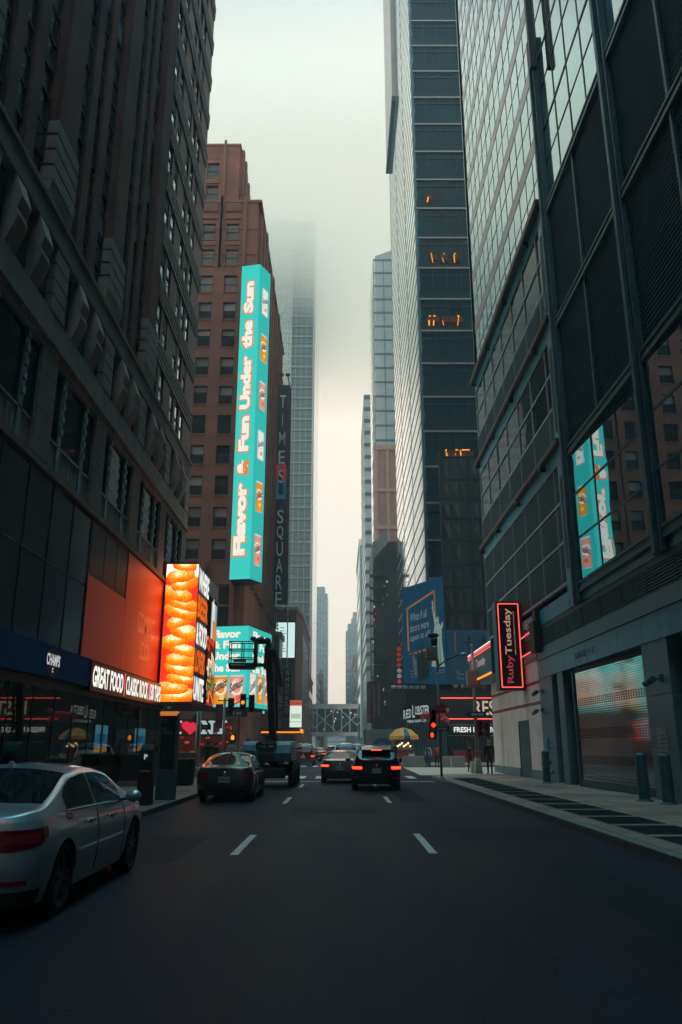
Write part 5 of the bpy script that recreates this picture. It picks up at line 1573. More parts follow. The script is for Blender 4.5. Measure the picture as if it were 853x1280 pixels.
for a, b in ((0, 3), (3, 6), (4, 1), (6, 8)): w.bar((13.7, 78.1, zr[a]), (16.0, 78.1, zr[b]), .12)
for x in np.arange(10.3, 16.6, .6): w.bar((x, 78.3, 31.0), (x + .4, 78.3, 31.6), .07)
w.bar((10.2, 78.2, 31.5), (16.6, 78.2, 31.5), .06)
for x in (12.6, 14.0): w.bar((x, 78.0, 12.1), (x + .2, 78.0, 10.2), .2)
w.build('steel_frame', mat('black scaffold steel', (.03, .036, .04), .5, metal=.4), SF)

# ------------------------------------------------------------------ far buildings on the same side
o = thing('black_theatre_front', 'black narrow building hung with balconies, ladders and signs', 'building', (8, 150, .15)); TH = o
w = MB(); w.box(6.2, 150, .15, 11.5, 168, 40); w.ext([(6.3, 147.2, 34.5), (9.0, 147.2, 37.5), (9.0, 150, 41), (6.3, 150, 38)], (0, 0, 1.5)) ; w.build('wall', M['panel_black'], o)
w = MB(); r = random.Random(31)
for z in np.arange(4, 34, 2.4):
    w.box(5.5, 147.6, z, 8.8, 150, z + .12); w.bar((5.5, 147.6, z + 1.0), (8.8, 147.6, z + 1.0), .08)
    for x in np.arange(5.5, 8.9, .55): w.bar((x, 147.6, z), (x, 147.6, z + 1.0), .05)
    w.bar((5.6 + r.uniform(0, 2), 148, z), (7.5 + r.uniform(0, 1), 148, z + 2.4), .1)
for x in (5.5, 6.6, 8.75): w.bar((x, 147.6, 2.5), (x, 147.6, 34.6), .12)
w.build('fire_balcony', M['frame_dark'], o)
w = MB(); w.box(6.6, 147.3, 17, 8.9, 147.5, 27); w.build('hung_board', M['panel_black'], o)
w = MB()
for k in range(36): x, z = r.uniform(5.6, 8.7), r.uniform(3, 32); w.box(x, 147.5, z, x + r.uniform(.1, .35), 147.55, z + r.uniform(.1, .5), r.choice((0, 1, 1, 2)))
w.build('lit_lamp', [M['warm_dim'], emit('dim white lamps', (.7, .75, .75), .4), emit('dim red lamps', srgb('#b05a40'), .5)], o)
NS = thing('neon_swirl_sign', 'dim red neon lettering hanging above the far pavement', 'sign', (5, 140, 8))
w = MB()
for j in range(3):
    for k in range(7):
        x, z = 4.6 + j * .9, 5.6 + k * .8 + j * .5
        w.tube([(x, 141, z), (x + .35, 141, z + .35), (x + .1, 141, z + .6), (x + .5, 141, z + .75)], .03, 6)
w.build('neon_tube', emit('dim neon orange', srgb('#8a4034'), .5), NS)
w = MB(); w.box(4.5, 141.1, 5.4, 7.3, 141.3, 12.4); w.build('frame', M['panel_black'], NS)
w = MB(); w.bar((6.8, 141.2, 9), (6.8, 150, 9), .15); w.bar((6.8, 141.2, 11.5), (6.8, 150, 13), .15); w.build('bracket', M['frame_dark'], NS)
o = thing('pink_stone_building', 'pinkish stone building with flat pilasters before the glass tower', 'building', (10, 168.5, .15))
w = MB(); w.box(7.6, 168.5, .15, 40, 178, 67); w.build('wall', mat('pink stone', (.34, .20, .16), .8, var=.2, scale=.4), o)
w = MB(); w.box(7.4, 168.2, 47.5, 40, 168.5, 48.4); w.box(7.4, 168.2, 56.2, 40, 168.5, 57); w.box(7.4, 168.2, 66.2, 40, 168.5, 67.4)
for x in (7.6, 10.2, 13): w.box(x, 168.3, 30, x + .7, 168.5, 66.2)
w.build('trim', mat('pale pink trim', (.42, .30, .25), .8), o)
o = thing('pale_glass_tower', 'pale mirrored glass tower with a sloping top', 'building', (12, 180, .15))
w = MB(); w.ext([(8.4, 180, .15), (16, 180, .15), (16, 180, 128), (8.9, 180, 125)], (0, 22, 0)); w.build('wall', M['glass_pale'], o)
w = MB()
for z in np.arange(30, 124, 3.9): w.box(8.36, 179.9, z, 16, 180.0, z + .5); w.box(8.36, 180, z, 8.42, 202, z + .5)
for x in (8.4, 11, 13.6): w.box(x, 179.88, 20, x + .15, 180, 124)
w.build('floor_line', M['steel_dark'], o)
o = thing('slim_glass_tower', 'slim blue glass block beside the pale glass tower', 'building', (8, 205, .15))
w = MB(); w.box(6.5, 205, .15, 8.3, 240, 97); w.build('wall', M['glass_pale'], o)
w = MB()
for z in np.arange(20, 96, 3.6): w.box(6.45, 204.9, z, 8.3, 205, z + 1.1); w.box(6.44, 205, z, 6.5, 240, z + 1.1)
w.build('floor_line', M['steel_dark'], o)
o = thing('teal_edged_building', 'thin teal and white edged building above the far pavement', 'building', (6, 245, .15))
w = MB(); w.box(5.9, 245, .15, 8.4, 290, 64); w.build('wall', M['teal_panel'], o)
w = MB(); w.box(5.8, 244.8, 4, 6.1, 245, 63); w.box(7.4, 244.8, 4, 7.9, 245, 63); w.box(5.7, 244.7, 63, 8.4, 290, 65); w.build('edge_strip', M['white_panel'], o)
w = MB()
for z in range(8, 62, 6): w.box(5.84, 247, z, 5.9, 288, z + 3)
w.build('window', M['glass_dark'], o)
o = thing('cornice_building', 'low grey building with stacked cornices near the bridge', 'building', (6, 330, .15))
w = MB(); w.box(6.2, 330, .15, 20, 380, 38); w.build('wall', M['grey_panel'], o)
w = MB()
for z in (12, 20, 28, 37): w.ext([(5.2, 330, z), (6.2, 330, z - 1.2), (6.2, 330, z + .6), (5.2, 330, z + .6)], (0, 50, 0))
w.build('cornice', M['stone_trim'], o)
for z in (8, 15, 23, 31):
    for y in range(333, 378, 5): w = MB(); w.box(6.14, y, z, 6.2, y + 2.5, z + 3); w.build('window', M['glass_dark'], o)
# plain blocks closing the street far away and on the avenue
for x0, x1, y0_, y1_, h_, lab in ((-60, -10.4, 312, 398, 30, 'low dark block beyond the banded tower'), (8.2, 40, 385, 415, 46, 'mid height block beyond the cornice building'), (-14, 14, 700, 720, 14, 'low block closing the far end of the street')):
    o = thing('far_block', lab, 'building', ((x0 + x1) / 2, y0_, 0))
    w = MB(); w.box(x0, y0_, 0, x1, y1_, h_); w.build('wall', M['grey_panel'], o)
    w = MB()
    for z in np.arange(4, h_ - 2, 3.6): w.box(x0 - .05, y0_ - .05, z, x1 + .05, y1_, z + 1.6)
    w.build('window_band', M['glass_dark'], o)
# ------------------------------------------------------------------ vehicles
def smoothed(keys, L, sig=.09, n=500):
    s = np.linspace(0, L, n); v = np.interp(s, [k[0] for k in keys], [k[1] for k in keys])
    k = int(3 * sig / (L / n)) | 1
    g = np.exp(-.5 * ((np.arange(k) - k // 2) * (L / n) / sig) ** 2); g /= g.sum()
    vp = np.concatenate([np.full(k // 2, v[0]), v, np.full(k // 2, v[-1])])
    return s, np.convolve(vp, g, 'valid')

class Shape:
    """car body as a surface P(s, v): s runs from tail to nose, v from sill (0) over the belt (1) to the roof centre (2)"""
    def __init__(q, L, W, top, belt, floor, wheels, R, tumble=.36, rr=.5, rn=3.4, fr=.75, fn=2.7, lean=.10):
        q.L, q.W, q.floor, q.wheels, q.R, q.tumble, q.rr, q.rn, q.fr, q.fn, q.lean = L, W / 2, floor, wheels, R, tumble, rr, rn, fr, fn, lean
        q.ts, q.tv = smoothed(top, L); q.bs, q.bv = smoothed(belt, L, .2)
    def top(q, s): return float(np.interp(s, q.ts, q.tv))
    def belt(q, s): return min(float(np.interp(s, q.bs, q.bv)), q.top(s) - .03)
    def width(q, s):
        w = q.W
        if s < q.rr: w *= max(0, 1 - (1 - s / q.rr) ** q.rn) ** (1 / q.rn)
        e = q.L - s
        if e < q.fr: w *= max(0, 1 - (1 - e / q.fr) ** q.fn) ** (1 / q.fn)
        return w
    def P(q, s, v, side=1):
        s = min(max(s, 0), q.L)
        w, zb, zt = q.width(s), q.belt(s), q.top(s)
        if v <= 1:
            low = q.floor
            for c in q.wheels:
                d = abs(s - c); Ra = q.R * 1.13
                if d < Ra: low = max(low, q.R + math.sqrt(Ra * Ra - d * d))
            low = min(low, zb - .12)
            z = low + (zb - low) * v
            f = (z - q.floor) / max(.05, zb - q.floor)
            y = w * float(np.interp(f, [0, .12, .35, .6, .78, .84, 1], [.925, .965, .99, 1, .992, .985, .945]))
        else:
            u = v - 1; h = zt - zb
            yb = w * .945; yr = max(yb - q.tumble * h - .02, yb * .3) if yb > .05 else yb * .8
            ze = zb + h * .84
            if u < .5:
                t = u / .5
                y = yb + (yr - yb) * (t * .85 + .15 * t * t); z = zb + (ze - zb) * t
            else:
                t = (u - .5) / .5
                a = math.cos(t * PI / 2)
                y = yr * (1 - t); k = 1 - (1 - t) ** 2.4; z = ze + (zt - ze) * k
        lean = 0
        if s < .7: lean = q.lean * (1 - s / .7) * max(0, (z - .55) / .5) + .05 * (1 - s / .7) * max(0, (.5 - z) / .3)
        if s > q.L - .6: lean = -(.10 * (1 - (q.L - s) / .6) * max(0, (z - .5) / .3) + .06 * (1 - (q.L - s) / .6) * max(0, (.4 - z) / .3))
        return Vector((side * y, s + lean, z))
    def N(q, s, v, side):
        e = .012
        a = q.P(s + e, v, side) - q.P(s - e, v, side); b = q.P(s, min(2, v + e), side) - q.P(s, max(0, v - e), side)
        n = a.cross(b) * side
        return n.normalized() if n.length > 1e-9 else Vector((0, 0, 1))
    def grid(q, mb, ss, vv, off, m=0, sides=(1, -1)):
        """patch of the skin; vv(s) gives the list of v values at s"""
        for sd_ in sides:
            rows = [[q.P(s, v, sd_) + q.N(s, v, sd_) * off for v in vv(s)] for s in ss]
            n = len(rows[0])
            f = []
            for i in range(len(ss) - 1):
                for j in range(n - 1):
                    a = (i * n + j, (i + 1) * n + j, (i + 1) * n + j + 1, i * n + j + 1)
                    f.append(a if sd_ > 0 else a[::-1])
            mb.add([p for r in rows for p in r], f, m, True)

def lin(a, b, n): return [a + (b - a) * i / (n - 1) for i in range(n)]

def wheel(parent, x, y, R, side, rim_mat, width=.22):
    t = MB(); rim = R * .68
    t.lathe([(rim, -width / 2), (R * .93, -width / 2), (R, -width / 2 + .03), (R, width / 2 - .03), (R * .93, width / 2), (rim, width / 2), (rim, -width / 2)], (x, y, R), 30, axis='x')
    tyre = t.build('wheel', M['rubber'], parent)
    r = MB(); xo = x + side * (width / 2 - .03)
    r.lathe([(rim, 0), (rim * .93, side * .02), (rim * .93, -side * .03)], (xo, y, R), 28, axis='x')
    r.lathe([(0, side * .015), (rim * .2, side * .01), (rim * .24, -side * .03)], (xo, y, R), 16, axis='x')
    for k in range(5):
        for d in (-.16, .16):
            a = 2 * PI * k / 5 + d
            r.bar((xo - side * .005, y + math.cos(a) * rim * .16, R + math.sin(a) * rim * .16), (xo + side * .004, y + math.cos(a + d * .4) * rim * .95, R + math.sin(a + d * .4) * rim * .95), .035, .03, up=(1, 0, 0))
    r.build('rim', rim_mat, tyre)
    b = MB(); b.lathe([(0, 0), (rim * .92, 0)], (x - side * .02, y, R), 24, axis='x'); b.build('hub_shadow_plate', M['black'], tyre)

def car(name, label, loc, q, paint, rotz=0, group=None, rear_glass=(.55, 1.25), front_glass=None, side_glass=None, lights='dim', tail=(.62, .9, .0, .42), plate='GXT 4821', rim=None, roof_black=False, spoiler=False, rails=False, van=False):
    root = thing(name, label, 'car', (0, 0, 0), group)
    ss = sorted(set([0.0] + [q.rr * (1 - math.cos(t)) for t in lin(.05, PI / 2, 16)] + lin(q.rr, q.L - q.fr, 64) + [q.L - q.fr * (1 - math.cos(t)) for t in lin(.05, PI / 2, 16)] + [q.L]))
    b = MB()
    vv = lin(0, 1, 12) + lin(1, 2, 17)[1:]
    q.grid(b, ss, lambda s: vv, 0)
    body = b.build('body', paint, root, merge=True)
    u = MB(); u.box(-q.W + .1, .25, q.floor + .03, q.W - .1, q.L - .3, .62)
    for c in q.wheels: u.box(-q.W + .24, c - q.R * 1.12, q.floor - .02, q.W - .24, c + q.R * 1.12, q.R * 2.05)
    u.box(-q.W * .8, .12, q.floor + .01, q.W * .8, .4, q.floor + .16)
    u.build('underbody', M['black'], root)
    gl = M['car_glass']
    r0, r1 = rear_glass
    g = MB(); q.grid(g, lin(r0, r1, 12), lambda s: [1.56 - .02] + lin(1.58, 2, 8), .004); g.build('rear_window', gl, root)
    if front_glass:
        g = MB(); q.grid(g, lin(front_glass[0], front_glass[1], 12), lambda s: lin(1.57, 2, 8), .004); g.build('windscreen', gl, root)
    for (s0, s1) in side_glass:
        for sd_ in (1, -1):
            g = MB()
            def vr(s):
                h = q.top(s) - q.belt(s); k = max(0.0, min(1.0, (h - .10) / .22)); return lin(1.06, 1.06 + .40 * k, 6)
            q.grid(g, lin(s0, s1, 20), vr, .004, sides=(sd_,)); w_ = g.build('side_window', gl, root)
            if side_glass.index((s0, s1)) == 0:
                e = MB(); pts = [q.P(s, 1.03, sd_) + q.N(s, 1.03, sd_) * .008 for s in lin(side_glass[0][0] - .05, side_glass[-1][1], 24)]
                e.tube(pts, .011, 6); e.build('belt_trim', M['chrome'], root)
    # doors: shut lines and handles
    for sd_ in (1, -1):
        d = MB()
        cuts = [side_glass[0][1] + .04, side_glass[-1][1] + .05]
        for s in cuts:
            pts = [q.P(s, v, sd_) + q.N(s, v, sd_) * .004 for v in lin(.12, 1, 8)]
            d.tube(pts, .005, 5)
        d.build('door_gap', M['black'], root)
        for s in (side_glass[0][1] - .28, side_glass[-1][1] - .55):
            hnd = MB(); p = q.P(s, .84, sd_); n = q.N(s, .84, sd_)
            hnd.bar(p + n * .03 + Vector((0, -.1, 0)), p + n * .03 + Vector((0, .1, .006)), .022, .028); hnd.ball(p + n * .004, .012, .085, .03)
            hnd.build('door_handle', M['chrome'], root, bevel=.004)
        mr = MB(); s = side_glass[-1][1] - .12; p = q.P(s, 1.06, sd_)
        mr.bar(p, p + Vector((sd_ * .14, 0, .02)), .04, .03, 1); mr.ball(p + Vector((sd_ * .2, .0, .05)), .11, .07, .075, 12, 0)
        mr.build('mirror', [paint, M['black']], root)
        # tail lights wrap the corner
        t = MB(); t0, t1, v0, v1 = tail[2], tail[3], tail[0], tail[1]
        a0 = max(t0, .012)
        q.grid(t, [a0 + (t1 - a0) * (i / 11) ** 1.6 for i in range(12)], lambda s: lin(v0 + (.12 * (s / t1) ** 1.5), v1 - .02, 6), .006, sides=(sd_,))
        tl = t.build('tail_light', M['tail_glass'] if lights != 'on' else M['tail_red'], root)
        c = MB(); vm = (v0 + v1) / 2
        q.grid(c, [a0 + (t1 * .62 - a0) * (i / 9) ** 1.6 for i in range(10)], lambda s: lin(vm - .05, vm + .06, 3), .011, sides=(sd_,))
        c.build('light_bar', M['tail_on'] if lights == 'on' else M['tail_dim'], tl)
        hl = MB(); q.grid(hl, [q.L - .03 - .5 * (i / 9) ** 1.4 for i in range(10)][::-1], lambda s: lin(.72, .93, 4), .005, sides=(sd_,)); hl.build('headlight', M['chrome'], root)
    # tail panel details
    ly = q.P(.0, .55).y
    zb = q.belt(.1)
    pl = MB(); pz = q.floor + (zb - q.floor) * (.62 if not van else .5)
    py = q.P(0, .62 if not van else .5).y - .012
    pl.box(-.17, py - .012, pz - .085, .17, py + .02, pz + .085, 0); pl.text(plate, (-.14, py - .016, pz - .045), (1, 0, 0), (0, 0, 1), .28, .09, 1, bold=.02)
    pl.build('number_plate', [M['plate'], M['plate_ink']], root)
    lo = MB(); q.grid(lo, [.0 + .4 * (i / 9) ** 1.7 for i in range(10)], lambda s: lin(.0, .2, 4), .006); lo.build('lower_bumper', M['trim_black'], root, merge=True)
    for sd_ in (1, -1):
        rf = MB(); q.grid(rf, [.02 + .16 * (i / 5) ** 1.6 for i in range(6)], lambda s: lin(.27, .33, 2), .009, sides=(sd_,)); rf.build('reflector', M['tail_dim'], root)
        ex = MB(); ex.cyl((sd_ * q.W * .62, .06, q.floor + .05), (sd_ * q.W * .62, .3, q.floor + .05), .045, n=12); ex.build('exhaust', M['chrome'], root)
    bd = MB(); bz = q.floor + (zb - q.floor) * .86; bd.lathe([(0, -.008), (.05, -.008), (.055, .01)], (0, q.P(0, .86).y - .004, bz), 16, axis='y'); bd.build('badge', M['chrome'], root)
    ch = MB(); p0 = [q.P(s, .88, 1) for s in (.0, .04, .12)]
    ch.build('trunk_trim', M['chrome'], root) if False else None
    if rails:
        for sd_ in (1, -1):
            r_ = MB(); pts = [q.P(s, 1.56, sd_) + Vector((0, 0, .06)) for s in lin(r1 + .1, front_glass[0] - .2, 12)]; r_.tube(pts, .018, 8)
            for p in (pts[0], pts[6], pts[-1]): r_.bar(p, p - Vector((0, 0, .07)), .03)
            r_.build('roof_rail', M['chrome'], root)
    if spoiler:
        sp2 = MB(); z = q.top(r0 + .45)
        sp2.ext([(-q.W * .62, r0 - .02, z - .10), (q.W * .62, r0 - .02, z - .10), (q.W * .6, r0 + .42, z + .02), (-q.W * .6, r0 + .42, z + .02)], (0, 0, .03)); sp2.build('spoiler', paint, root, bevel=.01)
        st_ = MB(); st_.box(-.2, r0 - .03, z - .105, .2, r0 - .015, z - .07); st_.build('brake_light', M['tail_on'] if lights == 'on' else M['tail_dim'], root)
    elif lights == 'on':
        st_ = MB(); p = q.P(r1 - .06, 2); st_.box(-.13, p.y - .01, p.z - .03, .13, p.y + .03, p.z + .012); st_.build('brake_light', M['tail_on'], root)
    af = MB(); p = q.P(r1 + .12, 2); af.ext([(p.x - .018, p.y - .10, p.z - .01), (p.x - .018, p.y + .10, p.z - .01), (p.x - .018, p.y - .06, p.z + .065), (p.x - .018, p.y - .09, p.z + .06)], (.036, 0, 0)); af.build('aerial_fin', paint, root, bevel=.006)
    fc = MB(); fs_ = q.wheels[0] + .1; pts = [q.P(fs_ + .09 * math.cos(a), .86 + .10 * math.sin(a), 1) + q.N(fs_, .86, 1) * .003 for a in lin(0, 2 * PI, 17)]; fc.tube(pts, .003, 5); fc.build('fuel_flap_gap', M['black'], root)
    for c in q.wheels:
        for sd_ in (1, -1): wheel(root, sd_ * (q.W - .125), c, q.R, sd_, rim or M['rim'])
    root.location = loc
    root.rotation_euler = (0, 0, rotz)
    return root

M['car_glass'] = glossy_glass('car glass', (.010, .014, .016), .02, spec=.8, wav=0)
M['chrome'] = mat('bright metal trim', (.55, .56, .57), .16, metal=1, var=.05)
M['rim'] = mat('dark alloy rim', (.16, .17, .18), .32, metal=.9, var=.1)
M['plate'] = mat('number plate', (.55, .52, .42), .5, var=.05); M['plate_ink'] = mat('plate ink', (.03, .04, .10), .6)
M['tail_glass'] = mat('red lamp glass', (.20, .006, .012), .12, var=.1, coat=1)
M['tail_red'] = emit('glowing red lamp glass', srgb('#d02418'), 1.0)
M['tail_dim'] = mat('dull red lens', (.36, .02, .035), .2, var=.1, coat=1)
M['trim_black'] = mat('black plastic trim', (.016, .018, .019), .55, var=.2)
M['paint_silver'] = mat('pearl white car paint', (.50, .57, .58), .34, metal=.5, var=.04, coat=1, rvar=.03)
M['paint_grey'] = mat('dark grey car paint', (.07, .075, .08), .28, metal=.5, var=.05, coat=1, rvar=.03)
M['paint_black'] = mat('black car paint', (.010, .011, .013), .22, metal=.2, var=.05, coat=1, rvar=.03)
M['paint_slate'] = mat('slate car paint', (.10, .11, .12), .26, metal=.5, var=.05, coat=1, rvar=.03)
M['paint_red'] = mat('dark red car paint', (.10, .014, .014), .26, metal=.3, var=.05, coat=1, rvar=.03)
M['paint_white'] = mat('white car paint', (.62, .62, .60), .3, var=.04, coat=1, rvar=.03)

sedan = Shape(4.88, 1.86, [(0, .98), (.18, 1.04), (.62, 1.075), (1.0, 1.19), (1.55, 1.395), (2.05, 1.45), (2.6, 1.45), (3.0, 1.375), (3.65, 1.06), (3.8, 1.02), (4.4, .93), (4.75, .80), (4.88, .66)], [(0, .94), (.8, .985), (1.6, .955), (3.0, .93), (3.8, .93), (4.4, .84), (4.88, .6)], .20, (1.05, 3.88), .34)
car('parked_sedan', 'pearl white sedan parked at the kerb closest to the camera', (-3.79, 7.85, 0), sedan, M['paint_silver'], rear_glass=(.68, 1.62), front_glass=(2.72, 3.62), side_glass=[(1.12, 2.12), (2.18, 3.28)], lights='dim', tail=(.66, .93, 0, .46))
compact = Shape(4.55, 1.76, [(0, .98), (.12, 1.03), (.5, 1.07), (.75, 1.14), (1.35, 1.385), (1.8, 1.44), (2.3, 1.44), (2.75, 1.36), (3.4, 1.03), (3.55, .99), (4.1, .90), (4.42, .78), (4.55, .62)], [(0, .93), (.8, .97), (1.6, .94), (3.4, .91), (4.1, .82), (4.55, .58)], .20, (.98, 3.66), .32, rr=.42, rn=4)
car('grey_sedan', 'dark grey sedan seen from behind at the kerb before the boom lift', (-3.55, 25.3, 0), compact, M['paint_grey'], rear_glass=(.52, 1.42), front_glass=(2.5, 3.36), side_glass=[(1.0, 1.95), (2.0, 3.05)], lights='dim', tail=(.66, .90, 0, .34), plate='HRD 2093')
suv = Shape(4.65, 1.88, [(0, 1.10), (.1, 1.22), (.3, 1.40), (.62, 1.60), (.95, 1.665), (2.2, 1.68), (2.6, 1.62), (3.3, 1.16), (3.5, 1.08), (4.2, .98), (4.55, .84), (4.65, .7)], [(0, 1.02), (.6, 1.04), (2, 1.0), (3.4, .99), (4.2, .88), (4.65, .66)], .24, (.95, 3.78), .37, tumble=.3, rr=.42, rn=4.2, lean=.02)
car('black_suv', 'black sport utility car braking in mid street beside the slate sedan', (1.36, 31.6, 0), suv, M['paint_black'], rear_glass=(.14, .62), front_glass=(2.45, 3.22), side_glass=[(.85, 1.75), (1.85, 2.95)], lights='on', tail=(.66, .86, 0, .36), plate='JKM 6175', spoiler=True, rails=True)
car('slate_sedan', 'slate grey sedan with one lit tail lamp ahead of the black suv', (-.05, 37.6, 0), compact, M['paint_slate'], rear_glass=(.52, 1.42), front_glass=(2.5, 3.36), side_glass=[(1.0, 1.95), (2.0, 3.05)], lights='on', tail=(.70, .86, 0, .30), plate='FBT 7718')
cabv = Shape(4.7, 1.95, [(0, 1.05), (.08, 1.35), (.22, 1.66), (.5, 1.80), (1.0, 1.84), (2.6, 1.82), (3.0, 1.72), (3.6, 1.22), (4.2, 1.04), (4.55, .9), (4.7, .7)], [(0, 1.0), (.6, 1.03), (2, 1.0), (3.5, 1.0), (4.2, .9), (4.7, .66)], .24, (.95, 3.8), .36, tumble=.2, rr=.35, rn=5, lean=.02)
car('red_van', 'dark red minivan with lit tail lamps below the theatre marquee', (-3.25, 70.5, 0), cabv, M['paint_red'], rear_glass=(.1, .42), front_glass=(2.8, 3.5), side_glass=[(.7, 1.7), (1.8, 3.2)], lights='on', tail=(.60, .82, 0, .26), plate='TLC 5530')
car('white_van', 'white van waiting beyond the slate sedan', (.35, 58, 0), cabv, M['paint_white'], rear_glass=(.1, .42), front_glass=(2.8, 3.5), side_glass=[(.7, 1.7), (1.8, 3.2)], lights='dim', tail=(.60, .82, 0, .2), plate='PDC 8814')
car('distant_sedan', 'dark distant sedan in the lane beyond the avenue', (-2.6, 92, 0), compact, M['paint_black'], rear_glass=(.52, 1.42), front_glass=(2.5, 3.36), side_glass=[(1.0, 1.95), (2.0, 3.05)], lights='on', tail=(.70, .86, 0, .30), plate='KLR 1207')
car('pale_distant_car', 'pale distant car in the middle of the far block', (1.6, 76, 0), cabv, M['paint_silver'], rear_glass=(.1, .42), front_glass=(2.8, 3.5), side_glass=[(.7, 1.7), (1.8, 3.2)], lights='on', tail=(.60, .82, 0, .26), plate='BWN 3340')
car('far_red_lamp_car', 'small dark car with red lamps at the foot of the bridge street', (-1.6, 128, 0), suv, M['paint_slate'], rear_glass=(.14, .62), front_glass=(2.45, 3.22), side_glass=[(.85, 1.75), (1.85, 2.95)], lights='on', tail=(.66, .86, 0, .36), plate='CDE 4410', spoiler=True)
# box truck with blue painted arch
BT = thing('box_truck', 'pale box truck with a blue painted arch behind the hot dog cart', 'truck', (4.4, 84, 0))
w = MB(); w.box(2.5, 84, .7, 5.5, 90, 3.25); w.build('cargo_box', mat('dirty pale box', (.36, .33, .30), .6, var=.3, scale=1), BT, bevel=.03)
w = MB(); w.box(2.75, 90.1, .5, 5.25, 92, 2.4); w.box(2.8, 84.3, .45, 5.2, 90, .7); w.build('cab', M['paint_white'], BT, bevel=.1)
w = MB()
pts = [(3.2 + .0, .95)] ; arc = [(4.2 + 1.15 * math.cos(t), 1.2 + 1.25 * math.sin(t)) for t in lin(PI, 0, 14)]; inn = [(4.2 + .7 * math.cos(t), 1.2 + .75 * math.sin(t)) for t in lin(0, PI, 14)]
for a, b, c, d in zip(arc, arc[1:], inn[::-1], inn[::-1][1:]): w.quad((a[0], 83.99, a[1]), (b[0], 83.99, b[1]), (d[0], 83.99, d[1]), (c[0], 83.99, c[1]))
w.lathe([(0, -.0), (.28, 0)], (4.2, 83.985, 1.45), 18, axis='y'); w.build('painted_arch', mat('blue paint mark', (.03, .17, .28), .5, var=.3, scale=5), BT)
for sx in (2.75, 5.25):
    for yy in (85.5, 91):
        w = MB(); w.lathe([(.22, -.12), (.42, -.12), (.44, 0), (.42, .12), (.22, .12), (0, .1)], (sx, yy, .44), 20, axis='x'); w.build('wheel', M['rubber'], BT)
w = MB()
for sx in (2.75, 5.0): w.box(sx, 83.96, .55, sx + .25, 84.02, .66)
w.build('tail_light', M['tail_on'], BT)

# ------------------------------------------------------------------ boom lift
BLF = thing('boom_lift', 'teal boom lift parked at the kerb with its basket raised', 'boom lift', (-3.1, 34.5, 0))
teal = mat('teal machine paint', (.045, .24, .27), .4, var=.25, scale=2, coat=.3)
mdk = mat('dark machine steel', (.045, .058, .062), .5, metal=.4, var=.3)
w = MB(); w.box(-4.05, 34.6, .45, -2.15, 38.2, .85); w.box(-3.9, 34.3, .35, -2.3, 34.7, .75); w.box(-3.6, 34.5, .85, -2.6, 38, 1.05); w.build('chassis', mdk, BLF, bevel=.02)
for x, y in ((-4.15, 35.3), (-2.05, 35.3), (-4.15, 37.6), (-2.05, 37.6)):
    w = MB(); w.lathe([(.24, -.17), (.46, -.17), (.50, -.1), (.50, .1), (.46, .17), (.24, .17)], (x, y, .5), 24, axis='x')
    for k in range(20):
        a = 2 * PI * k / 20; w.bar((x - .16, y + math.cos(a) * .5, .5 + math.sin(a) * .5), (x + .02, y + math.cos(a + .15) * .5, .5 + math.sin(a + .15) * .5), .05, .04)
    o = w.build('wheel', M['rubber'], BLF); w = MB(); w.lathe([(0, -.1), (.1, -.12), (.24, -.06), (.24, .06), (.1, .12), (0, .1)], (x, y, .5), 20, axis='x'); w.build('hub', teal, o)
def cowl(x0, x1):
    m_ = MB(); prof = [(34.2, 1.0), (34.15, 1.35), (34.3, 1.68), (34.6, 1.83), (37.2, 1.83), (37.6, 1.6), (37.65, 1.0)]
    m_.ext([(x0, y, z) for y, z in prof], (x1 - x0, 0, 0)); return m_
o = cowl(-4.1, -3.45).build('engine_cowl', teal, BLF, bevel=.06); o2 = cowl(-2.75, -2.05).build('engine_cowl', teal, BLF, bevel=.06)
w = MB()
for j in range(4): w.box(-2.045, 34.9, 1.15 + j * .12, -2.03, 36.4, 1.2 + j * .12); w.box(-4.0, 34.13, 1.1 + j * .1, -3.55, 34.2, 1.14 + j * .1)
w.build('cowl_vent', mdk, BLF)
w = MB(); w.box(-3.4, 34.6, 1.0, -2.8, 37.4, 1.5); w.box(-3.45, 34.2, 1.0, -2.75, 34.6, 1.3)
for x in (-3.35, -2.95): w.box(x, 36.6, 1.3, x + .12, 37.3, 2.1)
for z in (1.35, 1.55, 1.72): w.cyl((-3.5, 34.35, z), (-2.7, 34.35, z), .05, n=8)
w.tube([(-3.5, 34.3, 1.2), (-3.5, 34.2, 1.75), (-3.1, 34.15, 1.85), (-2.7, 34.2, 1.75), (-2.7, 34.3, 1.2)], .035, 8)
w.build('turntable', mdk, BLF, bevel=.015)
w = MB(); w.bar((-3.05, 36.9, 1.9), (-3.22, 35.6, 5.75), .30, .34); w.bar((-3.09, 36.55, 2.9), (-3.23, 35.5, 6.05), .22, .25); w.build('main_boom', mdk, BLF, bevel=.015)
w = MB(); w.bar((-2.85, 36.6, 2.3), (-2.9, 35.9, 4.6), .10); w.bar((-3.0, 35.5, 5.8), (-2.68, 35.8, 4.15), .17); w.cyl((-3.4, 35.5, 5.7), (-2.9, 35.5, 5.7), .16); w.ball((-3.28, 35.4, 6.12), .16); w.build('boom_joint', mdk, BLF)
w = MB(); w.bar((-3.35, 35.4, 4.9), (-3.3, 35.35, 5.9), .15); w.tube([(-3.25, 35.4, 5.95), (-3.5, 35.2, 6.3), (-3.8, 35.1, 6.15), (-3.85, 35.1, 5.5)], .025, 6); w.bar((-3.3, 35.4, 6.1), (-3.85, 35.2, 6.05), .12, .2); w.ball((-3.6, 35.2, 6.15), .18, .14, .12); w.ball((-3.9, 35.2, 6.2), .14, .12, .1); w.bar((-3.3, 35.3, 5.05), (-3.9, 35.2, 5.05), .14); w.build('hose_and_jib', mdk, BLF)
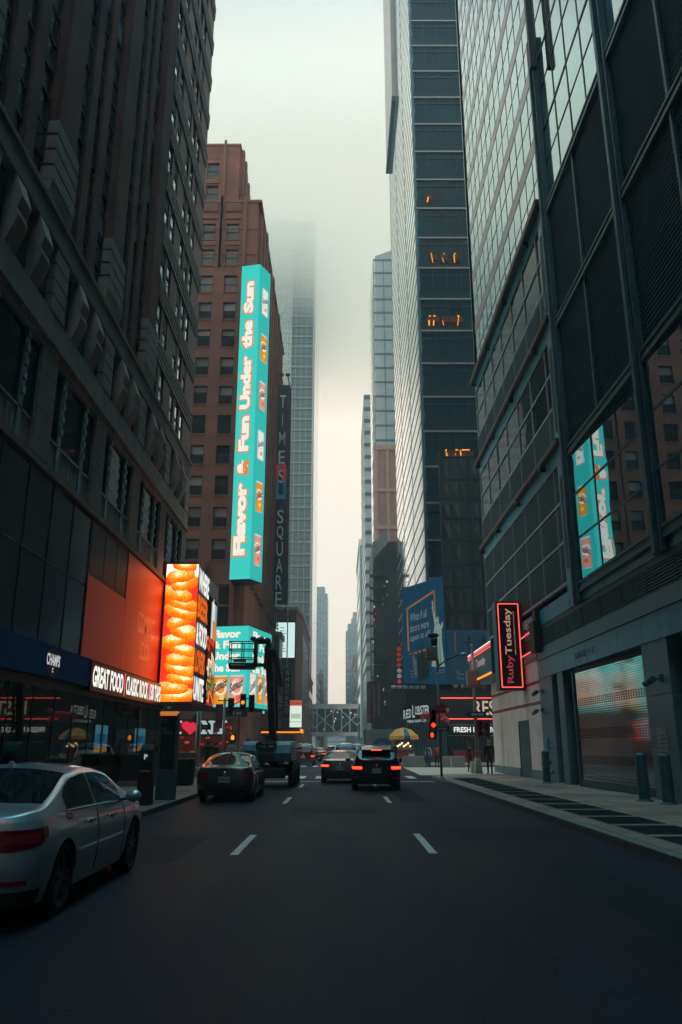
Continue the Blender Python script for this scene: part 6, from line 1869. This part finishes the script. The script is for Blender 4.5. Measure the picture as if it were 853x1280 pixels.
w = MB(); bx0, bx1, by0, by1, bz0 = -4.85, -3.75, 34.6, 35.3, 4.95
w.box(bx0, by0, bz0 - .1, bx1, by1, bz0)
for z in (bz0 + .35, bz0 + .72, bz0 + 1.05):
    for a, b in (((bx0, by0), (bx1, by0)), ((bx1, by0), (bx1, by1)), ((bx1, by1), (bx0, by1)), ((bx0, by1), (bx0, by0))): w.cyl((*a, z), (*b, z), .022, n=6)
for x in (bx0, (bx0 + bx1) / 2, bx1):
    for y in (by0, by1): w.cyl((x, y, bz0), (x, y, bz0 + 1.05), .022, n=6)
w.box(bx0, by0 - .01, bz0 - .05, bx1, by0 + .02, bz0 + .14); w.box(bx1 - .05, by0 + .1, bz0, bx1 + .08, by1 - .1, bz0 + 1.1)
w.build('basket', mdk, BLF)
w = MB(); w.box(bx0 + .2, by0 - .03, bz0 + .16, bx0 + .75, by0 - .015, bz0 + .3, 0); w.box(bx0 + .1, by0 - .02, bz0 + .02, bx0 + .7, by0 - .012, bz0 + .07, 1); w.build('decal', [mat('red decal', (.5, .04, .06), .5), M['letter_white']], BLF)
# ------------------------------------------------------------------ street furniture
def post(parent, x, y, z0, z1, r=.06, r1=None, name='pole', m='pole', n=12):
    t = MB(); t.cyl((x, y, z0), (x, y, z1), r, r1, n); return t.build(name, M[m], parent)

PM = thing('parking_meter', 'dark slim parking meter post with a pale letter on blue', 'parking meter', (-5.17, 22, .15))
t = MB(); t.box(-5.35, 21.9, .15, -4.99, 22.3, 1.55); t.ext([(-5.35, 21.95, 1.55), (-4.99, 21.95, 1.55), (-5.02, 22.05, 1.68), (-5.32, 22.05, 1.68)], (0, .25, 0)); t.build('cabinet', M['panel_black'], PM, bevel=.02)
t = MB(); t.box(-5.33, 21.88, 1.2, -5.01, 21.905, 1.53, 0); t.box(-5.31, 21.885, .98, -5.03, 21.905, 1.03, 1); t.build('panel', [mat('meter blue', (.015, .05, .08), .4), mat('meter orange', (.5, .16, .05), .5)], PM)
t = MB(); t.text('P', (-5.21, 21.875, 1.3), (1, 0, 0), (0, 0, 1), .09, .13, 0, bold=.02); t.build('lettering', emit('meter letter', (.7, .75, .78), .6), PM)
IT = thing('information_totem', 'tall dark information totem with orange cap beside the parking meter', 'totem', (-5.08, 24.3, .15))
t = MB(); t.box(-5.36, 24.1, .15, -4.8, 24.35, 1.0, 1); t.box(-5.36, 24.1, 1.0, -5.29, 24.35, 2.56, 1); t.box(-4.87, 24.1, 1.0, -4.8, 24.35, 2.56, 1); t.box(-5.29, 24.12, 1.0, -4.87, 24.33, 2.5, 0); t.build('slab', [M['black'], M['steel_dark']], IT)
t = MB(); t.box(-5.34, 24.06, 2.5, -4.84, 24.37, 2.62); t.build('cap', emit('totem orange', srgb('#d8803a'), .75), IT)
t = MB(); r = random.Random(4)
for k in range(8): t.box(-5.26, 24.105, 2.38 - k * .04 - (.12 if k > 2 else 0), -5.26 + r.uniform(.1, .34), 24.12, 2.395 - k * .04 - (.12 if k > 2 else 0), 0)
for k in range(24): x, z = r.uniform(-5.25, -4.98), r.uniform(1.2, 1.95); t.box(x, 24.105, z, x + r.uniform(.02, .09), 24.12, z + r.uniform(.01, .05), 1)
t.build('map_print', [mat('print grey', (.25, .28, .28), .6), mat('print dim', (.05, .07, .075), .6)], IT)
GLB = thing('globe_lamp', 'green and amber globe lamp on a post behind the totem', 'lamp', (-5.6, 26.3, .15))
post(GLB, -5.6, 26.3, .15, 2.55, .05, m='frame_dark')
t = MB(); t.ball((-5.6, 26.3, 2.68), .17, n=16); t.build('globe', emit('amber globe', srgb('#d89040'), .7), GLB)
t = MB(); t.lathe([(.175, 2.69), (.17, 2.76), (.13, 2.84), (0, 2.87)], (-5.6, 26.3, 0), 16); t.build('globe_top', mat('globe green', (.03, .15, .08), .4), GLB)
LB_ = thing('litter_bin', 'dark green litter bin on the pavement past the totem', 'bin', (-6.2, 33, .15))
t = MB(); t.lathe([(0, .15), (.3, .15), (.34, .2), (.36, 1.1), (.38, 1.14), (.30, 1.16), (.28, .9), (0, .9)], (-6.2, 33, 0), 20); t.build('bucket', mat('bin green', (.02, .05, .045), .5), LB_)
t = MB()
for k in range(18): a = 2 * PI * k / 18; t.bar((-6.2 + .36 * math.cos(a), 33 + .36 * math.sin(a), .2), (-6.2 + .385 * math.cos(a), 33 + .385 * math.sin(a), 1.1), .03)
t.build('slat', M['frame_dark'], LB_)

# sign pole with the avenue sign
SP = thing('avenue_sign_pole', 'grey pole with a green avenue sign, regulation board and signal arm', 'street sign', (-6.45, 45, .15))
post(SP, -6.45, 45, .15, 4.2, .06)
t = MB(); t.box(-6.35, 44.92, 3.2, -5.15, 44.96, 3.52, 0); t.text('7 AV', (-5.98, 44.91, 3.27), (1, 0, 0), (0, 0, 1), .5, .18, 1, bold=.02); t.build('street_name_sign', [mat('street sign green', (.01, .10, .09), .4), M['letter_white']], SP)
t = MB(); t.box(-6.92, 44.9, 2.55, -6.52, 44.95, 3.85, 0)
for k in range(11): t.box(-6.86, 44.89, 2.65 + k * .1, -6.58, 44.9, 2.69 + k * .1, 1)
t.build('regulation_board', [mat('board grey', (.12, .12, .13), .5), mat('board red print', (.30, .16, .16), .6)], SP)
t = MB(); t.bar((-6.45, 45, 3.55), (-5.5, 45.3, 4.1), .05); t.bar((-5.5, 45.3, 4.1), (-5.0, 45.4, 4.25), .05); t.cyl((-6.8, 44.9, 4.05), (-6.0, 44.9, 4.05), .03, n=6); t.build('arm', M['black'], SP)
def signal(parent, x, y, z, lit, col='amber', housing='signal_yellow'):
    t = MB(); t.box(x - .15, y, z - .45, x + .15, y + .25, z + .45); t.box(x - .17, y - .01, z - .47, x + .17, y + .02, z + .47) ; hs = t.build('signal_head', M[housing], parent, bevel=.02)
    for k in range(3):
        zz = z + .29 - .29 * k
        t = MB(); t.lathe([(0, -.03), (.10, -.02), (.105, .03)], (x, y - .02, zz), 16, axis='y'); t.build('lens', M[col] if k == lit else M['lens_dark'], hs)
        t = MB(); t.lathe([(.115, -.2), (.12, 0)], (x, y - .02, zz), 14, axis='y'); t.build('visor', M['black'], hs)
M['signal_yellow'] = mat('signal housing dark amber', (.14, .06, .025), .5); M['lens_dark'] = mat('dark lens', (.02, .02, .02), .3); M['signal_red_box'] = mat('signal housing red lit', (.22, .03, .03), .5)
signal(SP, -6.1, 45.0, 3.72, 9); signal(SP, -5.45, 45.1, 3.95, 1); signal(SP, -4.98, 45.2, 3.9, 9)
t = MB(); t.box(-6.1, 44.95, 1.85, -5.75, 45.15, 2.25, 0); t.ball((-5.93, 44.93, 2.06), .10, .03, .15, 10, 1); t.build('walk_signal', [M['black'], M['amber']], SP)
OW = thing('one_way_sign_post', 'dark post with a one way arrow sign before the letter sign', 'street sign', (-8.1, 46, .15))
post(OW, -8.1, 46, .15, 3.2, .06, m='frame_dark')
t = MB(); t.box(-8.1, 45.9, 2.5, -7.3, 45.93, 2.78, 0); t.text('ONE WAY', (-7.95, 45.89, 2.58), (1, 0, 0), (0, 0, 1), .5, .12, 1, bold=.02); t.build('arrow_sign', [M['black'], M['letter_white']], OW)
t = MB(); t.lathe([(0, -.02), (.28, -.02), (.30, .02), (0, .03)], (-8.15, 45.9, 3.15), 20, axis='y'); t.build('round_plate', mat('grey plate', (.16, .17, .17), .5), OW)
CP = thing('pavement_column', 'plain pale steel column beside the one way sign', 'column', (-8.0, 47.5, .15))
post(CP, -7.9, 45.4, .15, 4.0, .13, m='pole', n=16)
t = MB(); t.lathe([(.28, .15), (.26, .4), (.15, .55)], (-7.9, 45.4, 0), 16); t.build('base', M['pole'], CP)

# thin pole with signals and a lamp arm
TP = thing('signal_pole', 'thin bare pole with traffic signals, signs and a lamp arm', 'traffic signal', (4.6, 38, .15))
t = MB(); t.cyl((4.6, 38, .15), (4.55, 38, 6.7), .055, .045, 12); t.lathe([(.14, .15), (.13, .24), (.06, .3)], (4.6, 38, 0), 14); t.build('pole', M['pole'], TP)
t = MB(); t.tube([(4.55, 38, 5.2), (5.0, 38, 5.55), (5.75, 38, 5.85)], .035, 8); t.build('lamp_arm', M['frame_dark'], TP)
t = MB(); t.lathe([(0, .1), (.1, .1), (.2, 0), (.22, -.05), (0, -.08)], (5.85, 38, 5.82), 18); t.build('lamp_head', M['pole'], TP)
t = MB(); t.lathe([(0, .22), (.22, .2), (.28, .1), (.18, 0), (0, -.03)], (4.42, 38, 6.6), 18); t.box(4.3, 37.9, 6.35, 4.6, 38.1, 6.55); t.lathe([(.1, 0), (.16, -.1), (0, -.14)], (4.42, 38, 6.35), 14); t.build('pole_top_lamp', M['frame_dark'], TP)
t = MB(); t.box(4.05, 37.8, 5.7, 4.55, 38.2, 6.15, 0); t.box(4.1, 37.78, 5.5, 4.5, 37.82, 5.68, 1); t.tube([(4.55, 38, 5.0), (4.62, 37.9, 5.4), (4.45, 37.9, 5.75)], .05, 8, 0); t.build('control_box', [M['pole'], mat('box orange strip', (.4, .15, .05), .5)], TP)
t = MB(); t.box(4.4, 37.88, 3.1, 4.9, 37.92, 3.45, 0); t.box(4.45, 37.87, 3.25, 4.85, 37.88, 3.3, 1); t.build('red_sign', [mat('sign red', (.35, .03, .03), .5), mat('sign orange', (.5, .2, .1), .5)], TP)
signal(TP, 4.28, 37.9, 2.85, 2, 'red_light', 'signal_red_box')
t = MB(); t.box(4.05, 37.85, 1.95, 4.4, 38.05, 2.3, 0); t.ball((4.2, 37.83, 2.12), .08, .03, .12, 10, 1); t.build('walk_signal', [M['black'], M['red_light']], TP)
t = MB(); t.box(4.35, 37.9, 2.3, 5.0, 37.94, 2.5, 0); t.text('ONE WAY', (4.45, 37.89, 2.35), (1, 0, 0), (0, 0, 1), .45, .1, 1); t.build('arrow_sign', [M['black'], M['letter_white']], TP)
t = MB(); t.box(4.62, 37.9, 4.2, 5.1, 37.94, 4.42); t.build('street_name_sign', mat('sign teal green', (.01, .10, .09), .4), TP)

LP = thing('street_lamp', 'pale street lamp pole on a flared base beside the white wall', 'street lamp', (7.75, 47.0, 0))
t = MB(); t.lathe([(.30, .004), (.30, .1), (.26, .3), (.2, .8), (.13, 1.0)], (7.75, 47.0, 0), 14); t.build('base', M['pole'], LP)
t = MB(); t.cyl((7.75, 47, .95), (7.75, 47, 7.4), .11, .085, 14); t.build('pole', M['pole'], LP)
t = MB(); t.box(7.35, 46.8, 5.0, 8.1, 47.2, 5.85, 0); t.box(7.2, 46.85, 4.9, 8.3, 47.15, 5.0, 0); t.build('equipment_box', mat('pinkish grey box', (.32, .24, .22), .5), LP, bevel=.02)
t = MB()
for x in (7.1, 8.35): t.ball((x, 47, 4.95), .12)
t.ball((7.7, 46.9, 7.3), .12); t.build('camera', M['pole'], LP)
t = MB(); t.ext([(7.15, 46.82, 3.38), (7.35, 46.82, 3.53), (8.35, 46.82, 3.53), (8.35, 46.82, 3.23), (7.35, 46.82, 3.23)], (0, .04, 0), 0); t.text('ONE WAY', (7.5, 46.81, 3.3), (1, 0, 0), (0, 0, 1), .7, .14, 1, bold=.02); t.build('arrow_sign', [M['black'], M['letter_white']], LP)
signal(LP, 7.98, 46.75, 2.6, 9, housing='signal_red_box'); signal(LP, 8.35, 46.8, 2.55, 9, housing='signal_red_box')
t = MB(); t.bar((7.75, 47, 7.3), (7.2, 47, 7.6), .05); t.bar((7.75, 47, 2.6), (8.35, 46.95, 2.6), .05); t.build('arm', M['frame_dark'], LP)

for x, y, x1, lab in ((4.85, 65.2, 6.6, 'concrete block planter in front of the hot dog cart side'), (7.9, 65.0, 9.75, 'concrete block planter with a pale stripe below the fish sign'), (8.2, 52, 8.7, 'small pale concrete block beside the street lamp')):
    o = thing('concrete_block', lab, 'barrier', ((x + x1) / 2, y, .0))
    b = MB(); b.ext([(x, y, .01), (x1, y, .01), (x1 - .05, y, .85 if x1 - x > 1 else .7), (x + .05, y, .85 if x1 - x > 1 else .7)], (0, .8, 0)); b.build('block', M['concrete'], o, bevel=.03)
    if x == 7.9:
        b = MB(); b.box(8.6, y - .01, .05, 8.68, y + .01, .7); b.build('stripe', M['paint_white'], o)

# hot dog cart
HD = thing('hot_dog_cart', 'lit street food cart under a yellow and blue umbrella', 'food cart', (5.35, 70.5, .15))
t = MB(); t.box(4.6, 70.2, .6, 6.2, 71.3, 1.35, 0); t.box(4.5, 70.15, 1.35, 6.3, 71.35, 1.42, 0); t.box(4.65, 70.19, .65, 6.15, 70.2, 1.3, 1); t.build('cabinet', [M['steel'], mat('cart red print', (.30, .08, .05), .5, var=.4, scale=8)], HD, bevel=.01)
t = MB(); t.box(4.65, 70.3, 2.05, 6.15, 70.34, 2.35, 0)
for x in (4.62, 6.16): t.box(x, 70.3, 1.4, x + .05, 70.35, 2.4, 1)
t.build('sign_board', [mat('cart sign', (.36, .10, .06), .5, var=.4, scale=9), M['steel']], HD)
t = MB(); r = random.Random(12)
for k in range(7): t.ball((4.85 + k * .18, 70.45, 1.6 + .12 * (k % 3)), .09, .05, .09, 8)
t.build('lamp', emit('cart lamps', srgb('#ffd8a0'), 2.0, True), HD)
t = MB(); t.box(4.9, 70.5, 1.42, 5.9, 71.0, 1.75); t.build('steam_tray', M['steel'], HD)
for x in (4.9, 5.9):
    t = MB(); t.lathe([(.18, -.04), (.26, -.04), (.28, 0), (.26, .04), (.18, .04), (0, .02)], (x, 70.25, .43), 18, axis='y'); t.build('wheel', M['rubber'], HD)
t = MB(); t.cyl((5.35, 70.6, 1.4), (5.35, 70.6, 3.14), .03); t.build('umbrella_pole', M['steel'], HD)
t = MB(); c = (5.35, 70.6); n = 16
for k in range(n):
    a0, a1 = 2 * PI * k / n, 2 * PI * (k + 1) / n
    def pt(a, r_, z): return (c[0] + r_ * math.cos(a), c[1] + r_ * math.sin(a), z)
    t.add([pt(a0, 0, 3.15), pt(a0, .7, 2.98), pt(a1, .7, 2.98), pt(a0, 1.3, 2.45), pt(a1, 1.3, 2.45), pt(a0, 1.33, 2.15), pt(a1, 1.33, 2.15)], [(0, 1, 2), (1, 3, 4, 2), (3, 5, 6, 4)], 1 if k % 4 == 0 else 0)
t.build('umbrella', [mat('umbrella yellow', (.80, .34, .05), .6, var=.1), mat('umbrella blue', (.02, .13, .19), .6, var=.1)], HD)
t = MB(); t.bar((5.9, 69.6, .16), (6.2, 69.9, .95), .06); t.bar((6.15, 69.7, .16), (6.2, 69.9, .95), .06); t.box(5.7, 69.5, .4, 6.2, 69.56, 1.0)
tag(t.build('folding_board', M['white_panel']), 'small white folding board leaning in front of the food cart', 'board')

# street clock work on the podium: small cabinets and boxes by the shopfront
o = thing('pavement_cabinet', 'low black barrier cabinet along the shopfront corner', 'cabinet', (-7.9, 37, .15))
t = MB(); t.box(-8.6, 32.0, .15, -7.3, 42.2, .35, 1); t.box(-8.55, 32.1, .35, -7.4, 42.1, 1.25, 0); t.box(-8.6, 32.0, 1.25, -7.35, 42.2, 1.32, 0); t.build('box', [M['panel_black'], M['kerb']], o, bevel=.01)

# ------------------------------------------------------------------ people
SKIN = mat('skin', (.34, .19, .13), .55, var=.1); HAIR = mat('dark hair', (.02, .015, .012), .7)
def person(label, loc, rotz, top, legs, hair=HAIR, height=1.74, stride=.12, arms=(.0, .0), pack=None, group='people on the pavement'):
    root = thing('person', label, 'person', (0, 0, 0), group)
    me = bpy.data.meshes.new('body'); k = height / 1.74
    V, E_, Rr = [], [], []
    def vx(x, y, z, r, p=None):
        V.append((x * k, y * k, z * k)); Rr.append(r * k)
        if p is not None: E_.append((p, len(V) - 1))
        return len(V) - 1
    pel = vx(0, 0, .95, .145); wa = vx(0, .0, 1.12, .125, pel); ch = vx(0, .0, 1.32, .15, wa); sh = vx(0, 0, 1.44, .10, ch); nk = vx(0, .01, 1.52, .055, sh); hd0 = vx(0, .03, 1.60, .075, nk); hd1 = vx(0, .025, 1.67, .088, hd0); vx(0, .01, 1.71, .055, hd1)
    hands = []
    for s_, sw in ((-1, arms[0]), (1, arms[1])):
        s0 = vx(s_ * .19, 0, 1.41, .068, sh); el = vx(s_ * .25, -.03 + sw * .3, 1.14, .05, s0); wr = vx(s_ * .25, .06 + sw, .90 + abs(sw) * .5, .035, el); hn = vx(s_ * .245, .08 + sw, .83 + abs(sw) * .55, .032, wr); hands.append((s_, V[hn]))
    for s_, st_ in ((-1, stride), (1, -stride)):
        hp = vx(s_ * .09, 0, .86, .098, pel); kn = vx(s_ * .095, st_ * .55 + .02, .49, .066, hp); an = vx(s_ * .095, st_, .09, .045, kn); vx(s_ * .10, st_ + .06, .045, .045, an); vx(s_ * .105, st_ + .15, .032, .035, len(V) - 1)
    me.from_pydata(V, E_, [])
    ob = bpy.data.objects.new('body', me); COL.objects.link(ob)
    md = ob.modifiers.new('skin', 'SKIN'); sk = me.skin_vertices[0].data
    for i, r_ in enumerate(Rr): sk[i].radius = (r_, r_ * (.78 if i in (0, 1, 2) else 1)); sk[i].use_root = (i == 0)
    sb = ob.modifiers.new('sub', 'SUBSURF'); sb.levels = 1; sb.render_levels = 1
    dg = bpy.context.evaluated_depsgraph_get()
    m2 = bpy.data.meshes.new_from_object(ob.evaluated_get(dg)); bpy.data.objects.remove(ob)
    mb = MB()
    vs_ = [tuple(v.co) for v in m2.vertices]; fs = [tuple(p.vertices) for p in m2.polygons]
    for f in fs:
        c = sum((Vector(vs_[i]) for i in f), Vector()) / len(f); z = c.z / k
        mi = 0
        if z > 1.495: mi = 0
        elif z < .075: mi = 3
        elif z < .93 and abs(c.x) < .20 * k: mi = 2
        elif z < .88 + 0 and abs(c.x) >= .20 * k: mi = 0
        else: mi = 1
        mb.m.append(mi)
    mb.v = vs_; mb.f = fs; mb.s = [True] * len(fs)
    bpy.data.meshes.remove(m2)
    for s_, h in hands:                                   # five tapered fingers on each hand
        for j, (dy, ln) in enumerate(((.03, .06), (.012, .075), (-.008, .07), (-.027, .055))):
            p = Vector(h) + Vector((s_ * .004, dy, -.02)); q_ = p + Vector((-s_ * .004, .012, -ln * .6)); mb.cyl(p, q_, .009, .0085, 6, 0); mb.cyl(q_, q_ + Vector((-s_ * .012, .012, -ln * .45)), .0085, .006, 6, 0)
        p = Vector(h) + Vector((-s_ * .006, .035, .01)); mb.cyl(p, p + Vector((-s_ * .012, .035, -.045)), .011, .007, 6, 0)
    hz = 1.645 * k
    for s_ in (-1, 1): mb.ball((s_ * .085 * k, .02, hz), .014, .022, .032, 8, 0); mb.ball((s_ * .032 * k, .112 * k, hz + .02), .012, .008, .009, 8, 4)
    mb.ball((0, .118 * k, hz - .012), .013, .02, .022, 8, 0); mb.ball((0, .108 * k, hz - .052), .024, .008, .007, 8, 5)
    body = mb.build('body', [SKIN, top, legs, M['black'], M['black'], M['red_stripe']], root)
    hr = MB(); hr.ball((0, .005, 1.69 * k), .098 * k, .108 * k, .085 * k, 14); hr.ball((0, -.045 * k, 1.63 * k), .085 * k, .06 * k, .095 * k, 12); hr.build('hair', hair, root)
    if pack: 
        b = MB(); b.ball((0, -.2, 1.25 * k), .17, .12, .25, 14); b.ball((0, -.29, 1.16 * k), .12, .06, .13, 12)
        for s_ in (-1, 1): b.tube([(s_ * .11, -.12, 1.45 * k), (s_ * .12, .08, 1.47 * k), (s_ * .13, .14, 1.3 * k)], .02, 6)
        b.build('backpack', pack, root)
    root.location = loc; root.rotation_euler = (0, 0, rotz)
    return root
cl = lambda n, c: mat(n, c, .85, var=.2, scale=6)
c_black, c_navy, c_jean, c_red, c_grey, c_blue, c_white = cl('black cloth', (.014, .015, .018)), cl('navy cloth', (.018, .028, .05)), cl('blue jeans', (.03, .07, .12)), cl('red cloth', (.32, .035, .045)), cl('grey cloth', (.12, .12, .125)), cl('teal cloth', (.03, .10, .14)), cl('white cloth', (.5, .5, .49))
person('person in a dark suit standing beside the white wall', (8.15, 45.4, .15), 0, c_black, c_black, hair=mat('grey hair', (.25, .22, .2), .7), height=1.78, stride=.04)
person('person in black half hidden behind the street lamp', (8.45, 54.1, .004), .2, c_black, c_black, height=1.74)
person('person in white top and dark trousers between the two planters', (6.95, 65.6, .004), PI, c_white, c_navy, height=1.72)
person('person in a teal jacket facing away beside the planter', (6.75, 64.6, .004), .2, c_blue, c_jean, height=1.7)
person('person with a round red backpack walking away past the signal pole', (7.45, 64.2, .004), 0, c_red, c_navy, height=1.72, pack=c_red)
person('person in black standing against the ribbed podium wall', (6.4, 74.5, .15), PI / 2, c_black, c_grey, height=1.75)
person('food seller in black beside the lit cart', (4.55, 69.2, .15), -.8, c_black, c_black, height=1.72)
person('person in a dark coat waiting at the corner near the column', (-7.4, 45.9, .15), .3, c_black, c_navy, height=1.74)
person('person in dark clothes at the corner, second from the column', (-7.0, 46.1, .15), -.4, c_black, c_black, height=1.68)
person('person in a pale teal top behind the grey sedan', (-5.9, 44.5, .15), 0, cl('pale teal cloth', (.22, .36, .38)), c_navy, height=1.78)
person('person in black by the boom lift at the corner', (-5.2, 46.0, .15), .2, c_black, c_black, height=1.85)
person('person in grey crossing the far side of the avenue', (-8.3, 69, .004), 1.2, c_grey, c_black, height=1.75)

# unseen block added behind the camera to keep low sky off cars and road
o = thing('unseen_sky_blocker', 'unseen stone block added behind the camera to shut out low sky', 'building', (0, -82, 0))
w = MB(); w.box(-60, -104, 0, 60, -84, 60); w.build('wall', M['limestone'], o)
w = MB()
for z in range(4, 58, 4):
    for x in range(-30, 30, 3): w.box(x, -84.02, z, x + 1.6, -83.9, z + 2.2)
w.build('window', M['glass_dark'], o, stuff=True)
# ------------------------------------------------------------------ air
def volume(name, x0, y0, z0, x1, y1, z1, density, color, aniso=0.0):
    m = bpy.data.materials.new(name + ' air'); m.use_nodes = True
    N, L = m.node_tree.nodes, m.node_tree.links; N.clear()
    o = N.new('ShaderNodeOutputMaterial'); v = N.new('ShaderNodeVolumePrincipled')
    v.inputs['Density'].default_value = density; v.inputs['Color'].default_value = (*color, 1); v.inputs['Anisotropy'].default_value = aniso
    L.new(v.outputs[0], o.inputs['Volume'])
    b = MB(); b.box(x0, y0, z0, x1, y1, z1)
    ob = b.build(name, m); ob['kind'] = 'stuff'
    return ob
volume('haze', -245, -115, -1, 245, 785, 200, .00095, (.70, .92, .99), .4)
volume('low_cloud', -235, 165, 150, 235, 350, 199, .036, (.998, .948, .878), .6)
